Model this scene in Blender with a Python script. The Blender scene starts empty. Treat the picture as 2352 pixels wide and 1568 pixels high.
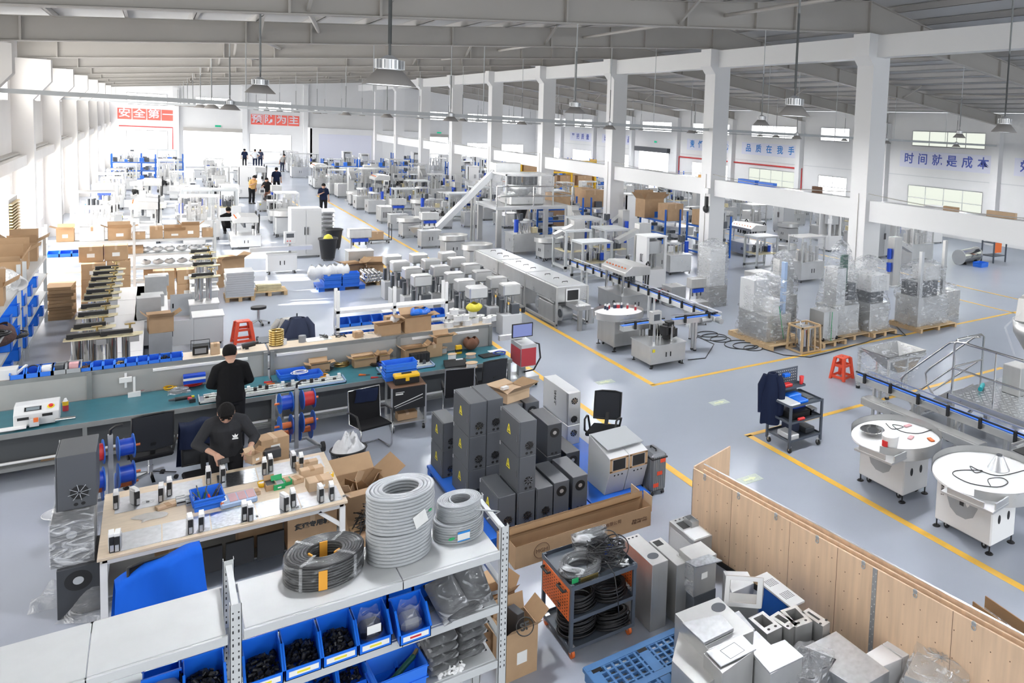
import bpy, math, random
from mathutils import Vector, Matrix
R0 = random.Random(7)
S = bpy.context.scene
COL = S.collection
PI = math.pi

# ---------------------------------------------------------------- camera
FX, PPX, PPY, HC = 1736.08, 1835.45, 446.87, 5.6
ROT = Matrix(((0.76154968, 0.00885423, -0.64804606),
              (-0.64601592, 0.09061932, -0.75792584),
              (0.05201464, 0.99584624, 0.07473108)))
cam = bpy.data.cameras.new('camera')
cam.sensor_fit = 'HORIZONTAL'; cam.sensor_width = 36.0
cam.lens = FX / 2352 * 36.0
cam.shift_x = -(PPX - 1176) / 2352
cam.shift_y = -(784 - PPY) / 2352
cam.clip_start = .1; cam.clip_end = 400
camo = bpy.data.objects.new('camera', cam); COL.objects.link(camo)
mw = ROT.to_4x4(); mw.translation = (0, 0, HC); camo.matrix_world = mw
S.camera = camo

# ---------------------------------------------------------------- world, sun, exposure
W = bpy.data.worlds.new('daylight'); S.world = W; W.use_nodes = True
bg = W.node_tree.nodes['Background']
bg.inputs[0].default_value = (.93, .97, 1, 1); bg.inputs[1].default_value = 3.2
sun = bpy.data.lights.new('sun', 'SUN'); sun.energy = 130; sun.angle = .012; sun.color = (1, .95, .86)
suno = bpy.data.objects.new('sun', sun); COL.objects.link(suno)
suno.rotation_euler = Vector((.88, -.22, -.36)).to_track_quat('-Z', 'Y').to_euler()
S.view_settings.view_transform = 'Standard'; S.view_settings.look = 'None'
S.view_settings.gamma = 1; S.view_settings.use_curve_mapping = False
S.view_settings.exposure = -0.22
LAMP_W = 205
cy = S.cycles
cy.max_bounces = 7; cy.diffuse_bounces = 4; cy.glossy_bounces = 3; cy.transmission_bounces = 3
cy.transparent_max_bounces = 10; cy.caustics_reflective = False; cy.caustics_refractive = False
cy.sample_clamp_indirect = 6

# ---------------------------------------------------------------- image <-> place
def ray(px, py):
 return ROT @ Vector((px - PPX, -(py - PPY), -FX))
def F(px, py, z=0.0):
 "where the sight line through a pixel meets the level z"
 v = ray(px, py); t = (z - HC) / v.z
 return Vector((v.x * t, v.y * t, z))
def FY(px, py, y):
 v = ray(px, py); return v * (y / v.y) + Vector((0, 0, HC))
def FX_(px, py, x):
 v = ray(px, py); return v * (x / v.x) + Vector((0, 0, HC))
def HZ(px, py, p):
 "height at which the upright through p crosses the pixel row py"
 v = ray(px, py); w = Vector((v.x, v.y)); q = Vector((p[0], p[1]))
 t = q.dot(w) / w.dot(w); return HC + v.z * t

# ---------------------------------------------------------------- mesh helpers
class B:
 def __init__(s): s.v = []; s.f = []; s.s = []
 def add(s, vs, fs, sm=False):
  n = len(s.v); s.v += [tuple(p) for p in vs]
  for f in fs: s.f.append([i + n for i in f]); s.s.append(sm)
  return s
 def hexa(s, p):
  return s.add(p, [(0, 3, 2, 1), (4, 5, 6, 7), (0, 1, 5, 4), (1, 2, 6, 5), (2, 3, 7, 6), (3, 0, 4, 7)])
 def box(s, x0, y0, z0, x1, y1, z1):
  return s.hexa([(x0, y0, z0), (x1, y0, z0), (x1, y1, z0), (x0, y1, z0), (x0, y0, z1), (x1, y0, z1), (x1, y1, z1), (x0, y1, z1)])
 def cb(s, cx, cy, z0, w, d, h, rz=0, tx=0, ty=0):
  "box about cx,cy from z0 up, turned by rz, tapered at the top"
  c, n = math.cos(rz), math.sin(rz); P = []
  for k, z in ((0, z0), (1, z0 + h)):
   a, b = (w / 2, d / 2) if not k else (w / 2 - tx, d / 2 - ty)
   for x, y in ((-a, -b), (a, -b), (a, b), (-a, b)): P.append((cx + x * c - y * n, cy + x * n + y * c, z))
  return s.hexa(P)
 def bar(s, p, q, w, d=None, up=(0, 0, 1)):
  "rectangular bar from p to q"
  p = Vector(p); q = Vector(q); d = d or w; t = (q - p).normalized()
  u = Vector(up)
  if abs(t.dot(u)) > .98: u = Vector((0, 1, 0))
  a = t.cross(u).normalized() * w / 2; b = a.cross(t).normalized() * d / 2
  return s.hexa([p - a - b, p + a - b, p + a + b, p - a + b, q - a - b, q + a - b, q + a + b, q - a + b])
 def cyl(s, p, q, r, r2=None, n=14, cap=True):
  p = Vector(p); q = Vector(q); r2 = r if r2 is None else r2; t = (q - p).normalized()
  u = Vector((0, 0, 1)) if abs(t.z) < .9 else Vector((1, 0, 0))
  a = t.cross(u).normalized(); b = t.cross(a)
  A = [p + (a * math.cos(k * 2 * PI / n) + b * math.sin(k * 2 * PI / n)) * r for k in range(n)]
  Bq = [q + (a * math.cos(k * 2 * PI / n) + b * math.sin(k * 2 * PI / n)) * r2 for k in range(n)]
  s.add(A + Bq, [(k, n + k, n + (k + 1) % n, (k + 1) % n) for k in range(n)], True)
  if cap:
   s.add(A, [tuple(range(n))]); s.add(Bq, [tuple(reversed(range(n)))])
  return s
 def rod(s, x, y, z0, z1, r, r2=None, n=12): return s.cyl((x, y, z0), (x, y, z1), r, r2, n)
 def lathe(s, prof, c=(0, 0, 0), n=20, sm=True, M=None):
  vs = []
  for r, z in prof:
   for k in range(n):
    p = Vector((r * math.cos(k * 2 * PI / n), r * math.sin(k * 2 * PI / n), z))
    if M: p = M @ p
    vs.append(p + Vector(c))
  return s.add(vs, [(i * n + k, i * n + (k + 1) % n, (i + 1) * n + (k + 1) % n, (i + 1) * n + k) for i in range(len(prof) - 1) for k in range(n)], sm)
 def tube(s, pts, r, n=7, closed=False):
  pts = [Vector(p) for p in pts]; m = len(pts); vs = []; pa = None
  for i, p in enumerate(pts):
   a = pts[(i - 1) % m] if (closed or i > 0) else p
   b = pts[(i + 1) % m] if (closed or i < m - 1) else p
   t = (b - a).normalized()
   if pa is None:
    u = Vector((0, 0, 1)) if abs(t.z) < .9 else Vector((1, 0, 0)); pa = t.cross(u).normalized()
   else:
    pa = (pa - t * pa.dot(t)).normalized()
   pb = t.cross(pa); rr = r[i] if isinstance(r, (list, tuple)) else r
   for k in range(n): vs.append(p + (pa * math.cos(k * 2 * PI / n) + pb * math.sin(k * 2 * PI / n)) * rr)
  fs = [(i * n + k, i * n + (k + 1) % n, ((i + 1) % m) * n + (k + 1) % n, ((i + 1) % m) * n + k) for i in range(m if closed else m - 1) for k in range(n)]
  s.add(vs, fs, True)
  if not closed: s.add(vs[:n], [tuple(reversed(range(n)))]); s.add(vs[-n:], [tuple(range(n))])
  return s
 def prism(s, poly, z0, z1, M=None):
  n = len(poly); P = [Vector((x, y, z0)) for x, y in poly] + [Vector((x, y, z1)) for x, y in poly]
  if M: P = [M @ p for p in P]
  return s.add(P, [tuple(reversed(range(n))), tuple(range(n, 2 * n))] + [(k, (k + 1) % n, n + (k + 1) % n, n + k) for k in range(n)])
 def torus(s, c, R, r, n=24, m=8, M=None):
  vs = []
  for i in range(n):
   for k in range(m):
    a, b = i * 2 * PI / n, k * 2 * PI / m
    p = Vector(((R + r * math.cos(b)) * math.cos(a), (R + r * math.cos(b)) * math.sin(a), r * math.sin(b)))
    if M: p = M @ p
    vs.append(p + Vector(c))
  return s.add(vs, [(i * m + k, ((i + 1) % n) * m + k, ((i + 1) % n) * m + (k + 1) % m, i * m + (k + 1) % m) for i in range(n) for k in range(m)], True)
 def grid(s, fn, nu, nv, sm=True):
  vs = [fn(i / nu, j / nv) for i in range(nu + 1) for j in range(nv + 1)]
  return s.add(vs, [(i * (nv + 1) + j, (i + 1) * (nv + 1) + j, (i + 1) * (nv + 1) + j + 1, i * (nv + 1) + j + 1) for i in range(nu) for j in range(nv)], sm)
 def tray(s, w, d, h, t=.004, cx=0, cy=0, z=0, fl=0):
  "open box of sheet, flared outward by fl at the rim"
  o = [(cx - w / 2, cy - d / 2), (cx + w / 2, cy - d / 2), (cx + w / 2, cy + d / 2), (cx - w / 2, cy + d / 2)]
  O = [(cx - w / 2 - fl, cy - d / 2 - fl), (cx + w / 2 + fl, cy - d / 2 - fl), (cx + w / 2 + fl, cy + d / 2 + fl), (cx - w / 2 - fl, cy + d / 2 + fl)]
  def ins(p): return [(x + (t if x < cx else -t), y + (t if y < cy else -t)) for x, y in p]
  a = [(x, y, z) for x, y in o]; b = [(x, y, z + h) for x, y in O]; c = [(x, y, z + h) for x, y in ins(O)]; e = [(x, y, z + t) for x, y in ins(o)]
  f = [(0, 3, 2, 1), (12, 13, 14, 15)]
  for k in range(4):
   j = (k + 1) % 4
   f += [(k, j, 4 + j, 4 + k), (4 + k, 4 + j, 8 + j, 8 + k), (8 + k, 8 + j, 12 + j, 12 + k)]
  return s.add(a + b + c + e, f)
 def move(s, M, n0=0):
  s.v[n0:] = [tuple(M @ Vector(p)) for p in s.v[n0:]]; return s

def RZ(a): return Matrix.Rotation(a, 4, 'Z')
def RX(a): return Matrix.Rotation(a, 4, 'X')
def RY(a): return Matrix.Rotation(a, 4, 'Y')
def T(x, y, z): return Matrix.Translation((x, y, z))

def obj(name, b, m, par=None, loc=None, rz=0, bev=0, sub=0):
 me = bpy.data.meshes.new(name); me.from_pydata(b.v, [], b.f)
 me.polygons.foreach_set('use_smooth', b.s)
 if isinstance(m, str): m = MT(m)
 me.materials.append(m); me.update()
 o = bpy.data.objects.new(name, me); COL.objects.link(o)
 if par: o.parent = par
 if loc is not None: o.location = loc
 if rz: o.rotation_euler[2] = rz
 if bev:
  k = o.modifiers.new('edge', 'BEVEL'); k.width = bev; k.segments = 1; k.limit_method = 'ANGLE'; k.angle_limit = .9
 if sub:
  k = o.modifiers.new('sub', 'SUBSURF'); k.levels = sub; k.render_levels = sub
 return o
def tag(o, label, cat, group=None):
 o['label'] = label; o['category'] = cat
 if group: o['group'] = group
 return o
def thing(name, label, cat, loc=(0, 0, 0), rz=0, group=None):
 o = bpy.data.objects.new(name, None); COL.objects.link(o)
 o.empty_display_size = .1
 o.location = loc; o.rotation_euler = (0, 0, rz)
 return tag(o, label, cat, group)
def struct(name, b, m, par=None):
 o = obj(name, b, m, par)
 if not par: o['kind'] = 'structure'
 return o
KIDS = {}
def kids(o): return [c for c in o.children]
def dup(root, loc, rz=None, label=None, group=None, sc=None):
 r = root.copy(); COL.objects.link(r); r.location = loc
 if rz is not None: r.rotation_euler = (0, 0, rz)
 if sc: r.scale = sc
 if label: r['label'] = label
 if group: r['group'] = group
 for ch in list(root.children):
  c = ch.copy(); COL.objects.link(c); c.parent = r
  for g in list(ch.children):
   e = g.copy(); COL.objects.link(e); e.parent = c
 return r
NTH = ['first', 'second', 'third', 'fourth', 'fifth', 'sixth', 'seventh', 'eighth', 'ninth', 'tenth', 'eleventh', 'twelfth', 'thirteenth', 'fourteenth', 'fifteenth', 'sixteenth', 'seventeenth', 'eighteenth', 'nineteenth', 'twentieth']

def text(name, body, size, m, par=None, M=None, bold=0, align='CENTER', ext=.002, sx=1):
 cu = bpy.data.curves.new(name, 'FONT'); cu.body = body; cu.size = size; cu.offset = bold; cu.extrude = ext
 cu.align_x = align; cu.align_y = 'CENTER'; cu.resolution_u = 2
 t = bpy.data.objects.new('lettering', cu); COL.objects.link(t)
 dg = bpy.context.evaluated_depsgraph_get(); me = bpy.data.meshes.new_from_object(t.evaluated_get(dg))
 bpy.data.objects.remove(t); bpy.data.curves.remove(cu)
 me.name = name; me.materials.clear(); me.materials.append(MT(m))
 if M is not None: me.transform(M @ Matrix.Diagonal((sx, 1, 1, 1)))
 o = bpy.data.objects.new(name, me); COL.objects.link(o)
 if par: o.parent = par
 return o
# frames for lettering: on a face looking to -y, -x, up, +y
def ON_F(x, y, z): return T(x, y, z) @ RX(PI / 2)
def ON_L(x, y, z): return T(x, y, z) @ RZ(-PI / 2) @ RX(PI / 2)
def ON_T(x, y, z, a=0): return T(x, y, z) @ RZ(a)

# ---------------------------------------------------------------- materials
_M = {}
def mat(name, col, rough=.5, metal=0, var=.0, vs=4.0, bump=0, bs=20, vec=(1, 1, 1), emit=None, es=0, alpha=1, coat=0, spec=.5, rv=0):
 m = bpy.data.materials.new(name); m.use_nodes = True; nt = m.node_tree; p = nt.nodes['Principled BSDF']
 p.inputs['Base Color'].default_value = (*col, 1); p.inputs['Roughness'].default_value = rough; p.inputs['Metallic'].default_value = metal
 p.inputs['Specular IOR Level'].default_value = spec
 if coat: p.inputs['Coat Weight'].default_value = coat; p.inputs['Coat Roughness'].default_value = .12
 if var or bump or rv:
  tc = nt.nodes.new('ShaderNodeTexCoord'); mp = nt.nodes.new('ShaderNodeMapping'); mp.inputs['Scale'].default_value = vec
  nt.links.new(tc.outputs['Object'], mp.inputs[0])
 if var or rv:
  n = nt.nodes.new('ShaderNodeTexNoise'); n.inputs['Scale'].default_value = vs; n.inputs['Detail'].default_value = 4
  nt.links.new(mp.outputs[0], n.inputs['Vector'])
  if var:
   r = nt.nodes.new('ShaderNodeValToRGB'); r.color_ramp.elements[0].position = .3; r.color_ramp.elements[1].position = .7
   r.color_ramp.elements[0].color = (*[c * (1 - var) for c in col], 1); r.color_ramp.elements[1].color = (*[min(1, c * (1 + var)) for c in col], 1)
   nt.links.new(n.outputs[0], r.inputs[0]); nt.links.new(r.outputs[0], p.inputs['Base Color'])
  if rv:
   q = nt.nodes.new('ShaderNodeMapRange'); q.inputs[3].default_value = rough - rv; q.inputs[4].default_value = rough + rv
   nt.links.new(n.outputs[0], q.inputs[0]); nt.links.new(q.outputs[0], p.inputs['Roughness'])
 if bump:
  n2 = nt.nodes.new('ShaderNodeTexNoise'); n2.inputs['Scale'].default_value = bs; n2.inputs['Detail'].default_value = 3
  nt.links.new(mp.outputs[0], n2.inputs['Vector'])
  bp = nt.nodes.new('ShaderNodeBump'); bp.inputs['Strength'].default_value = bump; bp.inputs['Distance'].default_value = .02
  nt.links.new(n2.outputs[0], bp.inputs['Height']); nt.links.new(bp.outputs[0], p.inputs['Normal'])
 if emit: p.inputs['Emission Color'].default_value = (*emit, 1); p.inputs['Emission Strength'].default_value = es
 if alpha < 1: p.inputs['Alpha'].default_value = alpha
 _M[name] = m; return m
def MT(n): return _M[n]
def film(name, a, col=(.9, .92, .95), rough=.17, bs=2.8, bump=.8, am=.75):
 "clear plastic film: see-through, with streaky creases that glint and cloud over"
 m = bpy.data.materials.new(name); m.use_nodes = True; nt = m.node_tree; nt.nodes.clear(); N = nt.nodes.new; L = nt.links.new
 out = N('ShaderNodeOutputMaterial'); mix = N('ShaderNodeMixShader'); tr = N('ShaderNodeBsdfTransparent'); pr = N('ShaderNodeBsdfPrincipled')
 pr.inputs['Base Color'].default_value = (*[c * .95 for c in col], 1); pr.inputs['Roughness'].default_value = rough; pr.inputs['Specular IOR Level'].default_value = 1; pr.inputs['Metallic'].default_value = .15
 tc = N('ShaderNodeTexCoord'); mp = N('ShaderNodeMapping'); mp.inputs['Scale'].default_value = (1, 1, 2.8); mp.inputs['Rotation'].default_value = (.28, .22, .3)
 n = N('ShaderNodeTexNoise'); n.inputs['Scale'].default_value = bs; n.inputs['Detail'].default_value = 4; n.inputs['Distortion'].default_value = 2.4; n.inputs['Roughness'].default_value = .5
 bp = N('ShaderNodeBump'); bp.inputs['Strength'].default_value = bump; bp.inputs['Distance'].default_value = .06
 mr = N('ShaderNodeMapRange'); mr.inputs[1].default_value = .52; mr.inputs[2].default_value = .70; mr.inputs[3].default_value = a; mr.inputs[4].default_value = am
 L(tc.outputs['Object'], mp.inputs[0]); L(mp.outputs[0], n.inputs['Vector']); L(n.outputs[0], bp.inputs['Height']); L(bp.outputs[0], pr.inputs['Normal'])
 L(n.outputs[0], mr.inputs[0]); L(mr.outputs[0], mix.inputs[0]); L(tr.outputs[0], mix.inputs[1]); L(pr.outputs[0], mix.inputs[2]); L(mix.outputs[0], out.inputs[0])
 _M[name] = m; return m
def emis(name, col, st):
 m = bpy.data.materials.new(name); m.use_nodes = True; nt = m.node_tree; nt.nodes.clear()
 e = nt.nodes.new('ShaderNodeEmission'); e.inputs[0].default_value = (*col, 1); e.inputs[1].default_value = st
 o = nt.nodes.new('ShaderNodeOutputMaterial'); nt.links.new(e.outputs[0], o.inputs[0]); _M[name] = m; return m
mat('floor', (.40, .435, .505), .24, var=.05, vs=.3, spec=.45)
mat('white_wall', (.86, .86, .86), .7, var=.02, vs=.8)
mat('left_wall', (.87, .84, .81), .75, var=.03, vs=.6)
mat('roof', (.58, .58, .58), .6, var=.04, vs=.5)
mat('steel_paint', (.50, .475, .44), .45, var=.04, vs=.7)
mat('purlin', (.52, .51, .50), .5)
mat('yellow_line', (.90, .53, .08), .4, var=.05, vs=6)
mat('white_paint', (.90, .90, .90), .35)
mat('grey_white', (.70, .71, .72), .35)
mat('sticker_green', (.50, .56, .50), .5, var=.15, vs=30)
mat('stainless', (.80, .80, .79), .30, .8, var=.05, vs=3, rv=.08)
mat('brushed', (.70, .695, .68), .38, .8, var=.05, vs=6, vec=(1, 1, .15), rv=.06)
mat('dull_steel', (.55, .56, .57), .42, .7, var=.08, vs=4)
mat('alu', (.82, .83, .84), .32, .8)
mat('sticker_arrow', (.70, .74, .50), .5)
mat('alu_sheet', (.62, .63, .65), .38, .9, var=.10, vs=14)
mat('zinc_sheet', (.60, .62, .65), .3, 1, var=.22, vs=26)
mat('lamp_shade', (.40, .38, .36), .5)
mat('chrome', (.82, .82, .82), .1, 1)
mat('rack_grey', (.58, .60, .61), .4, var=.03, vs=5)
mat('rack_blue', (.015, .12, .52), .4)
mat('bin_blue', (.012, .17, .80), .33)
mat('crate_blue', (.035, .20, .82), .38)
mat('pallet_blue', (.02, .14, .62), .4)
mat('pallet_teal', (.075, .19, .40), .45, var=.1, vs=3)
mat('cloth_blue', (.012, .12, .66), .8, spec=.15, bump=.2, bs=6)
mat('navy', (.012, .018, .045), .85, spec=.15, bump=.3, bs=9)
mat('navy_grey', (.05, .06, .10), .85, spec=.15, bump=.3, bs=9)
mat('black', (.012, .012, .013), .45)
mat('black_soft', (.016, .016, .018), .85, spec=.15)
mat('charcoal', (.035, .037, .042), .8, spec=.15)
mat('box_grey', (.088, .094, .106), .42)
mat('box_dark', (.05, .054, .062), .42)
mat('dark_steel', (.075, .083, .095), .4)
mat('cart_grey', (.085, .10, .125), .4)
mat('bench_green', (.028, .155, .20), .3, var=.1, vs=5)
mat('bench_steel', (.24, .25, .25), .45, var=.1, vs=5)
mat('bench_back', (.40, .40, .39), .6, var=.08, vs=2)
mat('apron', (.07, .075, .08), .5)
mat('cardboard', (.47, .31, .18), .8, var=.06, vs=5)
mat('cardboard_in', (.36, .23, .125), .85, var=.05, vs=5)
mat('cardboard_light', (.60, .43, .28), .8, var=.05, vs=5)
mat('ply', (.76, .55, .37), .6, var=.11, vs=3.2, vec=(3.5, 3.5, .35))
mat('wood', (.62, .44, .25), .65, var=.12, vs=6, vec=(1, 6, 6))
mat('tabletop', (.68, .56, .42), .45, var=.08, vs=5, vec=(1, 8, 8))
mat('orange', (.80, .17, .035), .45)
mat('red_orange', (.86, .10, .045), .42)
mat('red', (.62, .03, .03), .45)
mat('wine', (.50, .045, .06), .5)
mat('yellow', (.85, .50, .02), .45)
mat('warn_yellow', (.86, .74, .04), .45)
mat('green', (.02, .36, .12), .5)
mat('dark_green', (.01, .09, .06), .5)
mat('cable_grey', (.42, .44, .46), .38)
mat('cable_black', (.016, .016, .018), .38)
mat('cable_black_coil', (.03, .03, .032), .3)
mat('skin', (.58, .34, .24), .55)
mat('hair', (.010, .009, .009), .75, spec=.15, bump=.4, bs=60)
mat('tshirt_black', (.010, .010, .011), .85, spec=.15)
mat('sweat_grey', (.035, .036, .040), .9, spec=.15, bump=.15, bs=12)
mat('white_cloth', (.75, .76, .78), .85)
mat('orange_cloth', (.80, .46, .16), .85)
mat('brown_cloth', (.18, .09, .06), .85, spec=.15)
mat('paper', (.86, .86, .84), .7)
mat('print_black', (.03, .03, .03), .6)
mat('print_brown', (.16, .085, .05), .8)
mat('blue_sign', (.80, .81, .92), .6)
mat('blue_letter', (.09, .13, .48), .6)
mat('azure_letter', (.02, .24, .66), .6)
mat('red_sign', (.95, .17, .13), .6)
mat('pale_letter', (.84, .82, .90), .6)
mat('motor_blue', (.012, .07, .52), .35)
mat('copper_coil', (.55, .40, .17), .35, .9)
mat('gold', (.74, .55, .22), .25, 1)
mat('board_tan', (.68, .60, .38), .5, var=.1, vs=9)
mat('belt_white', (.78, .79, .80), .4)
mat('cable_orange', (.85, .20, .05), .5)
mat('terminal', (.75, .78, .76), .5, var=.15, vs=60)
mat('tape_orange', (.85, .40, .05), .4)
mat('light_blue', (.42, .56, .80), .45)
mat('teal', (.01, .30, .34), .4)
mat('purple', (.12, .06, .25), .6)
mat('pink', (.75, .42, .44), .6)
mat('lens_grey', (.30, .31, .33), .3)
mat('grey_cloth', (.55, .53, .50), .9, bump=.5, bs=14)
mat('brown_fur', (.13, .08, .075), .95, bump=1, bs=14)
mat('suitcase', (.20, .21, .23), .35, .3)
mat('trash_bag', (.015, .015, .018), .25, bump=.5, bs=14)
mat('yellow_bag', (.70, .62, .06), .5, bump=.5, bs=20)
mat('blue_bag', (.01, .15, .68), .25, bump=.8, bs=16)
mat('white_bag', (.82, .83, .85), .4, bump=.7, bs=14)
film('film', .14, am=.85); film('film_dense', .20, am=.85, bs=3); film('film_thin', .05, am=.4)
film('clear_plastic', .10, rough=.05, bump=.05, am=.22)
emis('daylight_pane', (.97, .985, 1), 5.0)
emis('garden_pane', (.90, .95, .84), 1.15)
emis('lamp_disc', (.88, .93, 1), 3.0)
emis('exit_green', (.05, .75, .42), .8)
emis('screen', (.35, .42, .85), .8)
emis('hmi', (.55, .65, .72), .55)
# ---------------------------------------------------------------- the hall
def pane_mat(name, col, st, tr):
 m = bpy.data.materials.new(name); m.use_nodes = True; nt = m.node_tree; nt.nodes.clear()
 e = nt.nodes.new('ShaderNodeEmission'); e.inputs[0].default_value = (*col, 1); e.inputs[1].default_value = st
 t = nt.nodes.new('ShaderNodeBsdfTransparent'); x = nt.nodes.new('ShaderNodeMixShader'); x.inputs[0].default_value = tr
 o = nt.nodes.new('ShaderNodeOutputMaterial')
 nt.links.new(e.outputs[0], x.inputs[1]); nt.links.new(t.outputs[0], x.inputs[2]); nt.links.new(x.outputs[0], o.inputs[0]); _M[name] = m
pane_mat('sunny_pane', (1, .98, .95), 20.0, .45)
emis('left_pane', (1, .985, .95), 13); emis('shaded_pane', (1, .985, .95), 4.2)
XL, XR, XC, Y0, Y1 = -3.45, 37.0, 17.0, -13.0, 95.7
BAY = 8.75
def by(i): return 17 + BAY * i
def zr(x): return 6.86 + .105 * (x + 3) if x <= XC else 8.96 - .105 * (x - XC)      # underside of the rafters
struct('floor', B().box(-3.6, -13, -.1, 37.2, 96, 0), 'floor')

def wall(name, axis, c, t, u0, u1, z0, z1, holes, m):
 us = sorted({u0, u1, *[h[0] for h in holes], *[h[1] for h in holes]}); zs = sorted({z0, z1, *[h[2] for h in holes], *[h[3] for h in holes]})
 b = B()
 for i in range(len(us) - 1):
  run = None
  for j in range(len(zs) - 1):
   um, zm = (us[i] + us[i + 1]) / 2, (zs[j] + zs[j + 1]) / 2
   if any(h[0] < um < h[1] and h[2] < zm < h[3] for h in holes): continue
   if axis == 'x': b.box(min(c, c + t), us[i], zs[j], max(c, c + t), us[i + 1], zs[j + 1])
   else: b.box(us[i], min(c, c + t), zs[j], us[i + 1], max(c, c + t), zs[j + 1])
 return struct(name, b, m)
WN = [0]
def window(axis, c, u0, u1, z0, z1, nu, nz, pane, d=1, fm='white_paint'):
 "frame with mullions standing in the wall plane, panes behind it"
 WN[0] += 1; b = B(); f = .05
 def bx(a0, a1, q0, q1, p0, p1):
  if axis == 'x': b.box(c + min(p0, p1) , a0, q0, c + max(p0, p1), a1, q1)
  else: b.box(a0, c + min(p0, p1), q0, a1, c + max(p0, p1), q1)
 for k in range(nu + 1):
  u = u0 + (u1 - u0) * k / nu; bx(u - f / 2, u + f / 2, z0, z1, 0, .08 * d)
 for k in range(nz + 1):
  z = z0 + (z1 - z0) * k / nz if nz != 2 else (z0, z0 + (z1 - z0) * .62, z1)[k]
  bx(u0, u1, z - f / 2, z + f / 2, 0, .08 * d)
 w = struct('window_%d' % WN[0], b, fm)
 p = B()
 if axis == 'x': p.box(c + .03 * d, u0, z0, c + .04 * d, u1, z1)
 else: p.box(u0, c + .03 * d, z0, u1, c + .04 * d, z1)
 struct('pane', p, pane, w)

# left wall with its windows bay by bay
LH = []; LWIN = []
for i in range(-2, 9):
 a = by(i) + 1.75; b_ = by(i) + 7.9
 if b_ > 95: b_ = 94.6
 LH += [(a, b_, 5.5, 6.62), (a, b_, .85, 3.12)]
wall('wall_left', 'x', XL, -.25, Y0, Y1 + .2, 0, 7.6, LH, 'left_wall')
for a, b_, z0, z1 in LH:
 window('x', XL - .2, a, b_, z0, z1, 4, 2 if z0 < 2 else 1, 'sunny_pane' if z0 < 2 and 26 < a < 62 else 'left_pane' if a > 24 else 'shaded_pane')
for i in range(-2, 9):
 y = by(i); b = B()
 b.box(XL, y - .25, 0, -2.95, y + .25, 6.84)
 b.prism([(0, 5.55), (.42, 6.15), (.42, 6.84), (0, 6.84)], y - .25, y + .25, Matrix(((1, 0, 0, -2.95), (0, 0, 1, 0), (0, 1, 0, 0), (0, 0, 0, 1))))
 struct('pillar_left', b, 'left_wall')
struct('trim_1', B().box(XL, Y0, 3.45, -3.12, Y1, 3.78), 'left_wall')
struct('trim_2', B().box(XL, Y0, 3.80, -3.28, Y1, 3.86), 'steel_paint')

# right wall
RW = [(26.77, 32.4, 5.5, 6.43, 4), (38.2, 41.2, 5.5, 6.43, 2), (43.95, 49.65, 5.5, 6.43, 4), (52.7, 58.5, 5.5, 6.43, 4), (62.2, 67.8, 5.5, 6.43, 4), (69.8, 73.2, 5.5, 6.43, 2), (78.3, 83.9, 5.5, 6.43, 4), (86.5, 92, 5.5, 6.43, 4), (16.5, 22.2, 5.5, 6.43, 4), (7.8, 13.5, 5.5, 6.43, 4)]
RL = [(26.7, 32.5, .95, 2.96, 4), (38.2, 41.2, .95, 2.96, 2), (43.95, 49.75, .95, 2.96, 4), (52.7, 58.4, .95, 2.94, 4), (69.8, 73.1, .95, 2.94, 2), (78.3, 84.2, .95, 2.94, 4), (87.8, 91.7, .95, 2.88, 3), (16.5, 22.2, .95, 2.96, 4), (7.8, 13.5, .95, 2.96, 4)]
DR = (62.6, 68.3, 0, 3.5)
wall('wall_right', 'x', XR, .25, Y0, Y1 + .2, 0, 7.6, [w[:4] for w in RW + RL] + [DR], 'white_wall')
for k, w in enumerate(RW + RL):
 window('x', XR, w[0], w[1], w[2], w[3], w[4], 2 if w[2] < 2 else 1, 'garden_pane' if (w[0] < 35 or k == 12) else 'daylight_pane', fm='grey_white')
struct('door_1', B().box(XR + .02, DR[0], 0, XR + .05, DR[1], 3.5), 'daylight_pane')
rb = struct('trim_3', B().box(XR - .35, DR[0] - .3, 3.5, XR, DR[1] + .4, 3.95), 'box_dark')
for i in range(-2, 9):
 struct('pillar_right', B().box(XR - .4, by(i) - .25, 0, XR, by(i) + .25, 6.84), 'white_wall')
struct('trim_4', B().box(XR - .06, Y0, 3.55, XR, Y1, 3.60), 'grey_white')

# far wall
FH = [(-2.0, .9, 5.53, 6.57), (3.05, 5.85, 5.53, 6.55), (8.13, 10.95, 5.53, 6.53), (-2.05, .9, 1.3, 3.06), (7.4, 10.95, 1.3, 3.1), (24.05, 26.5, 5.47, 6.45), (28.7, 31, 5.47, 6.45), (32.5, 35.5, 5.47, 6.45), (28.7, 31.1, 1.2, 2.92), (32.5, 35.5, 1.2, 2.92)]
FD = [(2.1, 6.75, 0, 3.2), (24.0, 26.5, 0, 3.5)]
wall('wall_far', 'y', Y1, .25, -3.7, 37.3, 0, 10.2, FH + FD, 'white_wall')
for k, h in enumerate(FH):
 window('y', Y1, h[0], h[1], h[2], h[3], 4 if k not in (3, 4) else 2, 1, 'daylight_pane')
for k, d in enumerate(FD):
 struct('door_%d' % (k + 2), B().box(d[0] - .06, Y1 - .06, 0, d[0], Y1, d[3]).box(d[1], Y1 - .06, 0, d[1] + .06, Y1, d[3]).box(d[0], Y1 - .06, d[3], d[1], Y1, d[3] + .06), 'grey_white')
 struct('trim_%d' % (5 + k), B().box(d[0], Y1 - .3, d[3] - .02, d[1], Y1, d[3] + .32), 'steel_paint')
 for q in range(1):
  struct('trim_%d' % (7 + k), B().box(d[0] - 2, Y1 + 2.5, -.1, d[1] + 2, Y1 + 9, -.05), 'white_paint')
for x in (1.55, 6.95, 12.2):
 struct('pillar_far', B().box(x - .22, Y1 - .3, 0, x + .22, Y1, zr(x)), 'white_wall')
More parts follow.
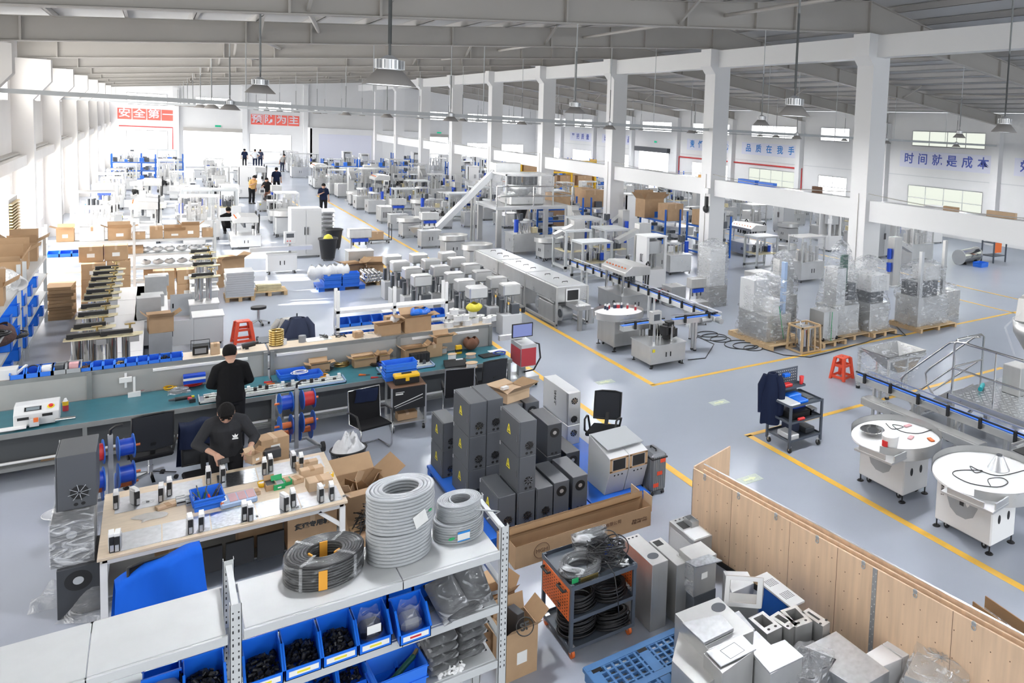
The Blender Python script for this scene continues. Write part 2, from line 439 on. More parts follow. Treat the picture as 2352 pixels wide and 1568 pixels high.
# walled-off room in the far corner: lower, with its own roof ledge
b = B().box(12.35, 93.4, 0, 23.4, 93.6, 3.95).box(12.35, 93.4, 3.95, 23.4, Y1, 4.02).box(12.35, 93.4, 0, 12.5, Y1, 3.95)
struct('partition_wall', b, 'white_wall')
tag(obj('banner', B().box(13.1, 93.36, .4, 18.0, 93.4, 3.4), 'blue_sign'), 'pale lilac blank banner covering the far partition wall', 'banner')

# columns down the middle, with their head beam and the low ring beam
for i in range(-1, 9):
 y = by(i); b = B()
 b.box(XC - .0, y - .36, 0, XC + .72, y + .36, 8.93)
 b.prism([(0, 7.95), (-.24, 8.25), (-.24, 8.93), (0, 8.93)], y - .36, y + .36, Matrix(((1, 0, 0, XC), (0, 0, 1, 0), (0, 1, 0, 0), (0, 0, 0, 1))))
 struct('column', b, 'white_paint')
 if i < 8:
  struct('head_beam', B().box(XC + .12, y + .36, 8.22, XC + .5, y + BAY - .36, 8.90), 'white_paint')
  struct('ring_beam', B().box(XC + .18, y + .36, 3.08, XC + .62, y + BAY - .36, 3.74), 'white_paint')
struct('head_beam', B().box(XC + .12, Y0, 8.22, XC + .5, by(-1) - .36, 8.90), 'white_paint')
struct('head_beam', B().box(XC + .12, by(8) + .36, 8.22, XC + .5, Y1, 8.90), 'white_paint')
struct('ring_beam', B().box(XC + .18, Y0, 3.08, XC + .62, by(-1) - .36, 3.74), 'white_paint')

# rafters: tapered I sections from the left pillars to the ridge and down again
def rafter(y):
 b = B()
 dpt = lambda x: .60 + .40 * max(0, 1 - abs(x - XC) / 9.0) ** 1.5
 for xs in ([-3.3, 2, 7, 11, 14, 17], [17, 20, 23, 27, 32, 36.9]):
  for x0, x1 in zip(xs, xs[1:]):
   for z0a, z0b, z1a, z1b, w in ((zr(x0), zr(x1), zr(x0) + .025, zr(x1) + .025, .13), (zr(x0), zr(x1), zr(x0) + dpt(x0), zr(x1) + dpt(x1), .008), (zr(x0) + dpt(x0) - .02, zr(x1) + dpt(x1) - .02, zr(x0) + dpt(x0), zr(x1) + dpt(x1), .13)):
    b.hexa([(x0, y - w, z0a), (x1, y - w, z0b), (x1, y + w, z0b), (x0, y + w, z0a), (x0, y - w, z1a), (x1, y - w, z1b), (x1, y + w, z1b), (x0, y + w, z1a)])
 for x in (-2.4, 1.9, 3.4, 7.2, 10.4, 12.6, 14, 17, 19.5, 21, 24, 28, 30, 33, 36.4):
  for s in (-1, 1): b.box(x - .02, y + s * .008, zr(x) + .02, x + .02, y + s * .12, zr(x) + dpt(x) - .02)
 for x in (2.2, 10.2, 20.5, 28.5):
  b.bar((x, y - .02, zr(x) + .1), (x + .0, y - 1.2, zr(x) + dpt(x) + .1), .06)
 struct('rafter_beam', b, 'steel_paint')
for i in range(-2, 9): rafter(by(i))
def zroof(x): return (7.46 + .105 * (x + 3) + .42 * max(0, 1 - abs(x - XC) / 9.0) ** 1.5) if x <= XC else (9.56 - .105 * (x - XC) + .42 * max(0, 1 - abs(x - XC) / 9.0) ** 1.5)
x = -3.2; k = 0
while x < 36.9:
 z = zroof(x); b = B()
 b.box(x - .03, Y0, z, x - .02, Y1, z + .2).box(x - .03, Y0, z, x + .04, Y1, z + .01).box(x - .10, Y0, z + .19, x - .02, Y1, z + .2)
 struct('purlin', b, 'purlin'); x += 1.34
b = B(); xs = [-3.8, -3, 0, 4, 8, 10, 12, 14, 17, 20, 22, 24, 26, 30, 34, 37.4]
for x0, x1 in zip(xs, xs[1:]):
 b.hexa([(x0, Y0, zroof(x0) + .2), (x1, Y0, zroof(x1) + .2), (x1, Y1 + .3, zroof(x1) + .2), (x0, Y1 + .3, zroof(x0) + .2)] + [(x0, Y0, zroof(x0) + .26), (x1, Y0, zroof(x1) + .26), (x1, Y1 + .3, zroof(x1) + .26), (x0, Y1 + .3, zroof(x0) + .26)])
struct('ceiling', b, 'roof')
for i in range(-2, 8):       # tie rods under the roof between rafters
 for x in (2.2, 10.2, 21, 29):
  struct('roof_brace', B().cyl((x, by(i), zr(x) + .12), (x + 1.4, by(i) + BAY, zr(x) + .5), .05, n=8), 'steel_paint')

# conduit rails across and along the hall
struct('conduit', B().box(XL, 25.68, 5.68, XR, 25.76, 5.79), 'rack_grey')
for x in (1.9, 5, 8.2, 11.3, 14.5, 20, 24, 28, 32): struct('conduit_hanger', B().rod(x, 25.72, 5.79, zr(x), .012), 'rack_grey')
struct('conduit', B().box(XL, 43.2, 5.6, XR, 43.26, 5.68), 'rack_grey')
for i in range(-1, 8):
 sg = B(); P = []
 for k in range(9):
  t = k / 8; P.append((XC + .1, by(i) + BAY * t, 3.98 - .18 * math.sin(PI * t)))
 struct('wall_cable', B().tube(P, .014, 5), 'steel_paint')
 struct('wall_cable', B().tube([(XC - .02, by(i) - .05, .6), (XC - .02, by(i) - .05, 3.95)], .012, 5), 'steel_paint')

# yellow lines
def line(p, q, w=.12):
 p = Vector(p); q = Vector(q); d = (q - p).normalized(); n = Vector((-d.y, d.x, 0)) * w / 2
 b = B().add([p - n, q - n, q + n, p + n], [(0, 1, 2, 3)])
 b.v = [(x, y, .003) for x, y, z in b.v]; struct('floor_line', b, 'yellow_line')
c1 = F(1503, 884); c2 = F(1716, 1000); c3 = F(2223, 742); c4 = F(2171, 884)
line((8.33, c1.y, 0), (8.33, 60, 0)); line((6.49, 2, 0), (6.49, 60, 0)); line((8.42, 3, 0), (8.42, c2.y, 0))
line((8.27, c1.y, 0), (14, F(1920, 801).y + .0, 0)); line((14, F(1920, 801).y, 0), (c3.x + 9, c3.y + .3, 0)); line((8.36, c2.y, 0), (16.5, c4.y + .1, 0))
line((22.4, 10, 0), (22.4, 40, 0), .1); line((24.6, 10, 0), (24.6, 40, 0), .1)
for k, (px, py, w) in enumerate(((1390, 877, 'beside the aisle line near the mesh office chair'), (1652, 924, 'alone in the middle of the aisle crossing'), (1722, 1100, 'just behind the plywood crate'))):
 p = F(px, py); b = B().box(-.2, -.12, 0, .2, .12, .003)
 a = thing('floor_sticker', 'worn green arrow sticker on the floor ' + w, 'floor sticker', (p.x, p.y, 0), .0)
 obj('sticker_sheet', b, 'sticker_green', a); obj('arrow', B().prism([(-.12, -.03), (.02, -.03), (.02, -.07), (.13, 0), (.02, .07), (.02, .03), (-.12, .03)], .003, .005), 'sticker_arrow', a)

# signs on the walls
def wall_sign(label, body, axis, u0, u1, z0, z1, lm, bm, bold=.012, gap=1.0):
 s = thing('wall_sign', label, 'sign', (XR - .42 + .36, (u0 + u1) / 2, (z0 + z1) / 2) if axis == 'x' else ((u0 + u1) / 2, Y1 - .04, (z0 + z1) / 2))
 n = len(body); h = z1 - z0; w = u1 - u0
 if bm == 'red_sign':
  cw = w / n
  for k, ch in enumerate(body):
   x = -w / 2 + cw * (k + .5)
   obj('sign_tile', B().box(x - cw * .46, 0, -h / 2, x + cw * .46, .03, h / 2), bm, s)
   text('character', ch, h * .86, lm, s, T(x, -.012, .02) @ RX(PI / 2), .015)
 else:
  if axis == 'x': obj('sign_board', B().box(0, -w / 2, -h / 2, .03, w / 2, h / 2), bm, s)
  for k, ch in enumerate(body):
   if ch == ' ': continue
   y = w / 2 - w * (k + .5 + .18) / (n + .36)
   text('character', ch, h * .70, lm, s, T(-.012, y, .0) @ RZ(-PI / 2) @ RX(PI / 2), bold, sx=1.12)
wall_sign('red tiled slogan of four characters on the far wall, left of the open door', '安全第一', 'y', -2.72, 1.5, 4.07, 5.1, 'pale_letter', 'red_sign')
wall_sign('red tiled slogan of four characters on the far wall, right of the open door', '预防为主', 'y', 7.44, 11.68, 4.07, 5.12, 'pale_letter', 'red_sign')
wall_sign('lilac wall sign with six dark blue characters under the nearest high window', '时间就是成本', 'x', 25.98, 33.3, 4.1, 5.15, 'blue_letter', 'blue_sign')
wall_sign('lilac wall sign with bright azure characters above the red fire pipe', '品质在我手', 'x', 43.46, 50.8, 4.05, 5.02, 'azure_letter', 'blue_sign')
wall_sign('lilac wall sign with azure characters half hidden by the square column', '责任在我心', 'x', 52.07, 59.3, 4.02, 5.02, 'azure_letter', 'blue_sign')
wall_sign('small far lilac wall sign with five indigo characters', '严把质量关', 'x', 78.0, 84.9, 3.95, 4.9, 'blue_letter', 'blue_sign')
wall_sign('far lilac wall sign with pale characters beside the roller door', '出手即精品', 'x', 69.5, 76.6, 4.0, 4.95, 'blue_letter', 'blue_sign')
wall_sign('lilac wall sign cut off by the edge of the view', '效率就是生命', 'x', 17.4, 24.65, 4.1, 5.12, 'blue_letter', 'blue_sign')
# fire pipes
t = struct('fire_pipe', B().tube([(XR - .1, 43.0, 1.2), (XR - .1, 43.0, 3.3), (XR - .1, 60.5, 3.3), (XR - .1, 60.5, 1.6)], .06, 6), 'red')
t = struct('fire_pipe', B().tube([(-2.6, Y1 - .1, 3.42), (1.3, Y1 - .1, 3.42), (1.3, Y1 - .1, 1.3)], .05, 6), 'red')
for k, (p, w) in enumerate((((4.8, Y1 - .05, 3.75), 'above the bright open far door'), ((25.5, Y1 - .05, 4.0), 'above the far roller door in the right aisle'), ((XR - .05, 65, 4.5), 'on the right wall above the roller door'))):
 e = thing('exit_sign', 'small green exit sign ' + w, 'exit sign', p, -PI / 2 if k == 2 else 0)
 obj('housing', B().box(-.26, -.02, -.11, .26, .04, .11), 'white_paint', e); obj('lit_face', B().box(-.24, -.03, -.09, .24, -.02, .09), 'exit_green', e)

# ---------------------------------------------------------------- high-bay lamps
lt = bpy.data.lights.new('high_bay_light', 'AREA'); lt.shape = 'DISK'; lt.size = .42; lt.energy = LAMP_W; lt.color = (.95, .97, 1)
def lamp_proto():
 r = thing('high_bay_lamp', 'x', 'pendant lamp', (0, 0, 0), 0, 'high-bay lamps under the rafters')
 obj('shade', B().lathe([(.235, 0), (.23, .012), (.11, .15), (.10, .15), (.215, .01), (.235, 0)], n=28), 'lamp_shade', r)
 obj('diffuser', B().lathe([(.222, .008), (.0, .006)], n=28), 'lamp_disc', r)
 h = B()
 for k in range(20):
  a = k * PI / 10; h.cb(.115 * math.cos(a), .115 * math.sin(a), .16, .035, .012, .085, a)
 h.rod(0, 0, .155, .25, .10, n=20).rod(0, 0, .25, .29, .09, .03, 20)
 obj('heat_sink', h, 'alu', r); return r
LP = lamp_proto(); first = True
xs_by = [1.55, 7.2, 12.7, 21.7, 27.5, 33]
for i in range(-2, 9):
 for j, x in enumerate(xs_by):
  xx = {(-1, 0): 1.74, (-1, 1): 6.88, (-1, 2): 11.95, (0, 0): 1.47, (0, 1): 7.5, (0, 2): 13.0, (0, 3): 21.93}.get((i, j), x)
  y = by(i) - (.0 if i <= 0 else .0); z = 5.9 if i <= 0 else 5.55
  lab = 'bell lamp, %s rafter from far wall, %s' % (NTH[8 - i], ('nearest the left wall', 'second from the left wall', 'just left of the columns', 'just right of the columns', 'second from the right wall', 'nearest the right wall')[j])
  o = LP if first else dup(LP, (0, 0, 0)); first = False
  o.location = (xx, y, z); o['label'] = lab
  dark = i == -1 or (i == 0 and j > 9)
  top = zr(xx)
  rodb = B().rod(0, 0, .29, .40, .012, n=8).rod(0, 0, .40, top - z, .017 if i < 0 else .012, n=8)
  obj('rod', rodb, 'bench_steel' if i < 0 else 'rack_grey', o)
  l = bpy.data.objects.new('high_bay_light', lt); COL.objects.link(l); l.location = (xx, y, z - .015)
# ---------------------------------------------------------------- builders of repeated kinds
def plainbox(name, label, cat, p, w, d, h, m, rz=0, group=None, bev=.004):
 return tag(obj(name, B().cb(0, 0, 0, w, d, h), m, None, p, rz, bev), label, cat, group)
def carton(label, p, w, d, h, rz=0, op=0, group=None, m='cardboard', note=1, fill=None, name='cardboard_box', flaps=(1, 1, 1, 1), fa=.9):
 t = thing(name, label, 'box', p, rz, group)
 if op:
  obj('body', B().tray(w, d, h, .006), m, t)
  f = B(); q = [(0, -d / 2, w, 0, -1), (w / 2, 0, d, 1, 0), (0, d / 2, w, 0, 1), (-w / 2, 0, d, -1, 0)]
  L = min(w, d) * .5
  for k, (x, y, ln, nx, ny) in enumerate(q):
   if not flaps[k]: continue
   a = fa + .35 * math.sin(k * 2.3 + w * 31); ox, oz = math.cos(a) * L, math.sin(a) * L
   tx, ty = -ny, nx
   i0 = Vector((x - tx * ln / 2, y - ty * ln / 2, h)); i1 = Vector((x + tx * ln / 2, y + ty * ln / 2, h)); o_ = Vector((nx * ox, ny * ox, oz))
   n = Vector((nx, ny, 0)) * .003 * math.sin(a) + Vector((0, 0, .004))
   fb = B().hexa([i0, i1, i1 + o_, i0 + o_, i0 + n, i1 + n, i1 + o_ + n, i0 + o_ + n]); obj('flap', fb, 'cardboard_in' if k % 2 else m, t)
  if fill: obj('contents', B().cb(0, 0, .01, w - .02, d - .02, h * .8), fill, t)
 else:
  obj('body', B().cb(0, 0, 0, w, d, h), m, t, bev=.004)
  obj('tape', B().box(-.025, -d / 2 - .001, h * .72, .025, d / 2 + .001, h + .0015), 'cardboard_light' if m == 'cardboard' else 'cardboard', t)
 if note: obj('label_note', B().box(-w * .16, -d / 2 - .003, h * .3, w * .16, -d / 2 - .0005, h * .55), 'paper', t)
 return t
def bin_b(w, d, h, lo=.42):
 "picking bin, open low front towards -y"
 t = .006; b = B(); hl = h * lo
 pr = [(-d / 2, 0), (d / 2, 0), (d / 2, h), (-d / 2 + d * .45, h), (-d / 2, hl)]
 for x0 in (-w / 2, w / 2 - t):
  b.prism(pr, x0, x0 + t, Matrix(((0, 0, 1, 0), (1, 0, 0, 0), (0, 1, 0, 0), (0, 0, 0, 1))))
 b.box(-w / 2, d / 2 - t, 0, w / 2, d / 2, h).box(-w / 2, -d / 2, 0, w / 2, d / 2, t).box(-w / 2, -d / 2, 0, w / 2, -d / 2 + t, hl)
 b.box(-w / 2 - .008, d / 2 - .012, h - .012, w / 2 + .008, d / 2 + .006, h + .004)
 for x0 in (-w / 2 - .006, w / 2 - t): b.bar((x0 + t, -d / 2, hl), (x0 + t, -d / 2 + d * .45, h), .016, .01)
 return b
def binthing(label, p, w, d, h, rz=0, m='bin_blue', group=None, note=None, lo=.42):
 t = thing('storage_bin', label, 'bin', p, rz, group); obj('body', bin_b(w, d, h, lo), m, t)
 if note: obj('label_strip', B().box(-w * .40, -d / 2 - .004, h * .12, w * .42, -d / 2 - .0005, h * .32), 'paper', t); obj('print', B().box(-w * .18, -d / 2 - .005, h * .18, w * .18, -d / 2 - .0035, h * .26), note, t)
 return t
def heap(label, p, w, d, h, m, n=90, s=.03, rz=0, cat='parts', seed=1, name='loose_fittings'):
 r = random.Random(seed); b = B()
 for k in range(n):
  x, y = r.uniform(-.5, .5) * w, r.uniform(-.5, .5) * d; e = (1 - (2 * x / w) ** 2) * (1 - (2 * y / d) ** 2)
  z = r.uniform(.1, 1) * h * (.35 + .65 * e); q = s * r.uniform(.6, 1.3); n0 = len(b.v)
  if k % 3: b.cyl((-q * .6, 0, 0), (q * .6, 0, 0), q * .45, n=6)
  else: b.cb(0, 0, -q / 2, q, q * .8, q)
  b.move(T(x * .9, y * .9, z) @ Matrix.Rotation(r.uniform(0, 6), 4, Vector((r.random(), r.random(), r.random())).normalized()), n0)
 o = obj(name, b, m, None, p, rz); o['kind'] = 'stuff'; return tag(o, label, cat)
def crate(label, p, w, d, h, rz=0, m='crate_blue', group=None, name='plastic_crate'):
 t = thing(name, label, 'crate', p, rz, group); b = B().tray(w, d, h, .006, fl=.012); obj('body', b, m, t)
 r = B()
 for z in (h - .02, h * .45):
  r.box(-w / 2 - .02, -d / 2 - .02, z, w / 2 + .02, -d / 2 - .008, z + .015).box(-w / 2 - .02, d / 2 + .008, z, w / 2 + .02, d / 2 + .02, z + .015)
  r.box(-w / 2 - .02, -d / 2 - .02, z, -w / 2 - .008, d / 2 + .02, z + .015).box(w / 2 + .008, -d / 2 - .02, z, w / 2 + .02, d / 2 + .02, z + .015)
 obj('rim', r, m, t); return t
def drum(label, p, R, h, m, name='cable_drum', hub=.4, rz=0):
 "small cable spool standing on one flange"
 t = thing(name, label, 'cable spool', p, rz)
 obj('flange', B().rod(0, 0, 0, .008, R, n=24), 'cardboard', t); obj('flange', B().rod(0, 0, h - .008, h, R, n=24).rod(0, 0, h - .0075, h + .001, R * .2, n=12), 'cardboard_light', t)
 obj('winding', B().rod(0, 0, .008, h - .008, R * .86, n=24), m, t); return t
def casters(par, pts, r=.05, m='black', w=.03, name='caster', fork='alu'):
 for x, y in pts:
  o = obj(name, B().cyl((x - w / 2, y, r), (x + w / 2, y, r), r, n=14), m, par)
  obj('fork', B().box(x - w * .8, y - .012, r, x - w * .55, y + .012, r * 2.3).box(x + w * .55, y - .012, r, x + w * .8, y + .012, r * 2.3).box(x - w, y - r * .6, r * 2.2, x + w, y + r * .6, r * 2.4), fork, o)
def feet(par, pts, h=.08, m='black', r=.045):
 for x, y in pts: obj('foot', B().rod(x, y, 0, .014, r, r * .7, 12).rod(x, y, .014, h, .012, n=8), m, par)
def fan(par, M, r=.055):
 obj('fan_grille', B().rod(0, 0, 0, .006, r, n=20).move(M), 'black', par)
 b = B()
 for k in range(8):
  a = k * PI / 4 + .2; b.bar((math.cos(a) * .012, math.sin(a) * .012, .010), (math.cos(a) * r * 1.25, math.sin(a) * r * 1.25, .010), .006, .004)
 obj('fan_guard', b.move(M), 'chrome', par)
def triangle(par, M, s):
 obj('warning_label', B().prism([(-s * .55, -s * .48), (s * .55, -s * .48), (.12 * s, s * .5), (-.12 * s, s * .5)], 0, .0015).move(M), 'warn_yellow', par)
 obj('warning_mark', B().prism([(-.05 * s, .24 * s), (.07 * s, .24 * s), (.02 * s, .06 * s), (.09 * s, .06 * s), (-.05 * s, -.18 * s), (0, 0), (-.08 * s, 0)], .0015, .0025).box(-.3 * s, -.36 * s, .0015, .3 * s, -.26 * s, .0025).move(M), 'print_black', par)
# faces: matrix putting local xy on the front (-y), left (-x) or top face
def MF(x, y, z): return T(x, y, z) @ RX(PI / 2)
def ML(x, y, z): return T(x, y, z) @ RZ(-PI / 2) @ RX(PI / 2)
def ctrl_box(label, p, w, d, h, rz=0, kind='warn', group='grey control boxes stacked on the blue pallet', m='box_grey'):
 "control box: door with warning triangle on -x, end with fan on -y"
 t = thing('control_box', label, 'control box', p, rz, group)
 obj('body', B().cb(0, 0, 0, w, d, h), m, t, bev=.005)
 if kind == 'warn':
  obj('door', B().box(-w / 2 - .014, -d / 2 + .004, .004, -w / 2 - .002, d / 2 - .004, h - .004), m, t, bev=.003)
  triangle(t, ML(-w / 2 - .015, d * .02, h * .58), .13)
  obj('lock', B().box(-w / 2 - .022, -d / 2 + .05, h * .42, -w / 2 - .014, -d / 2 + .07, h * .62), 'chrome', t)
  obj('hinge', B().box(-w / 2 - .018, d / 2 - .05, h - .05, -w / 2 - .012, d / 2 - .02, h + .002), 'alu', t)
  fan(t, MF(w * .06, -d / 2 - .001, h * .30), min(w, h) * .24)
  for dx in (-.03, .03): obj('gland_hole', B().cyl((w * .06 + dx, -d / 2 - .002, h * .085), (w * .06 + dx, -d / 2 + .01, h * .085), .019, n=12), 'black', t)
 else:
  obj('fan_grille', B().cyl((0, -d / 2 - .003, h * .72), (0, -d / 2 + .01, h * .72), w * .33, n=22), 'black', t)
  obj('fan_hub', B().cyl((0, -d / 2 - .006, h * .72), (0, -d / 2 + .01, h * .72), w * .13, n=16), 'alu', t)
  for dx in (-.03, .03): obj('gland_hole', B().cyl((dx, -d / 2 - .002, h * .07), (dx, -d / 2 + .01, h * .07), .018, n=12), 'black', t)
 return t
def coil(label, p, R, r_in, h, turns, m, rz=0, layers=None, wire=None, name='cable_coil', cat='cable coil'):
 "flat-topped coil of cable: rings of wire round a cylinder"
 t = thing(name, label, cat, p, rz); wire = wire or h / turns / 2; b = B()
 for k in range(turns):
  z = wire + k * (h - 2 * wire) / max(1, turns - 1)
  b.torus((R0.uniform(-.003, .003), R0.uniform(-.003, .003), z), R - wire, wire, 40, 7)
  b.torus((0, 0, z), r_in + wire, wire, 32, 6)
 q = R - 3 * wire
 while q > r_in + 1.5 * wire:
  b.torus((0, 0, h - wire), q, wire, 36, 7); q -= 2 * wire
 obj('winding', b, m, t); return t
def wood_pallet(label, p, w, d, rz=0, h=.13, m='wood'):
 t = thing('wooden_pallet', label, 'pallet', p, rz); n = max(4, int(d / .16))
 for k in range(n):
  y = -d / 2 + d * (k + .5) / n; obj('deck_board', B().box(-w / 2, y - d / n * .40, h - .02, w / 2, y + d / n * .40, h), m, t)
 for x in (-w / 2 + .05, 0, w / 2 - .05): obj('runner', B().box(x - .045, -d / 2, .0, x + .045, d / 2, h - .02), m, t)
 return t
def plastic_pallet(label, p, w, d, rz=0, h=.14, m='pallet_blue', holes=False):
 t = thing('plastic_pallet', label, 'pallet', p, rz); b = B()
 if holes:
  s = .0; nx, ny = int(w / .085), int(d / .085)
  for k in range(nx + 1): x = -w / 2 + w * k / nx; b.box(x - .011, -d / 2, h - .035, x + .011, d / 2, h)
  for k in range(ny + 1): y = -d / 2 + d * k / ny; b.box(-w / 2 + .002, y - .011, h - .034, w / 2 - .002, y + .011, h - .003)
  for x in (-w / 2 + .05, 0, w / 2 - .05): b.box(x - .055, -d / 2, h - .034, x + .055, d / 2, h + .001)
  for y in (-d / 2 + .04, d / 2 - .04, 0): b.box(-w / 2 + .003, y - .045, h - .033, w / 2 - .003, y + .045, h + .003)
 else: b.box(-w / 2, -d / 2, h - .04, w / 2, d / 2, h)
 obj('deck', b, m, t)
 for i in (-1, 0, 1):
  for j in (-1, 0, 1):
   obj('block', B().cb(i * (w / 2 - .09), j * (d / 2 - .09), 0, .16, .16, h - .03), m, t)
   if holes: obj('socket', B().cb(i * (w / 2 - .09), j * (d / 2 - .09), h - .012, .10, .10, .0145), 'black', t)
 return t
def stool(label, p, rz=0, s=1.0):
 t = thing('plastic_stool', label, 'stool', p, rz); h = .47 * s; a, c = .11 * s, .17 * s
 obj('seat', B().cb(0, 0, h - .03, 2 * a + .03, 2 * a + .03, .03), 'red_orange', t, bev=.01)
 obj('seat_hole', B().rod(0, 0, h - .002, h + .001, .018, n=12), 'black', t)
 for sx in (-1, 1):
  for sy in (-1, 1): obj('leg', B().hexa([(sx * c + dx, sy * c + dy, 0) for dx, dy in ((-.03, -.03), (.03, -.03), (.03, .03), (-.03, .03))] + [(sx * a + dx, sy * a + dy, h - .02) for dx, dy in ((-.035, -.035), (.035, -.035), (.035, .035), (-.035, .035))]), 'red_orange', t)
 for z, k in ((h * .62, .62), (h * .12, .12)):
  q = c + (a - c) * k; b = B()
  for y in (-q, q): b.box(-q, y - .008, z - .03, q, y + .008, z + .03);
  for x in (-q, q): b.box(x - .008, -q, z - .03, x + .008, q, z + .03)
  obj('rail', b, 'red_orange', t)
 return t
def jacket(label, p, rz=0, w=.42, h=.75, m='navy', seed=3, th=.14, cat='jacket'):
 "jacket hanging from its collar: folded cloth with two sleeves"
 r = random.Random(seed); b = B(); ph = [r.uniform(0, 6) for _ in range(6)]
 def sh(u, v):
  a = u * 2 * PI; k = .55 + .45 * min(1, v * 2.2); wd = w / 2 * k * (1 + .10 * math.sin(3 * a + ph[0] + v * 2)); dp = th / 2 * (1 + .35 * math.sin(5 * a + ph[1]) * v)
  return (wd * math.cos(a), dp * math.sin(a), -h * v + .02 * math.sin(4 * a + ph[2]) * v)
 b.grid(sh, 28, 10)
 for s in (-1, 1):
  b.tube([(s * w * .30, 0, -.05 * h), (s * w * .52, -.02, -.25 * h), (s * w * .55, -.04 * s, -.55 * h), (s * w * .50, -.03, -.80 * h)], [.07, .075, .065, .055], 9)
 b.torus((0, 0, -.02), .07, .03, 14, 6)
 o = obj('hanging_jacket', b, m, None, p, rz); return tag(o, label, cat)
def office_chair(label, p, rz=0, seat=.46, hb=.5, mesh=True, arms=True, base='chrome'):
 t = thing('office_chair', label, 'chair', p, rz)
 obj('seat', B().cb(0, 0, seat - .06, .48, .46, .07), 'black_soft', t, bev=.02)
 def bk(u, v): x = (u - .5) * .46; return (x, .23 + .05 * v - .35 * x * x, seat + .10 + hb * v)
 g = B().grid(bk, 8, 6); g2 = B().grid(lambda u, v: tuple(Vector(bk(u, v)) + Vector((0, .012, 0))), 8, 6)
 g.add(g2.v, [tuple(reversed(f)) for f in g2.f], True); obj('backrest', g, 'black_soft' if not mesh else 'charcoal', t)
 obj('back_frame', B().tube([bk(0, 0), bk(0, .5), bk(0, 1), bk(.25, 1.03), bk(.75, 1.03), bk(1, 1), bk(1, .5), bk(1, 0), bk(.5, -.02)], .016, 6, True).bar((0, .15, seat - .05), (0, .25, seat + .2), .06, .03), 'black', t)
 if arms:
  for s in (-1, 1): obj('armrest', B().tube([(s * .25, .08, seat - .04), (s * .29, .08, seat + .18), (s * .28, -.02, seat + .22), (s * .27, -.16, seat + .21), (s * .26, -.18, seat + .03), (s * .24, -.1, seat - .04)], .018, 7), 'black', t)
 obj('gas_lift', B().rod(0, 0, .12, seat - .06, .028).rod(0, 0, .12, .26, .034), base, t)
 for k in range(5):
  a = k * 2 * PI / 5 + .3; x, y = .30 * math.cos(a), .30 * math.sin(a)
  l = obj('base_leg', B().bar((0, 0, .15), (x, y, .085), .04, .03), base, t)
  obj('caster', B().cyl((x - .02 * math.sin(a), y + .02 * math.cos(a), .03), (x + .02 * math.sin(a), y - .02 * math.cos(a), .03), .03, n=12), 'black', l)
 return t
def sled_chair(label, p, rz=0):
 t = thing('sled_base_chair', label, 'chair', p, rz)
 b = B()
 for s in (-1, 1):
  x = s * .25
  b.tube([(x, .27, .98), (x, .22, .5), (x, .19, .43), (x, -.2, .45), (x, -.24, .42), (x, -.20, .06), (x, -.15, .016), (x, .28, .016)], .0125, 7)
 b.tube([(-.25, .28, .016), (.25, .28, .016)], .0125, 7).tube([(-.25, .27, .98), (.25, .27, .98)], .0125, 7)
 obj('frame', b, 'chrome', t)
 g = B().grid(lambda u, v: ((u - .5) * .48, .205 + .06 * v + .012 - .02 * math.sin(PI * u), .45 + .52 * v), 6, 6); obj('backrest', g, 'black_soft', t)
 obj('seat', B().cb(0, 0, .425, .48, .44, .03), 'black_soft', t)
 for s in (-1, 1): obj('armrest', B().tube([(s * .27, .23, .62), (s * .28, .1, .66), (s * .28, -.14, .66), (s * .26, -.22, .46)], .016, 7), 'black', t)
 return t

# ---------------------------------------------------------------- people
def limb(b, pts, rad, n=12):
 P_ = [Vector(p) for p in pts]; Q = []; Rr = []
 for i in range(len(P_) - 1):
  for k in range(4): Q.append(P_[i].lerp(P_[i + 1], k / 4)); Rr.append(rad[i] + (rad[i + 1] - rad[i]) * k / 4)
 Q.append(P_[-1]); Rr.append(rad[-1]); b.tube(Q, Rr, n)
 for p, r in ((P_[0], rad[0]), (P_[-1], rad[-1])): b.lathe([(r * math.cos(a), r * math.sin(a)) for a in [(-PI / 2 + .01) + k * (PI - .02) / 8 for k in range(9)]], p, n)
 for p, r in zip(P_[1:-1], rad[1:-1]): b.lathe([(r * math.cos(a), r * math.sin(a)) for a in [(-PI / 2 + .01) + k * (PI - .02) / 8 for k in range(9)]], p, n)
def loft(b, secs, n=18):
 "stack of ellipses (x,y,z,rx,ry), closed at both ends"
 vs = []
 for (x, y, z, rx, ry) in secs:
  for k in range(n): a = k * 2 * PI / n; vs.append((x + rx * math.cos(a), y + ry * math.sin(a), z))
 m = len(secs); b.add(vs, [(i * n + k, i * n + (k + 1) % n, (i + 1) * n + (k + 1) % n, (i + 1) * n + k) for i in range(m - 1) for k in range(n)] + [tuple(reversed(range(n))), tuple(range((m - 1) * n, m * n))], True)
def hand(b, w, d, side, curl=.5, up=Vector((0, 0, 1))):
 "palm, four fingers and thumb; w wrist, d direction of the hand"
 d = d.normalized(); s = d.cross(up).normalized(); n = s.cross(d).normalized(); pl = w + d * .085
 for k in range(4):
  o = s * (.030 - .020 * k); limb(b, [w + o * .6, pl + o], [.018, .0135], 8)
  L = (.070, .078, .072, .056)[k]; dd = (d * math.cos(curl * .6) - n * math.sin(curl * .6)).normalized(); de = (d * math.cos(curl * 1.5) - n * math.sin(curl * 1.5)).normalized()
  limb(b, [pl + o, pl + o + dd * L * .5, pl + o + dd * L * .5 + de * L * .5], [.0115, .0105, .0085], 7)
 t0 = w + d * .028 + s * .03 * side; td = (d * .7 + s * .75 * side - n * .3).normalized(); limb(b, [t0, t0 + td * .045, t0 + td * .045 + (d * .9 - n * .3).normalized() * .03], [.015, .012, .0095], 7)
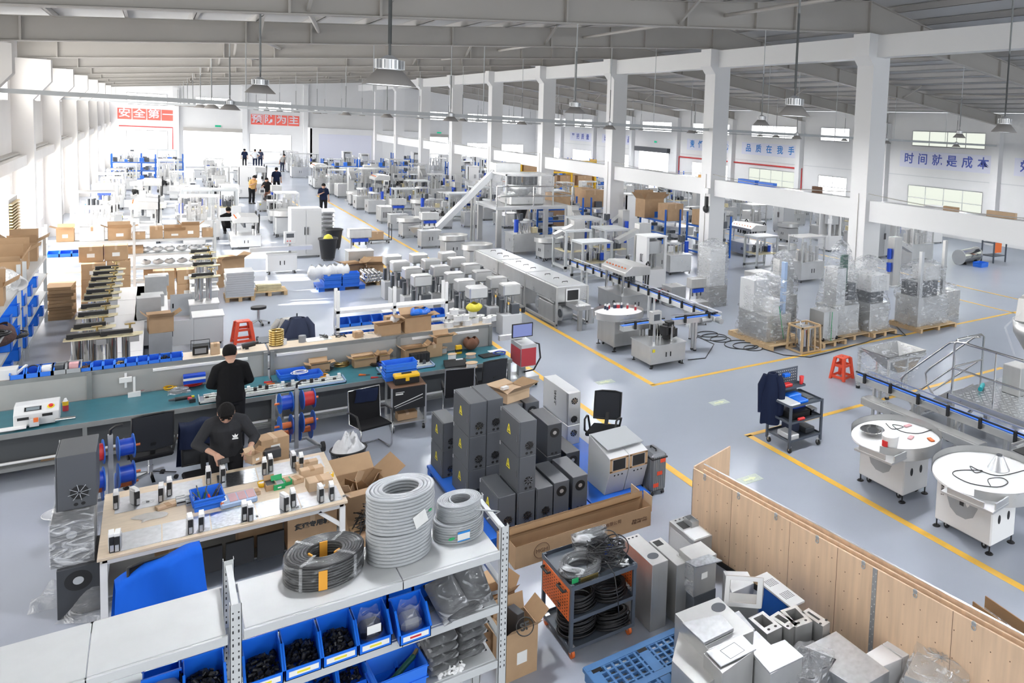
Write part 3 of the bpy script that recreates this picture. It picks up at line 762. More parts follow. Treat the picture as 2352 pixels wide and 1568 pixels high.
def person(label, p, rz, shirt, pants, h=1.72, vox=.012, lean=0, head=0, la=None, ra=None, hair='hair', sleeve=.5, legs=None, sit=0, long_hair=False, shoes='black', turn=0, cat='person'):
 """facing -y. la/ra: (elbow, wrist, hand direction, curl) relative to the feet at height 1.72; lean and head are forward angles"""
 t = thing('person', label, cat, p, rz); k = h / 1.72
 hz = .93 - sit
 LM = T(0, 0, hz) @ RX(lean) @ T(0, 0, -hz)
 def U(x, y, z): return LM @ Vector((x, y, z - (0)))
 sh = 1.42 - sit
 b = B(); n0 = 0
 loft(b, [(0, 0, hz - .06, .12, .10), (0, 0, hz + .05, .155, .105), (0, .0, hz + .2, .135, .095), (0, 0, hz + .38, .165, .11), (0, .01, sh - .02, .15, .09), (0, .012, sh + .03, .085, .068), (0, .005, sh + .10, .055, .057)]); b.move(LM)
 nk = U(0, .0, sh + .045)
 HM = T(*nk) @ RX(lean + head) @ RZ(turn) @ Matrix.Scale(1.12, 4); hb = B()
 loft(hb, [(0, -.012, .015, .045, .055), (0, -.028, .045, .058, .075), (0, -.015, .09, .068, .088), (0, -.005, .14, .074, .094), (0, .002, .19, .068, .086), (0, .004, .225, .04, .055), (0, .004, .237, .012, .02)], 20)
 hb.cb(0, -.108, .085, .026, .03, .045, 0, .007, .008)                           # nose
 for s in (-1, 1): hb.cb(s * .076, .0, .085, .018, .035, .06)                       # ears
 b.add([tuple(HM @ Vector(v)) for v in hb.v], hb.f, True)
 SHO = {}
 for s, arm in ((-1, la), (1, ra)):
  S0 = U(s * .168, .01, sh - .045); limb(b, [U(s * .05, .012, sh + .03), S0], [.05, .055]); SHO[s] = S0
  if arm is None: arm = (U(s * .235, .03, sh - .32), U(s * .245, -.03, sh - .57), Vector((0, -.1, -1)), .4)
  e, w, d, c = arm; e = Vector(e); w = Vector(w)
  limb(b, [S0, e, w], [.052, .04, .028]); hand(b, w, Vector(d), -s if d[2] < -.5 else s, c, Vector((0, -1, 0)) if abs(Vector(d).normalized().z) > .7 else Vector((0, 0, 1)))
  SHO[(s, 'e')] = e; SHO[(s, 'w')] = w
 lg = legs or [[(-.095, 0, hz), (-.105, -.015, .50 - sit * .5), (-.11, .02, .09)], [(.095, 0, hz), (.105, -.015, .50 - sit * .5), (.11, .02, .09)]]
 for L in lg: limb(b, L, [.085, .057, .042]);
 o = obj('body', b, 'skin', t); o.scale = (k, k, k); rm = o.modifiers.new('skin', 'REMESH'); rm.mode = 'VOXEL'; rm.voxel_size = vox * .8; rm.use_smooth_shade = True
 # face: eyes, brows, mouth
 if vox < .011:
  f = B()
  for s in (-1, 1): f.cb(s * .031, -.094, .118, .026, .012, .011).cb(s * .031, -.096, .141, .034, .010, .008)
  obj('eyes', f.move(HM), 'black', o); obj('mouth', B().cb(0, -.098, .052, .04, .01, .008).move(HM), 'pink', o)
 hh = B(); loft(hh, [(0, .022, .085 if not long_hair else -.12, .070, .075), (0, .016, .13, .083, .093), (0, .0, .165, .084, .106), (0, -.002, .20, .078, .1), (0, .004, .238, .052, .068), (0, .004, .252, .015, .02)], 20)
 if not long_hair: hh.cb(0, -.075, .175, .12, .05, .05, 0, .01, .01)
 q = obj('hair', hh.move(HM), hair, t); q.scale = (k, k, k)
 if vox < .011: rm = q.modifiers.new('hair', 'REMESH'); rm.mode = 'VOXEL'; rm.voxel_size = .008; rm.use_smooth_shade = True
 # shirt
 c = B(); loft(c, [(0, 0, hz - .10, .178, .128), (0, 0, hz + .02, .182, .13), (0, 0, hz + .2, .172, .125), (0, 0, hz + .38, .192, .132), (0, .01, sh - .01, .165, .105), (0, .012, sh + .035, .085, .078)]); c.move(LM)
 for s in (-1, 1):
  e, w = SHO[(s, 'e')], SHO[(s, 'w')]
  limb(c, [tuple(U(s * .06, .014, sh + .012)), SHO[s]], [.068, .076])
  if sleeve <= .5: limb(c, [SHO[s], SHO[s].lerp(e, sleeve * 1.5)], [.072, .062])
  else: limb(c, [SHO[s], e, e.lerp(w, (sleeve - .5) * 2)], [.075, .062, .05])
 q = obj('shirt', c, shirt, t); q.scale = (k, k, k); rm = q.modifiers.new('shirt', 'REMESH'); rm.mode = 'VOXEL'; rm.voxel_size = vox; rm.use_smooth_shade = True
 g = B(); loft(g, [(0, 0, hz - .13, .15, .118), (0, 0, hz - .02, .172, .122), (0, 0, hz + .06, .165, .118)])
 for L in lg: limb(g, L[:2] + [tuple(Vector(L[1]).lerp(Vector(L[2]), .96))], [.098, .074, .062])
 q = obj('trousers', g, pants, t); q.scale = (k, k, k); rm = q.modifiers.new('trousers', 'REMESH'); rm.mode = 'VOXEL'; rm.voxel_size = vox * 1.2; rm.use_smooth_shade = True
 for L in lg:
  x, y, z = L[2]; s_ = B(); loft(s_, [(x, y - .05, z - .09, .045, .13), (x, y - .05, z - .06, .048, .13), (x, y - .02, z - .02, .042, .09), (x, y, z + .02, .04, .05)]); q = obj('shoe', s_, shoes, t); q.scale = (k, k, k)
 return t
# ---------------------------------------------------------------- front rack with the cable coils
RK = thing('shelving_rack', 'light grey slotted-angle rack in front, with cable coils on its top', 'rack')
YF, YB = 6.53, 7.27
def rk_board(x0, x1, z):
 obj('shelf_board', B().box(x0, YF + .03, z - .02, x1, YB - .02, z), 'rack_grey', RK, bev=.004)
 obj('beam', B().box(x0 - .01, YF, z - .075, x1 + .01, YF + .028, z - .004), 'rack_grey', RK, bev=.004)
 obj('beam', B().box(x0 - .01, YB - .028, z - .075, x1 + .01, YB, z - .004), 'rack_grey', RK)
for z in (1.8, 1.30, .78):
 rk_board(.47, 1.52, z); rk_board(1.525, 2.30, z)
for z in (1.8, 1.30, .78): rk_board(-.38, .36, z); rk_board(-1.55, -.385, z)
for x in (-1.62, .415, 2.345):
 for y in (YF - .005, YB - .05):
  b = B().box(x - .035, y, 0, x - .031, y + .055, 2.02).box(x + .031, y, 0, x + .035, y + .055, 2.02).box(x - .035, y, 0, x + .035, y + .004, 2.02)
  po = obj('post', b, 'rack_grey', RK); hb = B()
  for k in range(26):
   z = .7 + k * .05
   for dx in (-.017, .017): hb.cb(x + dx, y - .0005, z, .008, .003, .011 if k % 2 else .022)
  obj('slot', hb, 'black', po)
 for z in (1.97, 1.45, .95): obj('cross_brace', B().bar((x, YF + .04, z), (x, YB - .05, z), .04, .03), 'rack_grey', RK)
 obj('cross_brace', B().bar((x, YF + .04, 1.4), (x, YB - .05, 1.0), .03, .03), 'rack_grey', RK)
# coils
k1 = coil('cut', (1.04, 7.03, 1.8), .285, .125, .205, 9, 'cable_black_coil'); k1['label'] = 'black conduit coil in clear film with orange tape on the rack top'
def shell(p, R, r, h, m, name='film_wrap'):
 return obj(name, B().lathe([(r, .0), (r - .004, h * .5), (r, h), (r + .03, h + .006), ((R + r) / 2, h + .008), (R - .03, h + .006), (R + .004, h - .03), (R + .007, h * .5), (R + .004, .01)], n=56), m, p)
shell(k1, .285, .125, .205, 'film_thin')
for a in (-1.75, .6, 2.6):
 c, s = math.cos(a), math.sin(a); b = B().hexa([(.293 * c - dx * s, .293 * s + dx * c, z) for dx, z in ((-.03, .01), (.03, .01))] + [(.297 * c - dx * s, .297 * s + dx * c, z) for dx, z in ((.03, .01), (-.03, .01))] + [(.293 * c - dx * s, .293 * s + dx * c, .17) for dx in (-.03, .03)] + [(.297 * c - dx * s, .297 * s + dx * c, .17) for dx in (.03, -.03)])
 obj('tape_strip', b, 'tape_orange', k1)
 obj('tape_strip', B().box(.108, -.028, .05, .118, .028, .21).move(RZ(a + .9)), 'tape_orange', k1)
for a in (-2.3, -.9, .9, 2.2):
 obj('strap', B().box(.29, -.012, .0, .296, .012, .2).box(.12, -.012, .21, .29, .012, .216).move(RZ(a)), 'film_dense', k1)
for nm, p, R, r, h, n in (('large grey corrugated conduit coil at the bottom of the taller stack', (1.595, 7.005, 1.8), .255, .13, .272, 9), ('large grey corrugated conduit coil on top of the taller stack', (1.605, 7.01, 2.078), .266, .14, .322, 11),
                          ('smaller grey conduit coil under another, with a blue and white label', (2.10, 7.05, 1.8), .215, .12, .18, 8), ('small thin grey cable coil topping the shorter stack', (2.105, 7.06, 1.98), .185, .095, .15, 10)):
 c = coil(nm, p, R, r, h, n, 'cable_grey'); shell(c, R, r, h, 'film_thin')
 if 'blue and white' in nm:
  obj('paper_label', B().box(-.07, -.225, .035, .035, -.222, .125), 'paper', c); obj('label_bar', B().box(-.07, -.227, .105, .035, -.224, .125).box(-.07, -.227, .035, .035, -.224, .045), 'azure_letter', c)
  obj('brand_badge', B().prism([(.028 * math.cos(a * .5), .014 * math.sin(a * .5)) for a in range(13)], 0, .003).move(MF(-.12, -.222, .08)), 'green', c)
 if 'top of the taller' in nm:
  obj('paper_label', B().box(-.06, -.002, -.06, .06, .001, .06).move(T(.10, -.25, .10) @ RZ(.4) @ RY(-.3)), 'paper', c)
  obj('brand_badge', B().prism([(.02 * math.cos(a * .5), .013 * math.sin(a * .5)) for a in range(13)], 0, .003).move(T(.19, -.19, .13) @ RZ(.7) @ RX(PI / 2)), 'green', c)
  obj('inner_loop', B().tube([(.13 * math.cos(a * .4 + 2.6), .12 * math.sin(a * .4 + 2.6), .20 - .01 * a) for a in range(9)], .014, 7), 'cable_grey', c)
 if 'small thin' in nm: obj('loose_end', B().tube([(.09 * math.cos(a * .4 + 2.2) + .003 * a * a, .09 * math.sin(a * .4 + 2.2) - .011 * a, .15 - .002 * a * a) for a in range(10)] + [(.19, -.2, -.02)], .008, 6), 'cable_grey', c)
# bins under the top: a front row turned towards us and a back row
gb = 'large blue picking bins on the front rack'
for k, x in enumerate((.585, .83, 1.075, 1.32, 1.60)):
 y = 6.70 - (.07 if k == 4 else 0)
 binthing(('large blue bin of black fittings beside the rack post, yellow-marked label', 'second large blue bin of black fittings from the rack post', 'third large blue bin of black fittings from the rack post', 'large blue bin holding a bag with a printed paper tag', 'large blue bin with knotted clear bags and a blank white label')[k], (x, y, 1.30), .235, .38, .21, 0, 'bin_blue', gb, 'warn_yellow' if k < 4 else 'red')
 if k < 3: heap('black plastic fittings filling the %s large blue bin from the post' % NTH[k], (x, y + .02, 1.31), .21, .33, .13, 'black', 130, .028, seed=k)
 else:
  bg_ = thing('plastic_bag', 'clear bag with %s inside a large blue bin' % ('dark parts and a paper tag' if k == 3 else 'grey curved elbows'), 'bag', (x, y, 1.31)); r = random.Random(k)
  obj('contents', B().cb(0, .02, .01, .16, .2, .1), 'black' if k == 3 else 'lens_grey', bg_, bev=.03)
  obj('film_sack', B().grid(lambda u, v: ((.10 - .03 * v + .015 * math.sin(9 * u + 5 * v)) * math.cos(u * 2 * PI), (.12 - .05 * v) * math.sin(u * 2 * PI) + .02, .02 + v * (.2 + .02 * math.sin(u * 20))), 20, 6), 'film', bg_)
  if k == 3: obj('paper_tag', B().box(-.05, -.13, .10, .05, -.127, .17), 'paper', bg_)
for k, x in enumerate((1.40, 1.60, 1.80, 2.0, 2.19)):
 binthing('blue bin in the back row of the middle shelf, %s from the post' % NTH[k], (x, 7.10, 1.30), .19, .28, .20, PI, 'bin_blue', 'blue bins in the back row of the front rack')
def polybag(label, p, w, d, h, rz, m='black_soft', seed=1, tilt=0):
 t = thing('plastic_bag', label, 'bag', p, rz, 'bags of black parts on the front rack'); r = random.Random(seed); a = [r.uniform(0, 6) for _ in range(5)]
 def sh(s):
  def q(u, v):
   e = 1 - (2 * u - 1) ** 4; f = 1 - (2 * v - 1) ** 4
   return ((u - .5) * w, (v - .5) * d, (h * .5 + s * h * .5 * (e * f) ** .5 * (.85 + .15 * math.sin(9 * u + a[0]) * math.sin(8 * v + a[1])) + tilt * (v - .5)))
  return q
 for s, n in ((1.0, 'film_sack'), (.9, 'contents')):
  g = B().grid(sh(s), 12, 10); n0 = len(g.v); g2 = B().grid(sh(-s), 12, 10); g.add(g2.v, [tuple(reversed(f)) for f in g2.f], True); obj(n, g, 'film_dense' if n == 'film_sack' else m, t)
 return t
polybag('big clear bag of black parts at the left of the middle shelf pile', (1.93, 6.72, 1.34), .27, .36, .12, .25, seed=3, tilt=.22)
polybag('big clear bag of black parts next to the right rack post', (2.16, 6.80, 1.34), .26, .42, .12, .1, seed=4, tilt=.3)
polybag('thin clear bag of black parts under the middle shelf pile', (2.02, 6.60, 1.302), .30, .18, .05, .1, seed=5)
for k in range(4): polybag('bag of black parts, %s from the bottom of the lower left pile' % NTH[k], (1.86, 6.78, .79 + k * .085), .26, .40, .095, .12 - .05 * k, seed=10 + k)
for k in range(4): polybag('bag of black parts, %s from the bottom of the lower right pile' % NTH[k], (2.13, 6.83, .79 + k * .085), .25, .38, .095, -.05 + .04 * k, seed=20 + k)
heap('white plastic nuts spilling in front of the lower bags', (1.93, 6.62, .79), .22, .12, .05, 'white_paint', 60, .03, seed=5, name='plastic_nuts')
polybag('nearly empty clear bag with a few black pieces on the shelf', (1.80, 6.86, 1.302), .17, .22, .05, .3, seed=31)
for k in range(6): binthing('blue bin in the row behind the lowest visible shelf, %s from the post' % NTH[k], (.58 + k * .215, 6.98, .78), .205, .30, .19, 0, 'bin_blue', 'blue bins on the lower shelf of the front rack'); heap('black screws in the lower shelf bin, %s from the post' % NTH[k], (.58 + k * .215, 6.99, .79), .17, .22, .11, 'cable_black', 60, .022, seed=40 + k)
crate('large blue crate with tools at the front of the lower shelf', (1.52, 6.70, .78), .36, .33, .22, .05)
obj_t = thing('caulking_gun', 'caulking gun with dark handle lying in the large blue crate', 'tool', (1.56, 6.70, .86), .5); obj('barrel', B().cyl((-.12, 0, .02), (.12, 0, .1), .025, n=10), 'dark_green', obj_t); obj('handle', B().bar((.1, 0, .09), (.16, .0, .14), .03, .02), 'copper_coil', obj_t)
binthing('large blue bin of black fittings in the left bay beside the post', (.24, 6.70, 1.30), .235, .38, .21, 0, 'bin_blue', gb); heap('black fittings filling the bin left of the rack post', (.24, 6.72, 1.31), .21, .33, .15, 'black', 130, .028, seed=9)
binthing('blue bin set behind another in the left rack bay', (.22, 7.06, 1.30), .21, .28, .21, 0); binthing('blue bin next to the bagged parts in the left rack bay', (0.0, 6.95, 1.30), .21, .3, .2, PI)
polybag('loose clear bag of grey parts in the left rack bay', (-.02, 6.68, 1.31), .3, .3, .18, .3, 'lens_grey', 8)

# ---------------------------------------------------------------- assembly table
TB = thing('assembly_table', 'pale wood assembly table with white legs in front of the seated worker', 'table')
obj('table_top', B().box(-.51, 10.5, .74, 1.80, 12.27, .775), 'tabletop', TB, bev=.004); obj('apron_frame', B().box(-.47, 10.54, .68, 1.76, 10.58, .74).box(-.47, 12.19, .68, 1.76, 12.23, .74).box(-.47, 10.54, .68, -.43, 12.23, .74).box(1.72, 10.54, .68, 1.76, 12.23, .74), 'white_paint', TB)
for x in (-.46, 1.75):
 for y in (10.56, 12.21): obj('leg', B().cb(x, y, 0, .06, .06, .7), 'white_paint', TB)
obj('lower_shelf', B().box(-.45, 10.75, .2, 1.74, 12.1, .22), 'bench_steel', TB); obj('brace', B().bar((1.74, 10.56, .45), (1.5, 10.56, .69), .04), 'white_paint', TB)
TZ = .775
for k in range(5):
 x = -.20 + k * .435; o = tag(obj('metal_plate', B().cb(0, 0, 0, .425, .46, .003), 'zinc_sheet' if k in (2, 3) else 'alu_sheet', None, (x, 10.80, TZ)), 'thin mounting plate in the front row on the assembly table, %s from the left' % NTH[k], 'metal plate', 'mounting plates on the assembly table')
for k, x in enumerate((-.20, .22, .78, 1.20, 1.58)):
 tag(obj('metal_plate', B().cb(0, 0, 0, .41 if k < 4 else .3, .46, .003), 'zinc_sheet' if k == 2 else 'alu_sheet', None, (x, 11.93 - (.0 if k else .10), TZ)), 'thin mounting plate in the back row on the assembly table, %s from the left' % NTH[k], 'metal plate', 'mounting plates on the assembly table')
dr = thing('servo_drive', 'x', 'drive unit', (0, 0, 0), 0, 'black and white drive units standing on the assembly table')
obj('housing', B().cb(0, 0, .0, .044, .13, .165), 'black', dr, bev=.003); obj('top_cap', B().cb(0, .01, .165, .046, .135, .035).cb(-.023, .02, .0, .006, .10, .17), 'white_paint', dr, bev=.003)
obj('terminal_strip', B().cb(0, -.07, .01, .03, .016, .07), 'alu', dr); obj('heat_fin', B().cb(.026, .01, .0, .008, .12, .16), 'alu', dr)
DPX = [(256, 1268), (270, 1266), (266, 1169), (310, 1161), (370, 1152), (389, 1138), (437, 1226), (463, 1220), (562, 1195), (575, 1197), (655, 1174), (674, 1164), (738, 1153), (763, 1148), (479, 1112), (512, 1106), (608, 1090), (622, 1082), (675, 1074), (693, 1078)]
for k, (px, py) in enumerate(DPX):
 p = F(px, py, TZ + .004); o = dr if k == 0 else dup(dr, (0, 0, 0)); o.location = (p.x, p.y + .06, TZ + .004); o.rotation_euler[2] = (.06, -.05, .0)[k % 3] + (.35 if k in (3, 10) else 0)
 o['label'] = 'white-capped drive unit, %s' % ('at the front left corner, left of a pair', 'at the front left corner, right of a pair', 'at the back left, farthest left', 'at the back left, turned slightly', 'left of a pair before the small connectors', 'right of a pair behind the small connectors', 'in front of the blue tool crate, left one', 'in front of the blue tool crate, right one', 'in front of the parts organiser, left one', 'in front of the parts organiser, right one', 'turned unit before the green boxes', 'thin unit before the green boxes', 'before the largest carton, left one', 'near the right front corner of the table', 'behind the tool crate, left one', 'behind the tool crate, beside the sleeve', 'left of a pair beside the open carton', 'right of a pair beside the open carton', 'far back on the table, left of pair', 'far back on the table, right of pair')[k]
 if k in (3, 6, 8, 10, 13):
  q = F(px + 22, py - 4, TZ + .004); polyo = thing('parts_bag', 'small clear parts bag lying beside %s drive' % ('the turned back left', 'the tool crate front', 'the organiser front', 'the turned front', 'the right corner')[(3, 6, 8, 10, 13).index(k)], 'bag', (q.x + .03, q.y + .04, TZ + .003), k)
  obj('film_sack', B().grid(lambda u, v: ((u - .5) * .12, (v - .5) * .09, .022 * math.sin(PI * u) * math.sin(PI * v) + .004 * math.sin(19 * u) * math.sin(17 * v)), 10, 8), 'film_dense', polyo); obj('contents', B().cb(0, 0, 0, .03, .02, .012), 'black', polyo)
p = F(476, 1158, TZ); cr = crate('blue crate of pliers and screwdrivers on the assembly table', (p.x, p.y + .02, TZ), .27, .36, .15, .06)
for k, (x, y, a, m, e) in enumerate(((-.08, .08, .3, 'dark_green', 'a green handled pair of pliers'), (-.03, .02, -.2, 'dark_green', 'a second green pair of pliers'), (.07, .06, -.6, 'black', 'a long black screwdriver'), (.02, -.06, .5, 'red', 'a red handled screwdriver'), (-.07, -.08, .9, 'motor_blue', 'a dark blue cutter'), (.08, -.05, -.4, 'black', 'a black crimping tool'))):
 t = thing('hand_tool', e[2:] + ' in the blue crate on the assembly table', 'tool', (p.x + x, p.y + .02 + y, TZ + .015), a)
 obj('handle', B().bar((0, -.05, .02), (.01, .04, .11), .022, .018), m, t, bev=.004); obj('blade', B().bar((.01, .04, .11), (.014, .10, .17), .012, .006), 'dark_steel', t)
p = F(548, 1160, TZ); og = thing('parts_organizer', 'clear parts organiser with pink trays and side handle on the table', 'organizer', (p.x, p.y + .12, TZ), .06)
obj('case', B().cb(0, 0, 0, .36, .30, .065), 'light_blue', og, bev=.012); obj('handle', B().tube([(-.17, .10, .07), (-.12, .08, .07), (-.12, -.06, .07), (-.17, -.08, .07)], .011, 6), 'white_paint', og)
for k in range(3): obj('tray', B().cb(-.05 + k * .09, .0, .066, .078, .24, .004), 'pink', og)
for y in (-.10, .10): obj('latch', B().cb(-.165, y, .05, .03, .04, .02), 'cable_orange', og)
obj('lid', B().cb(.01, 0, .071, .33, .29, .004), 'clear_plastic', og)
for k in range(2):
 p = F(415 + k * 22, 1158, TZ); t = thing('connector_block', 'stack of small black and silver connectors on the table, %s column' % ('left', 'right')[k], 'connectors', (p.x, p.y + .05, TZ), .05)
 for j in range(5): obj('connector', B().cb(0, .06 - j * .033, 0, .085, .028, .05 + .004 * (4 - j)), 'alu' if j % 2 else 'cable_grey', t); obj('pin_row', B().cb(0, .046 - j * .033, .03, .08, .004, .018), 'black', t)
p = F(345, 1186, TZ); tag(obj('work_glove', B().grid(lambda u, v: ((u - .5) * .24 + .03 * math.sin(5 * v), (v - .5) * .22 + .02 * math.sin(6 * u), .004 + .024 * math.sin(PI * u) ** .5 * math.sin(PI * v) ** .5 * (1 + .4 * math.sin(13 * u + 7 * v))), 14, 12), 'grey_cloth', None, (p.x, p.y, TZ), .3), 'crumpled grey work glove on the bare wood of the table', 'glove')
carton('flat opened carton beside the work glove on the table', (F(385, 1163, TZ).x, F(385, 1163, TZ).y, TZ), .22, .10, .035, .3, note=0, m='cardboard_light')
for k, (px, py, w, d, h, e, rz) in enumerate(((735, 1122, .27, .22, .12, 'largest kraft carton on the assembly table, nearest its right end', .06), (716, 1092, .26, .13, .10, 'long kraft carton in the middle of three on the table', .08), (705, 1075, .25, .10, .09, 'long kraft carton farthest back of three on the table', .06), (682, 1110, .12, .14, .07, 'small kraft carton left of the three long ones', .3), (589, 1136, .08, .10, .05, 'small kraft box with white lid beside the parts organiser', .1), (600, 1056, .13, .10, .06, 'kraft box at the back edge of the assembly table', .2))):
 p = F(px, py, TZ); carton(e, (p.x, p.y + d * .3, TZ), w, d, h, rz, m='cardboard_light', note=(k == 0))
p = F(640, 1123, TZ); carton('open green edged carton with a foil bag on the table', (p.x, p.y + .06, TZ), .12, .16, .07, .1, 1, m='green', note=1, fill='lens_grey', flaps=(0, 0, 1, 0)); p = F(660, 1115, TZ); carton('green box with red print on the assembly table', (p.x, p.y + .06, TZ), .1, .12, .07, .15, m='green', note=0)
p = F(622, 1125, TZ); carton('open kraft box with orange wire nuts on the table', (p.x, p.y + .07, TZ), .11, .19, .075, .05, 1, m='cardboard', note=0, fill='black', flaps=(0, 0, 1, 0))
p = F(604, 1118, TZ); t = thing('tin_can', 'open yellow tin holding small screws on the table', 'tin', (p.x, p.y + .03, TZ)); obj('wall', B().lathe([(.045, 0), (.058, .06), (.054, .06), (.042, .006), (0, .006)], n=20), 'yellow', t); obj('screws', B().rod(0, 0, .03, .045, .05), 'alu', t)
p = F(758, 1098, TZ); t = thing('tape_roll', 'roll of yellow tape standing near the right table edge', 'tape', (p.x, p.y + .05, TZ)); obj('tape_ring', B().lathe([(.05, 0), (.05, .05), (.035, .05), (.035, 0), (.05, 0)], n=20), 'yellow', t); obj('core', B().lathe([(.035, .002), (.035, .052), (.03, .052), (.03, .002)], n=20), 'paper', t)
p = F(600, 1092, .8)
# stuff below the table
for k, (x, y, w, d, h, e) in enumerate(((1.45, 10.85, .52, .35, .40, 'large brown shipping carton with black print under the table'), (.95, 11.2, .45, .4, .35, 'brown carton behind others under the table'), (.1, 11.0, .3, .3, .2, 'dark carton under the left end of the table'))):
 c = carton(e, (x, y, .22), w, d, h, .0, note=0)
 if k == 0: text('print', '货运专用箱', .075, 'print_black', c, ON_F(0, -d / 2 - .002, .28), .004)
for k in range(4): plainbox('black_module', 'flat black module leaning under the table front, %s from left' % NTH[k], 'module', (.12 + k * .3, 10.68, .222), .27, .05, .30, 'black', .04, 'black modules under the assembly table')
# grey cabinets left of the table
t = ctrl_box('dark grey control cabinet on top of the stack left of the table', (-.70, 11.62, 1.05), .32, .62, .62, 0, 'warn', None)
t2 = ctrl_box('film wrapped dark control cabinet in the middle of the stack left of the table', (-.73, 11.35, .55), .34, .70, .48, 0, 'fan', None, 'box_dark')
obj('film_wrap', B().grid(lambda u, v: (-.18 + .36 * u, -.37 + .74 * v, .50 + .006 * math.sin(17 * u + 9 * v)), 12, 20).box(-.178, -.362, .0, .178, -.358, .5).box(.176, -.36, 0, .18, .36, .5), 'film_dense', t2)
ctrl_box('dark control cabinet at the bottom of the stack left of the table', (-.68, 11.28, 0), .34, .70, .55, 0, 'fan', None, 'box_dark')
for k, (px, py, s) in enumerate(((125, 1380, 1), (215, 1400, 1.2))):
 p = F(px, py, 0); t = tag(obj('crumpled_film', B().grid(lambda u, v: ((u - .5) * .4 * s, (v - .5) * .35 * s, (.16 * math.sin(PI * u) * math.sin(PI * v) * (1 + .6 * math.sin(11 * u + 5 * v)) + .004) * s), 18, 16), 'film_dense', None, (p.x, p.y, 0), k), 'crumpled clear film on the floor %s the stacked dark cabinets' % ('left of', 'in front of')[k], 'plastic film')
# blue cloth over a chair
p = F(350, 1420, 0)
t = office_chair('office chair under a bright blue cloth in front of the assembly table', (.02, 9.3, 0), .12, .46, .5, False, True, 'black')
def bc(u, v):
 x = (u - .5) * .66; a = (v - .5) * 2; fold = .02 * math.sin(9 * u + 3 * a) + .012 * math.sin(17 * u - 2 * a); dz = .34 * max(0, -x - .10)
 if a < 0: return (x * (1 + .1 * -a), .24 - .06 - .10 * -a + fold, 1.06 - .52 * -a - dz + .12 * x)
 return (x * (1 + .1 * a), .30 + .05 * a + fold, 1.06 - .55 * a - dz + .12 * x)
tag(obj('cloth', B().grid(bc, 26, 24), 'cloth_blue', None, (.02, 9.30, .02), .12), 'bright blue cloth thrown over the chair back behind the rack', 'cloth')

# ---------------------------------------------------------------- office chairs, reels, bins round the table
office_chair('black mesh office chair with chrome base facing the left workbench', (-.10, 14.38, 0), PI + .15, .48, .52, True, True, 'chrome')
def reel_stand(label, p, rz, cols):
 t = thing('cable_reel_stand', label, 'reel stand', p, rz)
 fb = B().bar((-.30, -.2, .09), (-.22, .35, .09), .04).bar((.30, -.2, .09), (.22, .35, .09), .04).bar((-.3, -.16, .09), (.3, -.16, .09), .04).bar((-.22, .33, .09), (.22, .33, .09), .04)
 obj('base_frame', fb, 'dull_steel', t); obj('mast', B().cb(0, .02, .07, .05, .05, 1.02), 'dull_steel', t)
 obj('grip', B().tube([(0, .02, 1.05), (0, .0, 1.16), (.05, -.05, 1.22), (.12, -.06, 1.22)], .016, 7), 'black', t)
 for s in (-1, 1): w = obj('wheel', B().cyl((s * .31, -.2, .085), (s * .35, -.2, .085), .085, n=20), 'black', t); obj('hub_cap', B().cyl((s * .315, -.2, .085), (s * .356, -.2, .085), .05, n=16), 'orange', w)
 k = 0
 for z, y in ((.88, 0.0), (.50, 0.0), (.30, .18)):
  for s in (-1, 1):
   x = s * .155;
   e = obj('reel', B().cyl((x - .085, y, z), (x - .075, y, z), .165, n=28).cyl((x + .075, y, z), (x + .085, y, z), .165, n=28), 'rack_blue', t)
   obj('wire', B().cyl((x - .075, y, z), (x + .075, y, z), .115 if cols[k] != 'x' else .05, n=24), cols[k] if cols[k] != 'x' else 'cable_orange', e); obj('axle_knob', B().cyl((x + s * .085, y, z), (x + s * .15, y, z), .018, n=10), 'cable_orange', e); k += 1
 return t
reel_stand('reel stand with blue and red wire reels beside the workbench leg', (1.73, 14.42, 0), .1, ['motor_blue', 'red', 'x', 'x', 'x', 'x'])
reel_stand('blue reel stand standing behind the dark control cabinet', (-.50, 13.55, 0), .15, ['red', 'motor_blue', 'motor_blue', 'motor_blue', 'x', 'x'])
t = thing('floor_basin', 'shallow white basin on the floor beside the dark cabinet', 'basin', (-1.0, 13.75, 0)); obj('bowl', B().lathe([(.12, 0), (.20, .06), (.195, .06), (.115, .008), (0, .008)], n=24), 'grey_white', t); obj('rim', B().torus((0, 0, .06), .2, .006, 24, 6), 'white_paint', t)
sc = sled_chair('black sled base chair with a navy jacket over it', (2.72, 13.95, 0), .22)
def drape(u, v):
 x = (u - .5) * .36; a = v * 1.35 - .35
 return (x + .03 * math.sin(7 * v), (.27 + .05 * a + .03 + .012 * math.sin(14 * u + 3 * v)) if a > 0 else .20 + .01 * math.sin(14 * u), 1.0 - abs(a) * .68 - .1 * x)
g = B().grid(drape, 18, 16); g.tube([(.10, .30, .92), (.16, .34, .7), (.15, .35, .45), (.17, .34, .28)], [.06, .06, .055, .05], 9)
tag(obj('draped_jacket', g, 'navy', None, (2.72, 13.95, 0), .22), 'navy jacket draped over the sled chair backrest', 'jacket')
t = thing('waste_bin', 'round bin lined with black bag and full of clear film', 'bin', (2.24, 13.05, 0))
obj('bag_wall', B().lathe([(.17, 0), (.24, .40), (.25, .44), (.235, .44), (.165, .01), (0, .01)], n=28), 'trash_bag', t); obj('rim', B().torus((0, 0, .44), .245, .012, 28, 7), 'black', t)
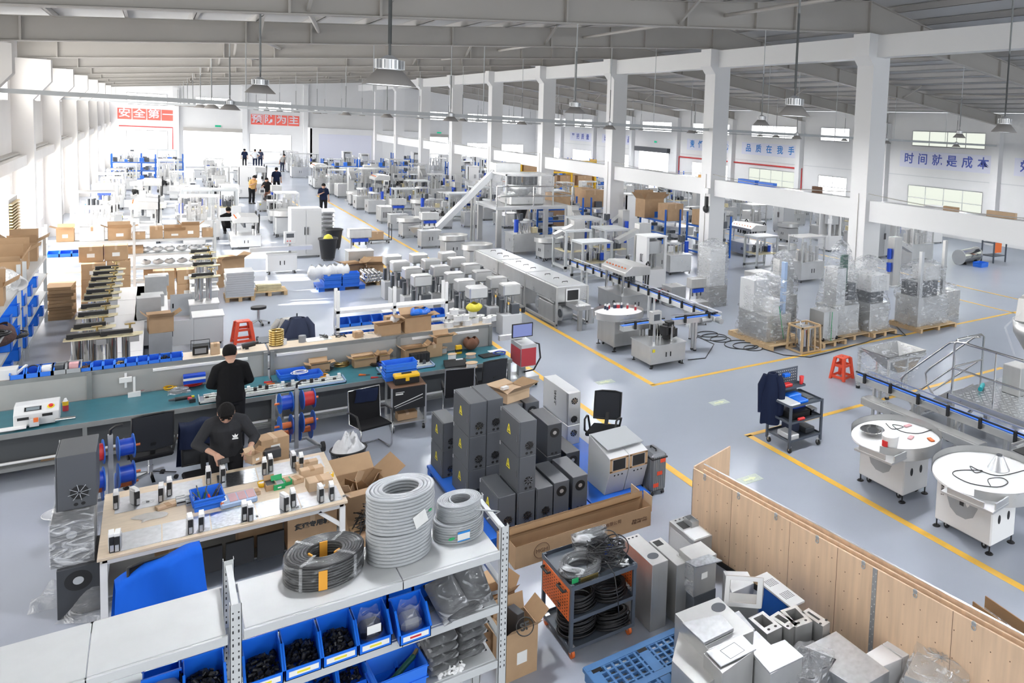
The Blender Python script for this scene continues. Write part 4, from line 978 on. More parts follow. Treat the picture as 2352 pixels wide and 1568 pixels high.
tag(obj('waste_film', B().grid(lambda u, v: ((.02 + .22 * v) * math.cos(2 * PI * u), (.02 + .22 * v) * math.sin(2 * PI * u), .40 + (.20 * (1 - v * v)) * (1 + .4 * math.sin(6 * PI * u + 7 * v) + .25 * math.sin(22 * PI * u + 9 * v))), 30, 10), 'white_bag', None, (2.24, 13.05, 0)), 'heap of crumpled clear film rising out of the round bin', 'plastic film')
c = carton('big open carton stuffed with waste cardboard behind the table', (2.12, 11.55, 0), .55, .62, .55, .1, 1, note=0, flaps=(1, 1, 1, 1), fa=.5)
r = random.Random(5)
for k in range(9): tag(obj('cardboard_scrap', B().cb(0, 0, 0, r.uniform(.1, .22), .006, r.uniform(.25, .4)).move(RX(r.uniform(-.5, .5)) @ RY(r.uniform(-.6, .6))), 'cardboard_light' if k % 2 else 'cardboard_in', None, (2.12 + r.uniform(-.17, .17), 11.55 + r.uniform(-.2, .2), .3), r.uniform(0, 3)), 'torn strip of cardboard sticking out of the open waste carton', 'cardboard scrap', 'torn strips in the waste carton')
t = thing('cable_tangle', 'tangle of thin black cable below the waste carton', 'cables', (2.1, 10.75, .2)); r = random.Random(2); b = B()
for k in range(16): b.tube([(r.uniform(-.2, .2), r.uniform(-.18, .18), r.uniform(.0, .3)) for _ in range(5)], .006, 5)
obj('strands', b, 'cable_black', t); obj('support_carton', B().cb(0, 0, -.19, .42, .4, .2), 'cardboard', t)
# ---------------------------------------------------------------- the long workbenches
def workbench(label, x0, x1, legs, chrome=True):
 t = thing('workbench', label, 'workbench', ((x0 + x1) / 2, 15.85, 0)); h = (x1 - x0) / 2
 obj('worktop', B().box(-h, -.55, .735, h, .62, .762), 'bench_green', t); obj('edge_frame', B().box(-h, -.57, .69, h, -.55, .765).box(-h, .62, .69, h, .64, .765), 'bench_steel', t)
 obj('front_apron', B().box(-h + .05, -.35, .28, h - .05, -.34, .70), 'apron', t); obj('foot_rail', B().box(-h, -.48, .17, h, -.43, .22), 'bench_steel', t)
 if chrome: obj('reflection_tube', B().cyl((-h + .1, -.40, .27), (h - .1, -.40, .27), .022, n=10), 'white_paint', t)  # white tube drawn in for the bright reflection along the bench front
 obj('upper_shelf', B().box(-h, .70, 1.185, h, 1.22, 1.215), 'tabletop', t); obj('shelf_edge', B().box(-h, .67, 1.15, h, .70, 1.22), 'bench_steel', t)
 obj('back_panel', B().box(-h, .665, .76, h, .675, 1.15), 'bench_back', t); obj('light_strip', B().box(-h + .1, .62, 1.10, -h + .9, .68, 1.14).box(h - 1.6, .62, 1.10, h - .3, .68, 1.14), 'white_paint', t)
 for x in legs:
  obj('leg', B().cb(x - (x0 + x1) / 2, -.53, 0, .05, .05, .7), 'bench_steel', t); obj('leg', B().cb(x - (x0 + x1) / 2, .60, 0, .05, .05, .7), 'bench_steel', t); obj('shelf_post', B().cb(x - (x0 + x1) / 2, .64, .7, .06, .05, .5), 'bench_steel', t)
 obj('lower_shelf', B().box(-h, -.3, .16, h, .55, .18), 'bench_steel', t); return t
workbench('left green topped workbench behind the office chair, with bins on its shelf', -3.1, 1.535, (-3.05, -.85, 1.50))
workbench('right green topped workbench beside the aisle, with spools on its shelf', 1.565, 5.55, (1.60, 3.7, 5.5))
BZ, UZ = .763, 1.216
c = carton('brown carton upside down on the left bench lower rail', (-.9, 15.75, .18), .9, .4, .42, 0, note=0); text('print', '503#', .10, 'print_black', c, ON_F(-.05, -.202, .22) @ RZ(PI), .003)
carton('plain brown carton under the left bench near its leg', (.05, 15.75, .18), .6, .4, .42, 0, note=0)
# wire stripper
p = F(85, 975, BZ); t = thing('wire_stripping_machine', 'white wire stripping machine with small screen on the left bench', 'machine', (p.x, 15.62, BZ), .02)
W_ = Matrix(((0, 0, 1, 0), (1, 0, 0, 0), (0, 1, 0, 0), (0, 0, 0, 1)))
obj('housing', B().prism([(-.16, .02), (.20, .02), (.20, .30), (-.02, .30), (-.16, .20)], -.24, .24, W_), 'grey_white', t, bev=.006)
FRM = T(0, -.09, .251) @ RX(PI / 2 - .95)
obj('screen', B().box(-.13, -.035, .001, .05, .04, .004).move(FRM), 'black', t); obj('screen_face', B().box(-.11, -.025, .004, .03, .03, .006).move(FRM), 'hmi', t); obj('stop_button', B().rod(.15, .01, 0, .03, .025).move(FRM), 'red', t); obj('stop_collar', B().rod(.15, .01, 0, .008, .04).move(FRM), 'warn_yellow', t)
obj('vent', B().box(-.2, -.166, .12, -.08, -.16, .16).box(.06, -.166, .14, .17, -.16, .18), 'black', t); obj('feed_head', B().cb(-.02, -.2, .03, .10, .10, .10), 'alu', t); obj('guide_tube', B().cyl((.2, -.18, .06), (.42, -.2, .06), .025), 'chrome', t); obj('chute', B().box(-.62, -.28, .03, -.1, -.16, .05), 'white_paint', t); obj('switch', B().cb(0, -.26, .10, .05, .03, .06), 'orange', t)
p = F(150, 945, BZ); t = thing('glue_bottle', 'red and yellow glue bottle beside the wire stripping machine', 'bottle', (p.x, p.y + .05, BZ)); obj('body', B().rod(0, 0, 0, .13, .035), 'wine', t); obj('label_band', B().rod(0, 0, .09, .15, .0355), 'yellow', t); obj('cap', B().rod(0, 0, .15, .20, .03, .012), 'white_paint', t)
# bins along the left upper shelf
for k in range(9):
 px = 196 + k * 26.3; py = 858 - k * 3.0; p = F(px, py, UZ); binthing('shallow blue bin on the left bench shelf, %s from its left end of small bins' % NTH[k], (p.x, 16.66, UZ), .155, .24, .10, 0, 'crate_blue', 'shallow blue bins on the left bench shelf', lo=.6)
 if k in (0, 3, 7): heap('small coloured parts in the %s shallow blue bin' % NTH[k], (p.x, 16.66, UZ + .01), .13, .2, .09, ('print_brown', 'copper_coil', 'black')[(0, 3, 7).index(k)], 40, .02, seed=k)
for k, (px, m, e) in enumerate(((134, 'cable_grey', 'grey bin of flat plates'), (166, 'cable_grey', 'grey bin with a pink wrapped part'), (104, 'crate_blue', 'blue bin with a white block'), (72, 'crate_blue', 'blue bin under a white cable loop'), (40, 'crate_blue', 'blue bin with a pale tool handle'))):
 p = F(px, 862 + k * 3, UZ); binthing(e + ' on the left bench shelf', (p.x, 16.66, UZ), .18, .26, .14, 0, m, lo=.55)
 nm, mm = (('flat_plate', 'dark_steel'), ('wrapped_part', 'pink'), ('white_block', 'white_paint'), ('cable_loop', 'cable_black'), ('handled_tool', 'paper'))[k]
 q = B().torus((0, 0, .1), .07, .01, 18, 6, RX(1.1)) if k == 3 else (B().bar((-.06, -.1, .05), (.08, .1, .16), .03) if k == 4 else B().cb(0, 0, .02, .11, .14, .12))
 tag(obj(nm, q, mm, None, (p.x, 16.66, UZ)), '%s lying in the %s' % (nm.replace('_', ' '), e), 'part')
p = F(12, 880, UZ); plainbox('test_instrument', 'pale grey instrument at the far left end of the bench shelf', 'instrument', (p.x, 16.7, UZ), .22, .25, .16, 'grey_white')
# things on the upper shelves
t = thing('flood_lamp', 'black work flood lamp on the left bench shelf', 'lamp', (F(460, 812, UZ).x, 16.8, UZ)); obj('head', B().cb(0, 0, .02, .22, .10, .17).move(RX(.25)), 'black', t); obj('glass', B().box(-.08, -.056, .05, .08, -.05, .15).move(RX(.25)), 'lens_grey', t); obj('bracket', B().tube([(-.13, 0, .1), (-.13, .05, .25), (.13, .05, .25), (.13, 0, .1)], .008, 6), 'black', t)
carton('tall open kraft box beside the black flood lamp', (F(496, 820, UZ).x, 16.72, UZ), .13, .12, .20, .05, note=0, m='cardboard_light')
for k, (px, py, R, h, m, e) in enumerate(((527, 800, .05, .10, 'tape_orange', 'orange tape roll behind the standing worker'), (655, 798, .055, .10, 'white_paint', 'white roll beside the brass rings'), (697, 790, .06, .13, 'lens_grey', 'smoky jar on the right bench shelf'), (540, 790, .06, .04, 'paper', 'white paper cup lid behind the worker'))):
 p = F(px, py, UZ); tag(obj('roll' if k != 2 else 'jar', B().rod(0, 0, 0, h, R, n=20), m, None, (p.x, 16.85, UZ)), e, 'roll' if k != 2 else 'jar')
p = F(638, 798, UZ); t = thing('brass_ring_stack', 'stack of gold brass rings on the bench shelf', 'rings', (p.x, 16.85, UZ))
for k in range(7): obj('ring', B().torus((0, 0, .025 + k * .042), .10, .022, 24, 8), 'gold', t)
p = F(571, 803, UZ); tag(obj('power_tool', B().cyl((-.09, 0, .06), (.1, .02, .09), .05, n=12).cb(-.02, 0, 0, .05, .05, .08).cyl((.1, .02, .09), (.15, .03, .1), .03, n=10), 'black', None, (p.x, 16.8, UZ)), 'black grinder lying on the shelf right of the standing worker', 'tool')
tag(obj('white_board', B().cb(0, 0, 0, .42, .30, .006), 'paper', None, (F(735, 785, UZ).x, 16.95, UZ), .1), 'white sheet lying flat on the right bench shelf', 'sheet')
for k, (px, py) in enumerate(((748, 785), (785, 780))):
 p = F(px, py, UZ); r = random.Random(k); b = B(); b.tube([(r.uniform(-.12, .12), r.uniform(-.1, .1), r.uniform(.01, .08)) for _ in range(14)], .008, 5); tag(obj('wire_bundle', b, 'cable_black', None, (p.x, 16.9, UZ)), 'dark wire bundle on the bench shelf, %s' % ('beside the white sheet', 'left of the small carton')[k], 'wire')
for px, py, w, d, h, op, e, rz in ((830, 783, .16, .15, .12, 0, 'small carton left of the translucent bag on the bench shelf', .1), (890, 765, .42, .26, .20, 1, 'open carton with white bags on the bench shelf', .08), (955, 757, .50, .36, .30, 1, 'largest open carton on the bench shelf, blue bag inside', .05), (900, 741, .28, .2, .16, 0, 'carton hidden behind the open shelf cartons', .1)):
 p = F(px, py, UZ); carton(e, (p.x, max(16.72, p.y - .05) + d * .2, UZ), w, d, h, rz, op, note=0, fa=.35)
def sack(label, p, R, h, m, seed=1, name='plastic_bag'):
 r = random.Random(seed); a, c = r.uniform(0, 6), r.uniform(0, 6)
 return tag(obj(name, B().grid(lambda u, v: (R * math.sin(PI * (.12 + .88 * v)) ** .6 * (1 + .12 * math.sin(5 * 2 * PI * u + a)) * math.cos(2 * PI * u) * (1 if v < 1 else .5), R * math.sin(PI * (.12 + .88 * v)) ** .6 * (1 + .12 * math.sin(4 * 2 * PI * u + c)) * math.sin(2 * PI * u), h * (1 - v) * (1 + .08 * math.sin(6 * PI * u + a))), 26, 12), m, None, p, a), label, 'bag')
sack('crinkled blue bag inside the largest open shelf carton', (F(975, 740, 1.4).x, 17.0, 1.42), .19, .20, 'blue_bag', 2); sack('white bag standing in the open shelf carton', (F(912, 745, 1.35).x, 16.98, 1.30), .10, .24, 'white_bag', 4)
p = F(862, 785, UZ); t = sack('limp translucent bag with yellow print hanging over the shelf edge', (p.x, 16.66, UZ - .04), .2, .10, 'film_dense', 6); obj('print', B().box(-.12, -.19, -.02, .1, -.185, .03), 'warn_yellow', t)
SP = [(1014, 742), (1036, 740), (1045, 745), (1058, 735), (1075, 738), (1040, 725), (1060, 722), (1082, 735), (1095, 730), (1105, 732), (1118, 728), (1090, 720), (1030, 712), (1028, 695)]
sp = None
for k, (px, py) in enumerate(SP):
 p = F(px, min(py, 738), UZ); lv = 1 if k in (5, 6, 11, 12) else (2 if k == 13 else 0)
 if lv: p = F(px, py + lv * 20, UZ)
 x, y, z = p.x, 16.72 + (k % 3) * .14, UZ + lv * .115
 if sp is None:
  sp = thing('white_tape_spool', 'x', 'spool', (0, 0, 0), 0, 'white spools piled on the right bench shelf'); obj('roll', B().rod(0, 0, .006, .105, .088, n=22), 'white_bag', sp); obj('flange', B().rod(0, 0, 0, .006, .098, n=22).rod(0, 0, .105, .111, .098, n=22), 'paper', sp); obj('core_hole', B().rod(0, 0, .108, .113, .022, n=12), 'black', sp); o = sp
 else: o = dup(sp, (0, 0, 0))
 o.location = (x, y, z); o['label'] = 'white spool in the pile on the right bench shelf, %s' % ('leftmost at the front', 'second at the front', 'third at the front', 'fourth at the front', 'fifth at the front', 'left one in the second layer', 'second in the upper layer', 'right of the yellow bag base', 'right part, front', 'right part, middle', 'rightmost by the shelf end', 'under the yellow bag', 'stacked at the left', 'highest of all')[k]
sack('yellow knotted bag on top of the white spools', (F(1085, 715, 1.42).x, 16.92, 1.43), .17, .2, 'yellow_bag', 8)
# things on the worktops
def wires(label, px, py, m, R=.1, n=5, r0=.005, z=BZ, seed=1, bag=False, y=None):
 p = F(px, py, z); t = thing('wire_coil', label, 'wire', (p.x, y or p.y, z)); b = B(); r = random.Random(seed)
 for k in range(n): b.torus((r.uniform(-.02, .02), r.uniform(-.02, .02), r0 + .008 * k), R * r.uniform(.7, 1), r0, 22, 5, RX(r.uniform(-.12, .12)))
 obj('loops', b, m, t)
 if bag: obj('film_sack', B().grid(lambda u, v: ((u - .5) * R * 2.8, (v - .5) * R * 2.4, (.10 * math.sin(PI * u) * math.sin(PI * v) + .012 * math.sin(12 * u + 7 * v))), 14, 12), 'film', t)
 return t
wires('red and white wire loops in a clear bag on the left bench', 330, 893, 'wine', .14, 9, .006, bag=True); wires('white wire coil in a clear bag on the left bench', 352, 890, 'cable_grey', .1, 7, bag=True, seed=3)
wires('red wire coil on the left bench shelf side', 382, 880, 'red', .12, 8, .008, seed=4); wires('yellow tape coil below the red wire coil', 390, 893, 'yellow', .08, 5, .008, seed=5); wires('grey parts in a clear bag near the cordless drill', 412, 900, 'lens_grey', .11, 6, .012, bag=True, seed=6)
wires('red and yellow ribbon roll under the blue white box', 445, 884, 'red', .13, 8, .012, seed=7)
p = F(445, 878, BZ); t = thing('striped_box', 'blue and white box standing behind the ribbon roll', 'box', (p.x, 16.33, BZ)); obj('body', B().cb(0, 0, .10, .30, .16, .14), 'motor_blue', t); obj('stripe', B().box(-.151, -.082, .16, .151, .082, .2), 'white_paint', t)
p = F(425, 920, BZ); t = thing('cordless_drill', 'black and red cordless drill lying on the left bench', 'drill', (p.x, p.y, BZ + .03), .1); obj('body', B().cyl((-.13, 0, .02), (.08, 0, .02), .035, n=12), 'black', t); obj('chuck', B().cyl((-.21, 0, .02), (-.13, 0, .02), .016, .028), 'dark_steel', t); obj('handle', B().bar((.04, 0, .02), (.07, -.12, .0), .04), 'wine', t); obj('battery', B().cb(.075, -.15, -.03, .08, .06, .06), 'black', t); obj('tip', B().cyl((.08, 0, .02), (.12, 0, .02), .02), 'warn_yellow', t)
for k, (px, py) in enumerate(((292, 893), (278, 850))):
 p = F(px, py, BZ); t = thing('power_socket', 'white power socket on a post, %s' % ('lying on the left bench', 'mounted at the left bench back panel')[k], 'socket', (p.x + .1, 16.46 if k else 16.3, BZ if not k else .98)); obj('plate', B().cb(0, 0, 0, .16, .05, .08), 'white_paint', t); obj('conduit', B().cb(.0, .02, -.1 if k else .08, .03, .02, .25), 'white_paint', t)
def panel_assembly(label, p, w, d, rz=0, seed=1, frame='grey_white'):
 t = thing('control_panel_assembly', label, 'control panel', p, rz); r = random.Random(seed)
 obj('mounting_plate', B().cb(0, 0, 0, w, d, .012), 'alu_sheet', t); obj('side_rail', B().box(-w / 2, -d / 2, 0, -w / 2 + .012, d / 2, .05).box(w / 2 - .012, -d / 2, 0, w / 2, d / 2, .05).box(-w / 2, -d / 2, 0, w / 2, -d / 2 + .012, .045), frame, t)
 for k, y in enumerate((-.3, 0.02, .32)): obj('wire_duct', B().cb(0, y * d, .012, w * .9, d * .1, .045), 'terminal', t)
 n = max(3, int(w / .09))
 for k in range(n): obj('relay', B().cb(-w * .42 + w * .84 * k / (n - 1), d * (.17 if k % 2 else -.15), .012, w * .5 / n, d * .15, r.uniform(.05, .12)), ('black', 'white_paint', 'dark_steel')[r.randrange(3)], t, bev=.003)
 return t
panel_assembly('long open control panel under the hands of the standing worker', (F(560, 893, BZ).x + .05, 15.55, BZ), 1.35, .40, 0, 1)
panel_assembly('open control panel in a pale blue tray on the right bench', (F(690, 870, BZ).x + .15, 15.55, BZ), .95, .38, .0, 4, 'light_blue')
panel_assembly('pale blue wiring tray beside the label printer', (F(930, 850, BZ).x + .05, 15.72, BZ), .95, .38, 0, 6, 'light_blue')
for k in range(6): plainbox('inverter', 'black inverter standing in a row on the pale wiring tray, %s from left' % NTH[k], 'inverter', (F(940 + 8 * k, 833, BZ).x, 15.85, BZ + .06), .055, .15, .17, 'black', .1, 'black inverters on the right bench')
for k, (px, py, w, d, h, e) in enumerate(((672, 868, .40, .34, .12, 'blue crate with white cables on the right bench'), (662, 842, .36, .28, .16, 'blue crate with papers at the back of the right bench'), (712, 872, .34, .32, .12, 'blue crate with a dark gauge on the right bench'))):
 p = F(px, py, BZ); crate(e, (p.x, p.y + (.08 if k != 1 else -.1), BZ), w, d, h, .05)
wires('white cable loop hanging out of the blue crate', 690, 856, 'white_paint', .13, 4, .006, BZ + .12, 8); wires('peach cable ring at the front of the right bench', 743, 868, 'tape_orange', .085, 7, .012, seed=9); wires('black cable ring in front of the panel tray', 750, 850, 'cable_black', .1, 6, seed=10); wires('bronze wire coil on the right bench', 785, 840, 'copper_coil', .12, 9, .01, seed=11)
r = random.Random(9)
for k, (px, py, m, e) in enumerate(((622, 878, 'red', 'red cutters beside the panel'), (628, 882, 'orange', 'orange pliers beside the panel'), (866, 868, 'red', 'red pliers right of the panel tray'), (880, 858, 'black', 'black torch lying right of the panel tray'), (838, 862, 'orange', 'orange tester lying in the panel tray'))):
 p = F(px, py, BZ); t = thing('bench_tool', e + ' on the workbench', 'tool', (p.x, p.y, BZ), r.uniform(-.5, .5)); obj('handle', B().bar((-.1, .02, .015), (.02, 0, .015), .02).bar((-.1, -.02, .015), (.02, 0, .015), .02), m, t); obj('jaw', B().bar((.02, 0, .015), (.09, 0, .015), .025, .012), 'dark_steel', t)
r = random.Random(4)
for k in range(3): wires('tangle of dark blue wires right of the panel tray, strand pile %s' % NTH[k], 868 + 14 * k, 838, 'motor_blue' if k % 2 else 'cable_black', .12, 7, .006, seed=20 + k)
for px, py, w, d, h, op, e in ((720, 830, .3, .2, .15, 1, 'small open carton behind the blue crates'), (828, 828, .38, .22, .16, 1, 'open carton of copper strips on the right bench'), (872, 822, .18, .18, .17, 1, 'small open carton right of the copper strips'), (935, 808, .40, .28, .22, 1, 'open carton in the middle of the right bench'), (970, 795, .30, .22, .26, 0, 'closed carton behind the label printer'), (972, 775, .3, .22, .13, 1, 'flat open carton on another carton')):
 p = F(px, py, BZ); y = min(16.3, p.y + .12) if py > 780 else 16.3; carton(e, (p.x, y, BZ + (.262 if py == 775 else 0)), w, d, h, .04, op, note=0, fill='copper_coil' if 'copper' in e else None, fa=.5)
p = F(1050, 843, BZ); t = thing('label_printer', 'black keyboard label printer on the right bench', 'printer', (p.x, p.y + .12, BZ), -.15); obj('base', B().prism([(-.14, 0), (.16, 0), (.16, .09), (.04, .09), (-.14, .03)], -.2, .2, W_), 'black', t, bev=.006); obj('keys', B().box(-.16, -.12, .035, .10, 0.0, .05).move(RX(.33) @ T(0, 0, .005)), 'dark_steel', t); obj('screen', B().box(.02, .06, .09, .15, .13, .097), 'grey_white', t)
for k, (px, py, R, h, m, e) in enumerate(((1018, 812, .09, .12, 'cable_grey', 'cardboard flanged spool left of the yellow clamps'), (1040, 828, .085, .13, 'white_paint', 'spool of white cable near the label printer'), (1085, 845, .11, .10, 'white_paint', 'largest white cable spool right of the label printer'), (1083, 822, .10, .08, 'cable_grey', 'spool of grey cable behind the largest spool'))):
 p = F(px, py, BZ); drum(e, (p.x, p.y + .05, BZ), R, h, m)
p = F(1053, 812, BZ); t = thing('tape_dispenser', 'black and yellow tape cutter behind the spools', 'tool', (p.x, p.y, BZ)); obj('frame', B().cb(0, 0, 0, .12, .08, .18), 'yellow', t, bev=.01); obj('band', B().cb(0, -.01, .05, .125, .07, .05), 'black', t)
sack('brown sheepskin glove and grey rag by the shelf post', (F(1078, 800, BZ).x, 16.35, BZ), .15, .26, 'brown_cloth', 12, 'work_cloth')
tag(obj('paper_sheet', B().cb(0, 0, 0, .34, .24, .004), 'paper', None, (F(1128, 795, BZ).x, 16.0, BZ), .1), 'white paper sheet at the right end of the bench', 'paper'); plainbox('laptop', 'closed black laptop on the right bench end', 'laptop', (F(1118, 812, BZ).x, 15.75, BZ), .36, .26, .025, 'black', .1); wires('blue cable ring at the right end of the bench', 1148, 812, 'motor_blue', .13, 4, .006, seed=14)
wires('hanging orange wire end at the bench front', 750, 880, 'cable_orange', .03, 2, .004, seed=15)

# trolley with toolbox, chairs by the right bench
t = thing('tool_trolley', 'grey wire trolley with a black printed cover in front of the right bench', 'trolley', (3.42, 14.62, 0), -.04)
for x in (-.27, .27):
 for y in (-.2, .35): obj('post', B().cb(x, y, .1, .035, .035, .72 if y < 0 else .8), 'dull_steel', t)
for z in (.15, .42, .80): obj('shelf', B().box(-.28, -.21, z, .28, .36, z + .025), 'dull_steel' if z < .5 else 'print_brown', t)
obj('cover', B().box(-.26, -.235, .42, .26, -.225, .82), 'black', t); obj('cover_print', B().bar((-.24, -.237, .5), (.22, -.237, .66), .006, .012).bar((-.22, -.237, .47), (.22, -.237, .60), .006, .006).box(-.22, -.238, .74, -.08, -.236, .75).box(-.22, -.238, .70, -.1, -.236, .725), 'paper', t); casters(t, [(x, y) for x in (-.25, .25) for y in (-.18, .33)], .05)
t = thing('toolbox', 'yellow and black toolbox on the grey trolley', 'toolbox', (3.42, 14.65, .826), -.04); obj('tray', B().cb(0, 0, 0, .40, .20, .11), 'black', t, bev=.01); obj('lid', B().cb(0, 0, .11, .41, .21, .06), 'yellow', t, bev=.015); obj('handle', B().box(-.08, -.02, .17, .08, .02, .19), 'black', t); obj('latch', B().box(-.03, -.11, .06, .03, -.1, .14), 'yellow', t)
crate('light blue crate on the trolley back by the bench', (3.38, 14.99, .83), .50, .30, .16, 0, 'crate_blue'); crate('second light blue crate stacked on the trolley crate', (3.38, 14.99, 1.0), .50, .30, .14, 0, 'crate_blue')
carton('small kraft carton on the trolley lower shelf', (3.42, 14.62, .18), .32, .2, .13, 0, note=0); tag(obj('folded_cloth', B().cb(0, 0, 0, .26, .16, .06), 'navy', None, (3.42, 14.62, .45)), 'folded navy cloth on the trolley middle shelf', 'cloth')
office_chair('black mesh armchair pushed up to the right bench end', (5.0, 15.0, 0), PI + .1, .44, .42, True, True, 'black'); sled_chair('chrome sled chair with black bars left of the pallet boxes', (4.35, 14.75, 0), PI - .2)

# ---------------------------------------------------------------- the two workers at the benches
pw = person('standing worker in black shirt seen from behind at the bench', (.90, 14.98, 0), PI + .05, 'tshirt_black', 'black_soft', 1.76, .010, .12, .2, ((-.25, -.05, 1.13), (-.19, -.30, 1.02), (.1, -1, -.25), .6), ((.25, -.05, 1.13), (.16, -.30, 1.02), (-.1, -1, -.25), .6), sleeve=.98, turn=-.3)
gx, gy = .70, 12.56
pg = person('worker in charcoal sweatshirt with white chest logo unpacking a box at the table', (gx, gy, 0), -.05, 'sweat_grey', 'black_soft', 1.74, .010, .24, .62, ((-.31, -.13, 1.13), (-.10, -.40, 1.04), (.25, -.75, -.5), .5), ((.31, -.15, 1.12), (.24, -.42, 1.05), (-.2, -.8, -.35), .5), sleeve=.72)
LG = T(.095, -.285, 1.21) @ RX(PI / 2 - .22) @ RZ(.0)
b = B()
for a in (-.7, 0, .7): b.prism([(0, -.005), (.012, .02), (0, .052), (-.012, .02)], 0, .004, RZ(-a))
b.box(-.032, -.022, 0, .032, -.010, .004).box(-.030, -.006, 0, -.004, -.001, .004).box(.004, -.006, 0, .03, -.001, .004); obj('chest_logo', b.move(LG), 'paper', pg)
hp = F(535, 1085, .95)
t = thing('black_module', 'black plastic module held in the left hand over the table', 'module', (gx - .06, gy - .52, .96), .25); obj('body', B().cb(0, 0, 0, .10, .14, .07).move(RX(-.4)), 'black', t, bev=.006); obj('socket', B().cb(0, 0, .07, .05, .06, .003).move(RX(-.4)), 'dark_steel', t)
carton('small open carton held in the right hand of the seated worker', (gx + .26, gy - .56, .93), .13, .15, .12, .5, 1, m='cardboard_light', note=1, fa=.7)
for k, (z, e) in enumerate(((.0, 'lower kraft carton on the seat beside the worker'), (.2, 'upper kraft carton with paper slip beside the worker'))): carton(e, (1.22, 12.62, .62 + z), .34, .28, .2, .2, note=k, m='cardboard')
o = tag(obj('support_stand', B().cb(0, 0, 0, .36, .30, .61), 'bench_steel', None, (1.22, 12.62, 0), .2), 'grey stand carrying two kraft cartons behind the table', 'stand')
plainbox('black_case', 'small black case standing in front of the kraft cartons', 'case', (1.20, 12.40, .79), .19, .13, .12, 'box_dark', .1)
oc = office_chair('chrome based chair behind the worker with a navy jacket on it', (.50, 13.1, 0), .1, .46, .5, True, False, 'chrome')
tag(obj('draped_jacket', B().grid(lambda u, v: ((u - .5) * (.50 + .1 * abs(v - .35)), .25 + (.11 if v > .35 else -.06) + .02 * math.sin(15 * u), 1.16 - abs(v - .35) * 1.0 - .02 * math.sin(9 * u)), 18, 14), 'navy', None, (.50, 13.1, 0), .1), 'navy jacket hung over the chair behind the worker', 'jacket')
# ---------------------------------------------------------------- grey control boxes on blue pallets
plastic_pallet('blue plastic pallet under the grey control boxes', (4.0, 11.1, 0), 1.55, 2.75); plastic_pallet('blue plastic pallet under the white film covered housings', (5.23, 11.1, 0), .86, 2.75)
PB = .141
def cbx(e, x, y0, z, h, kind='warn', d=.745, w=.222, m='box_grey'): return ctrl_box(e, (x, y0 + d / 2, z), w, d, h, 0, kind, m=m)
cbx('single warning box at the near left corner of the pallet', 3.545, 9.82, PB, .49)
for k in range(3): cbx('warning box, %s in the nearest tall stack' % ('bottom', 'middle', 'top')[k], 3.805, 9.81, PB + k * .49, .488)
cbx('low warning box right of the nearest tall stack', 4.06, 9.81, PB, .47)
cbx('fan box, left of the two side by side in front', 4.30, 9.82, PB, .49, 'fan'); cbx('fan box, right of the two side by side in front', 4.585, 9.84, PB, .49, 'fan')
for k in range(3):
 cbx('warning box, %s of the left column in the twin stack' % ('bottom', 'middle', 'top')[k], 3.475, 10.84, PB + k * .49, .488); cbx('warning box, %s of the right column in the twin stack' % ('bottom', 'middle', 'top')[k], 3.715, 10.86, PB + k * .49, .488)
for k in range(2): cbx('smaller warning box at the far left, %s of two' % ('lower', 'upper')[k], 3.40, 11.87, PB + k * .43, .428, d=.62, w=.2)
for k in range(2): cbx('dark fan box, %s of two right of the nearest tall stack' % ('lower', 'upper')[k], 4.55, 10.7, PB + k * .49, .488, 'fan', m='box_dark')
cbx('dark fan box in the gap behind the front row', 4.18, 10.75, PB, .40, 'fan', m='box_dark'); cbx('dark fan box beside the white film housings', 4.86, 10.72, PB, .46, 'fan', m='box_dark')
for k in range(2): cbx('fan box under the open carton, %s of two' % ('lower', 'upper')[k], 4.61, 11.75, PB + k * .49, .488, 'fan'); cbx('hidden fan box behind the twin stack, %s of two' % ('lower', 'upper')[k], 4.36, 11.8, PB + k * .49, .488, 'fan')
carton('open carton with high flaps on top of the grey boxes', (4.38, 12.12, PB + .98), .44, .40, .16, .35, 1, note=0, m='cardboard_light', fill='cardboard_light', fa=.35); plainbox('white_charger', 'small white block on the open carton', 'part', (4.30, 12.15, PB + 1.13), .12, .07, .05, 'white_paint', .4)
def housing(e, x, y0, z, w, d, h, fans):
 t = thing('metal_housing', e, 'housing', (x, y0 + d / 2, z)); obj('body', B().cb(0, 0, 0, w, d, h), 'stainless', t, bev=.005)
 obj('protective_film', B().add([(-w / 2 - .003, -d / 2 + .03, .02), (-w / 2 - .003, d / 2, .05), (-w / 2 - .003, d / 2, h), (-w / 2 - .003, -d / 2 + .08, h)], [(0, 3, 2, 1)]).add([(-w / 2 + .02, -d / 2 + .1, h + .003), (w / 2, -d / 2 + .06, h + .003), (w / 2, d / 2, h + .003), (-w / 2, d / 2, h + .003)], [(0, 1, 2, 3)]), 'grey_white', t)
 for z_ in fans: fan(t, MF(0, -d / 2 - .001, z_), .058)
 text('note', '上料机', .09, 'print_black', t, ML(-w / 2 - .006, 0, h * .6) @ RZ(PI / 2), 0); return t
housing('tall film covered stainless housing standing upright at the back', 5.44, 12.0, PB + .345, .22, 1.08, .565, (.42, .1)); housing('lower stainless housing under the tall film covered one', 5.44, 12.0, PB, .22, 1.08, .34, (.2,))
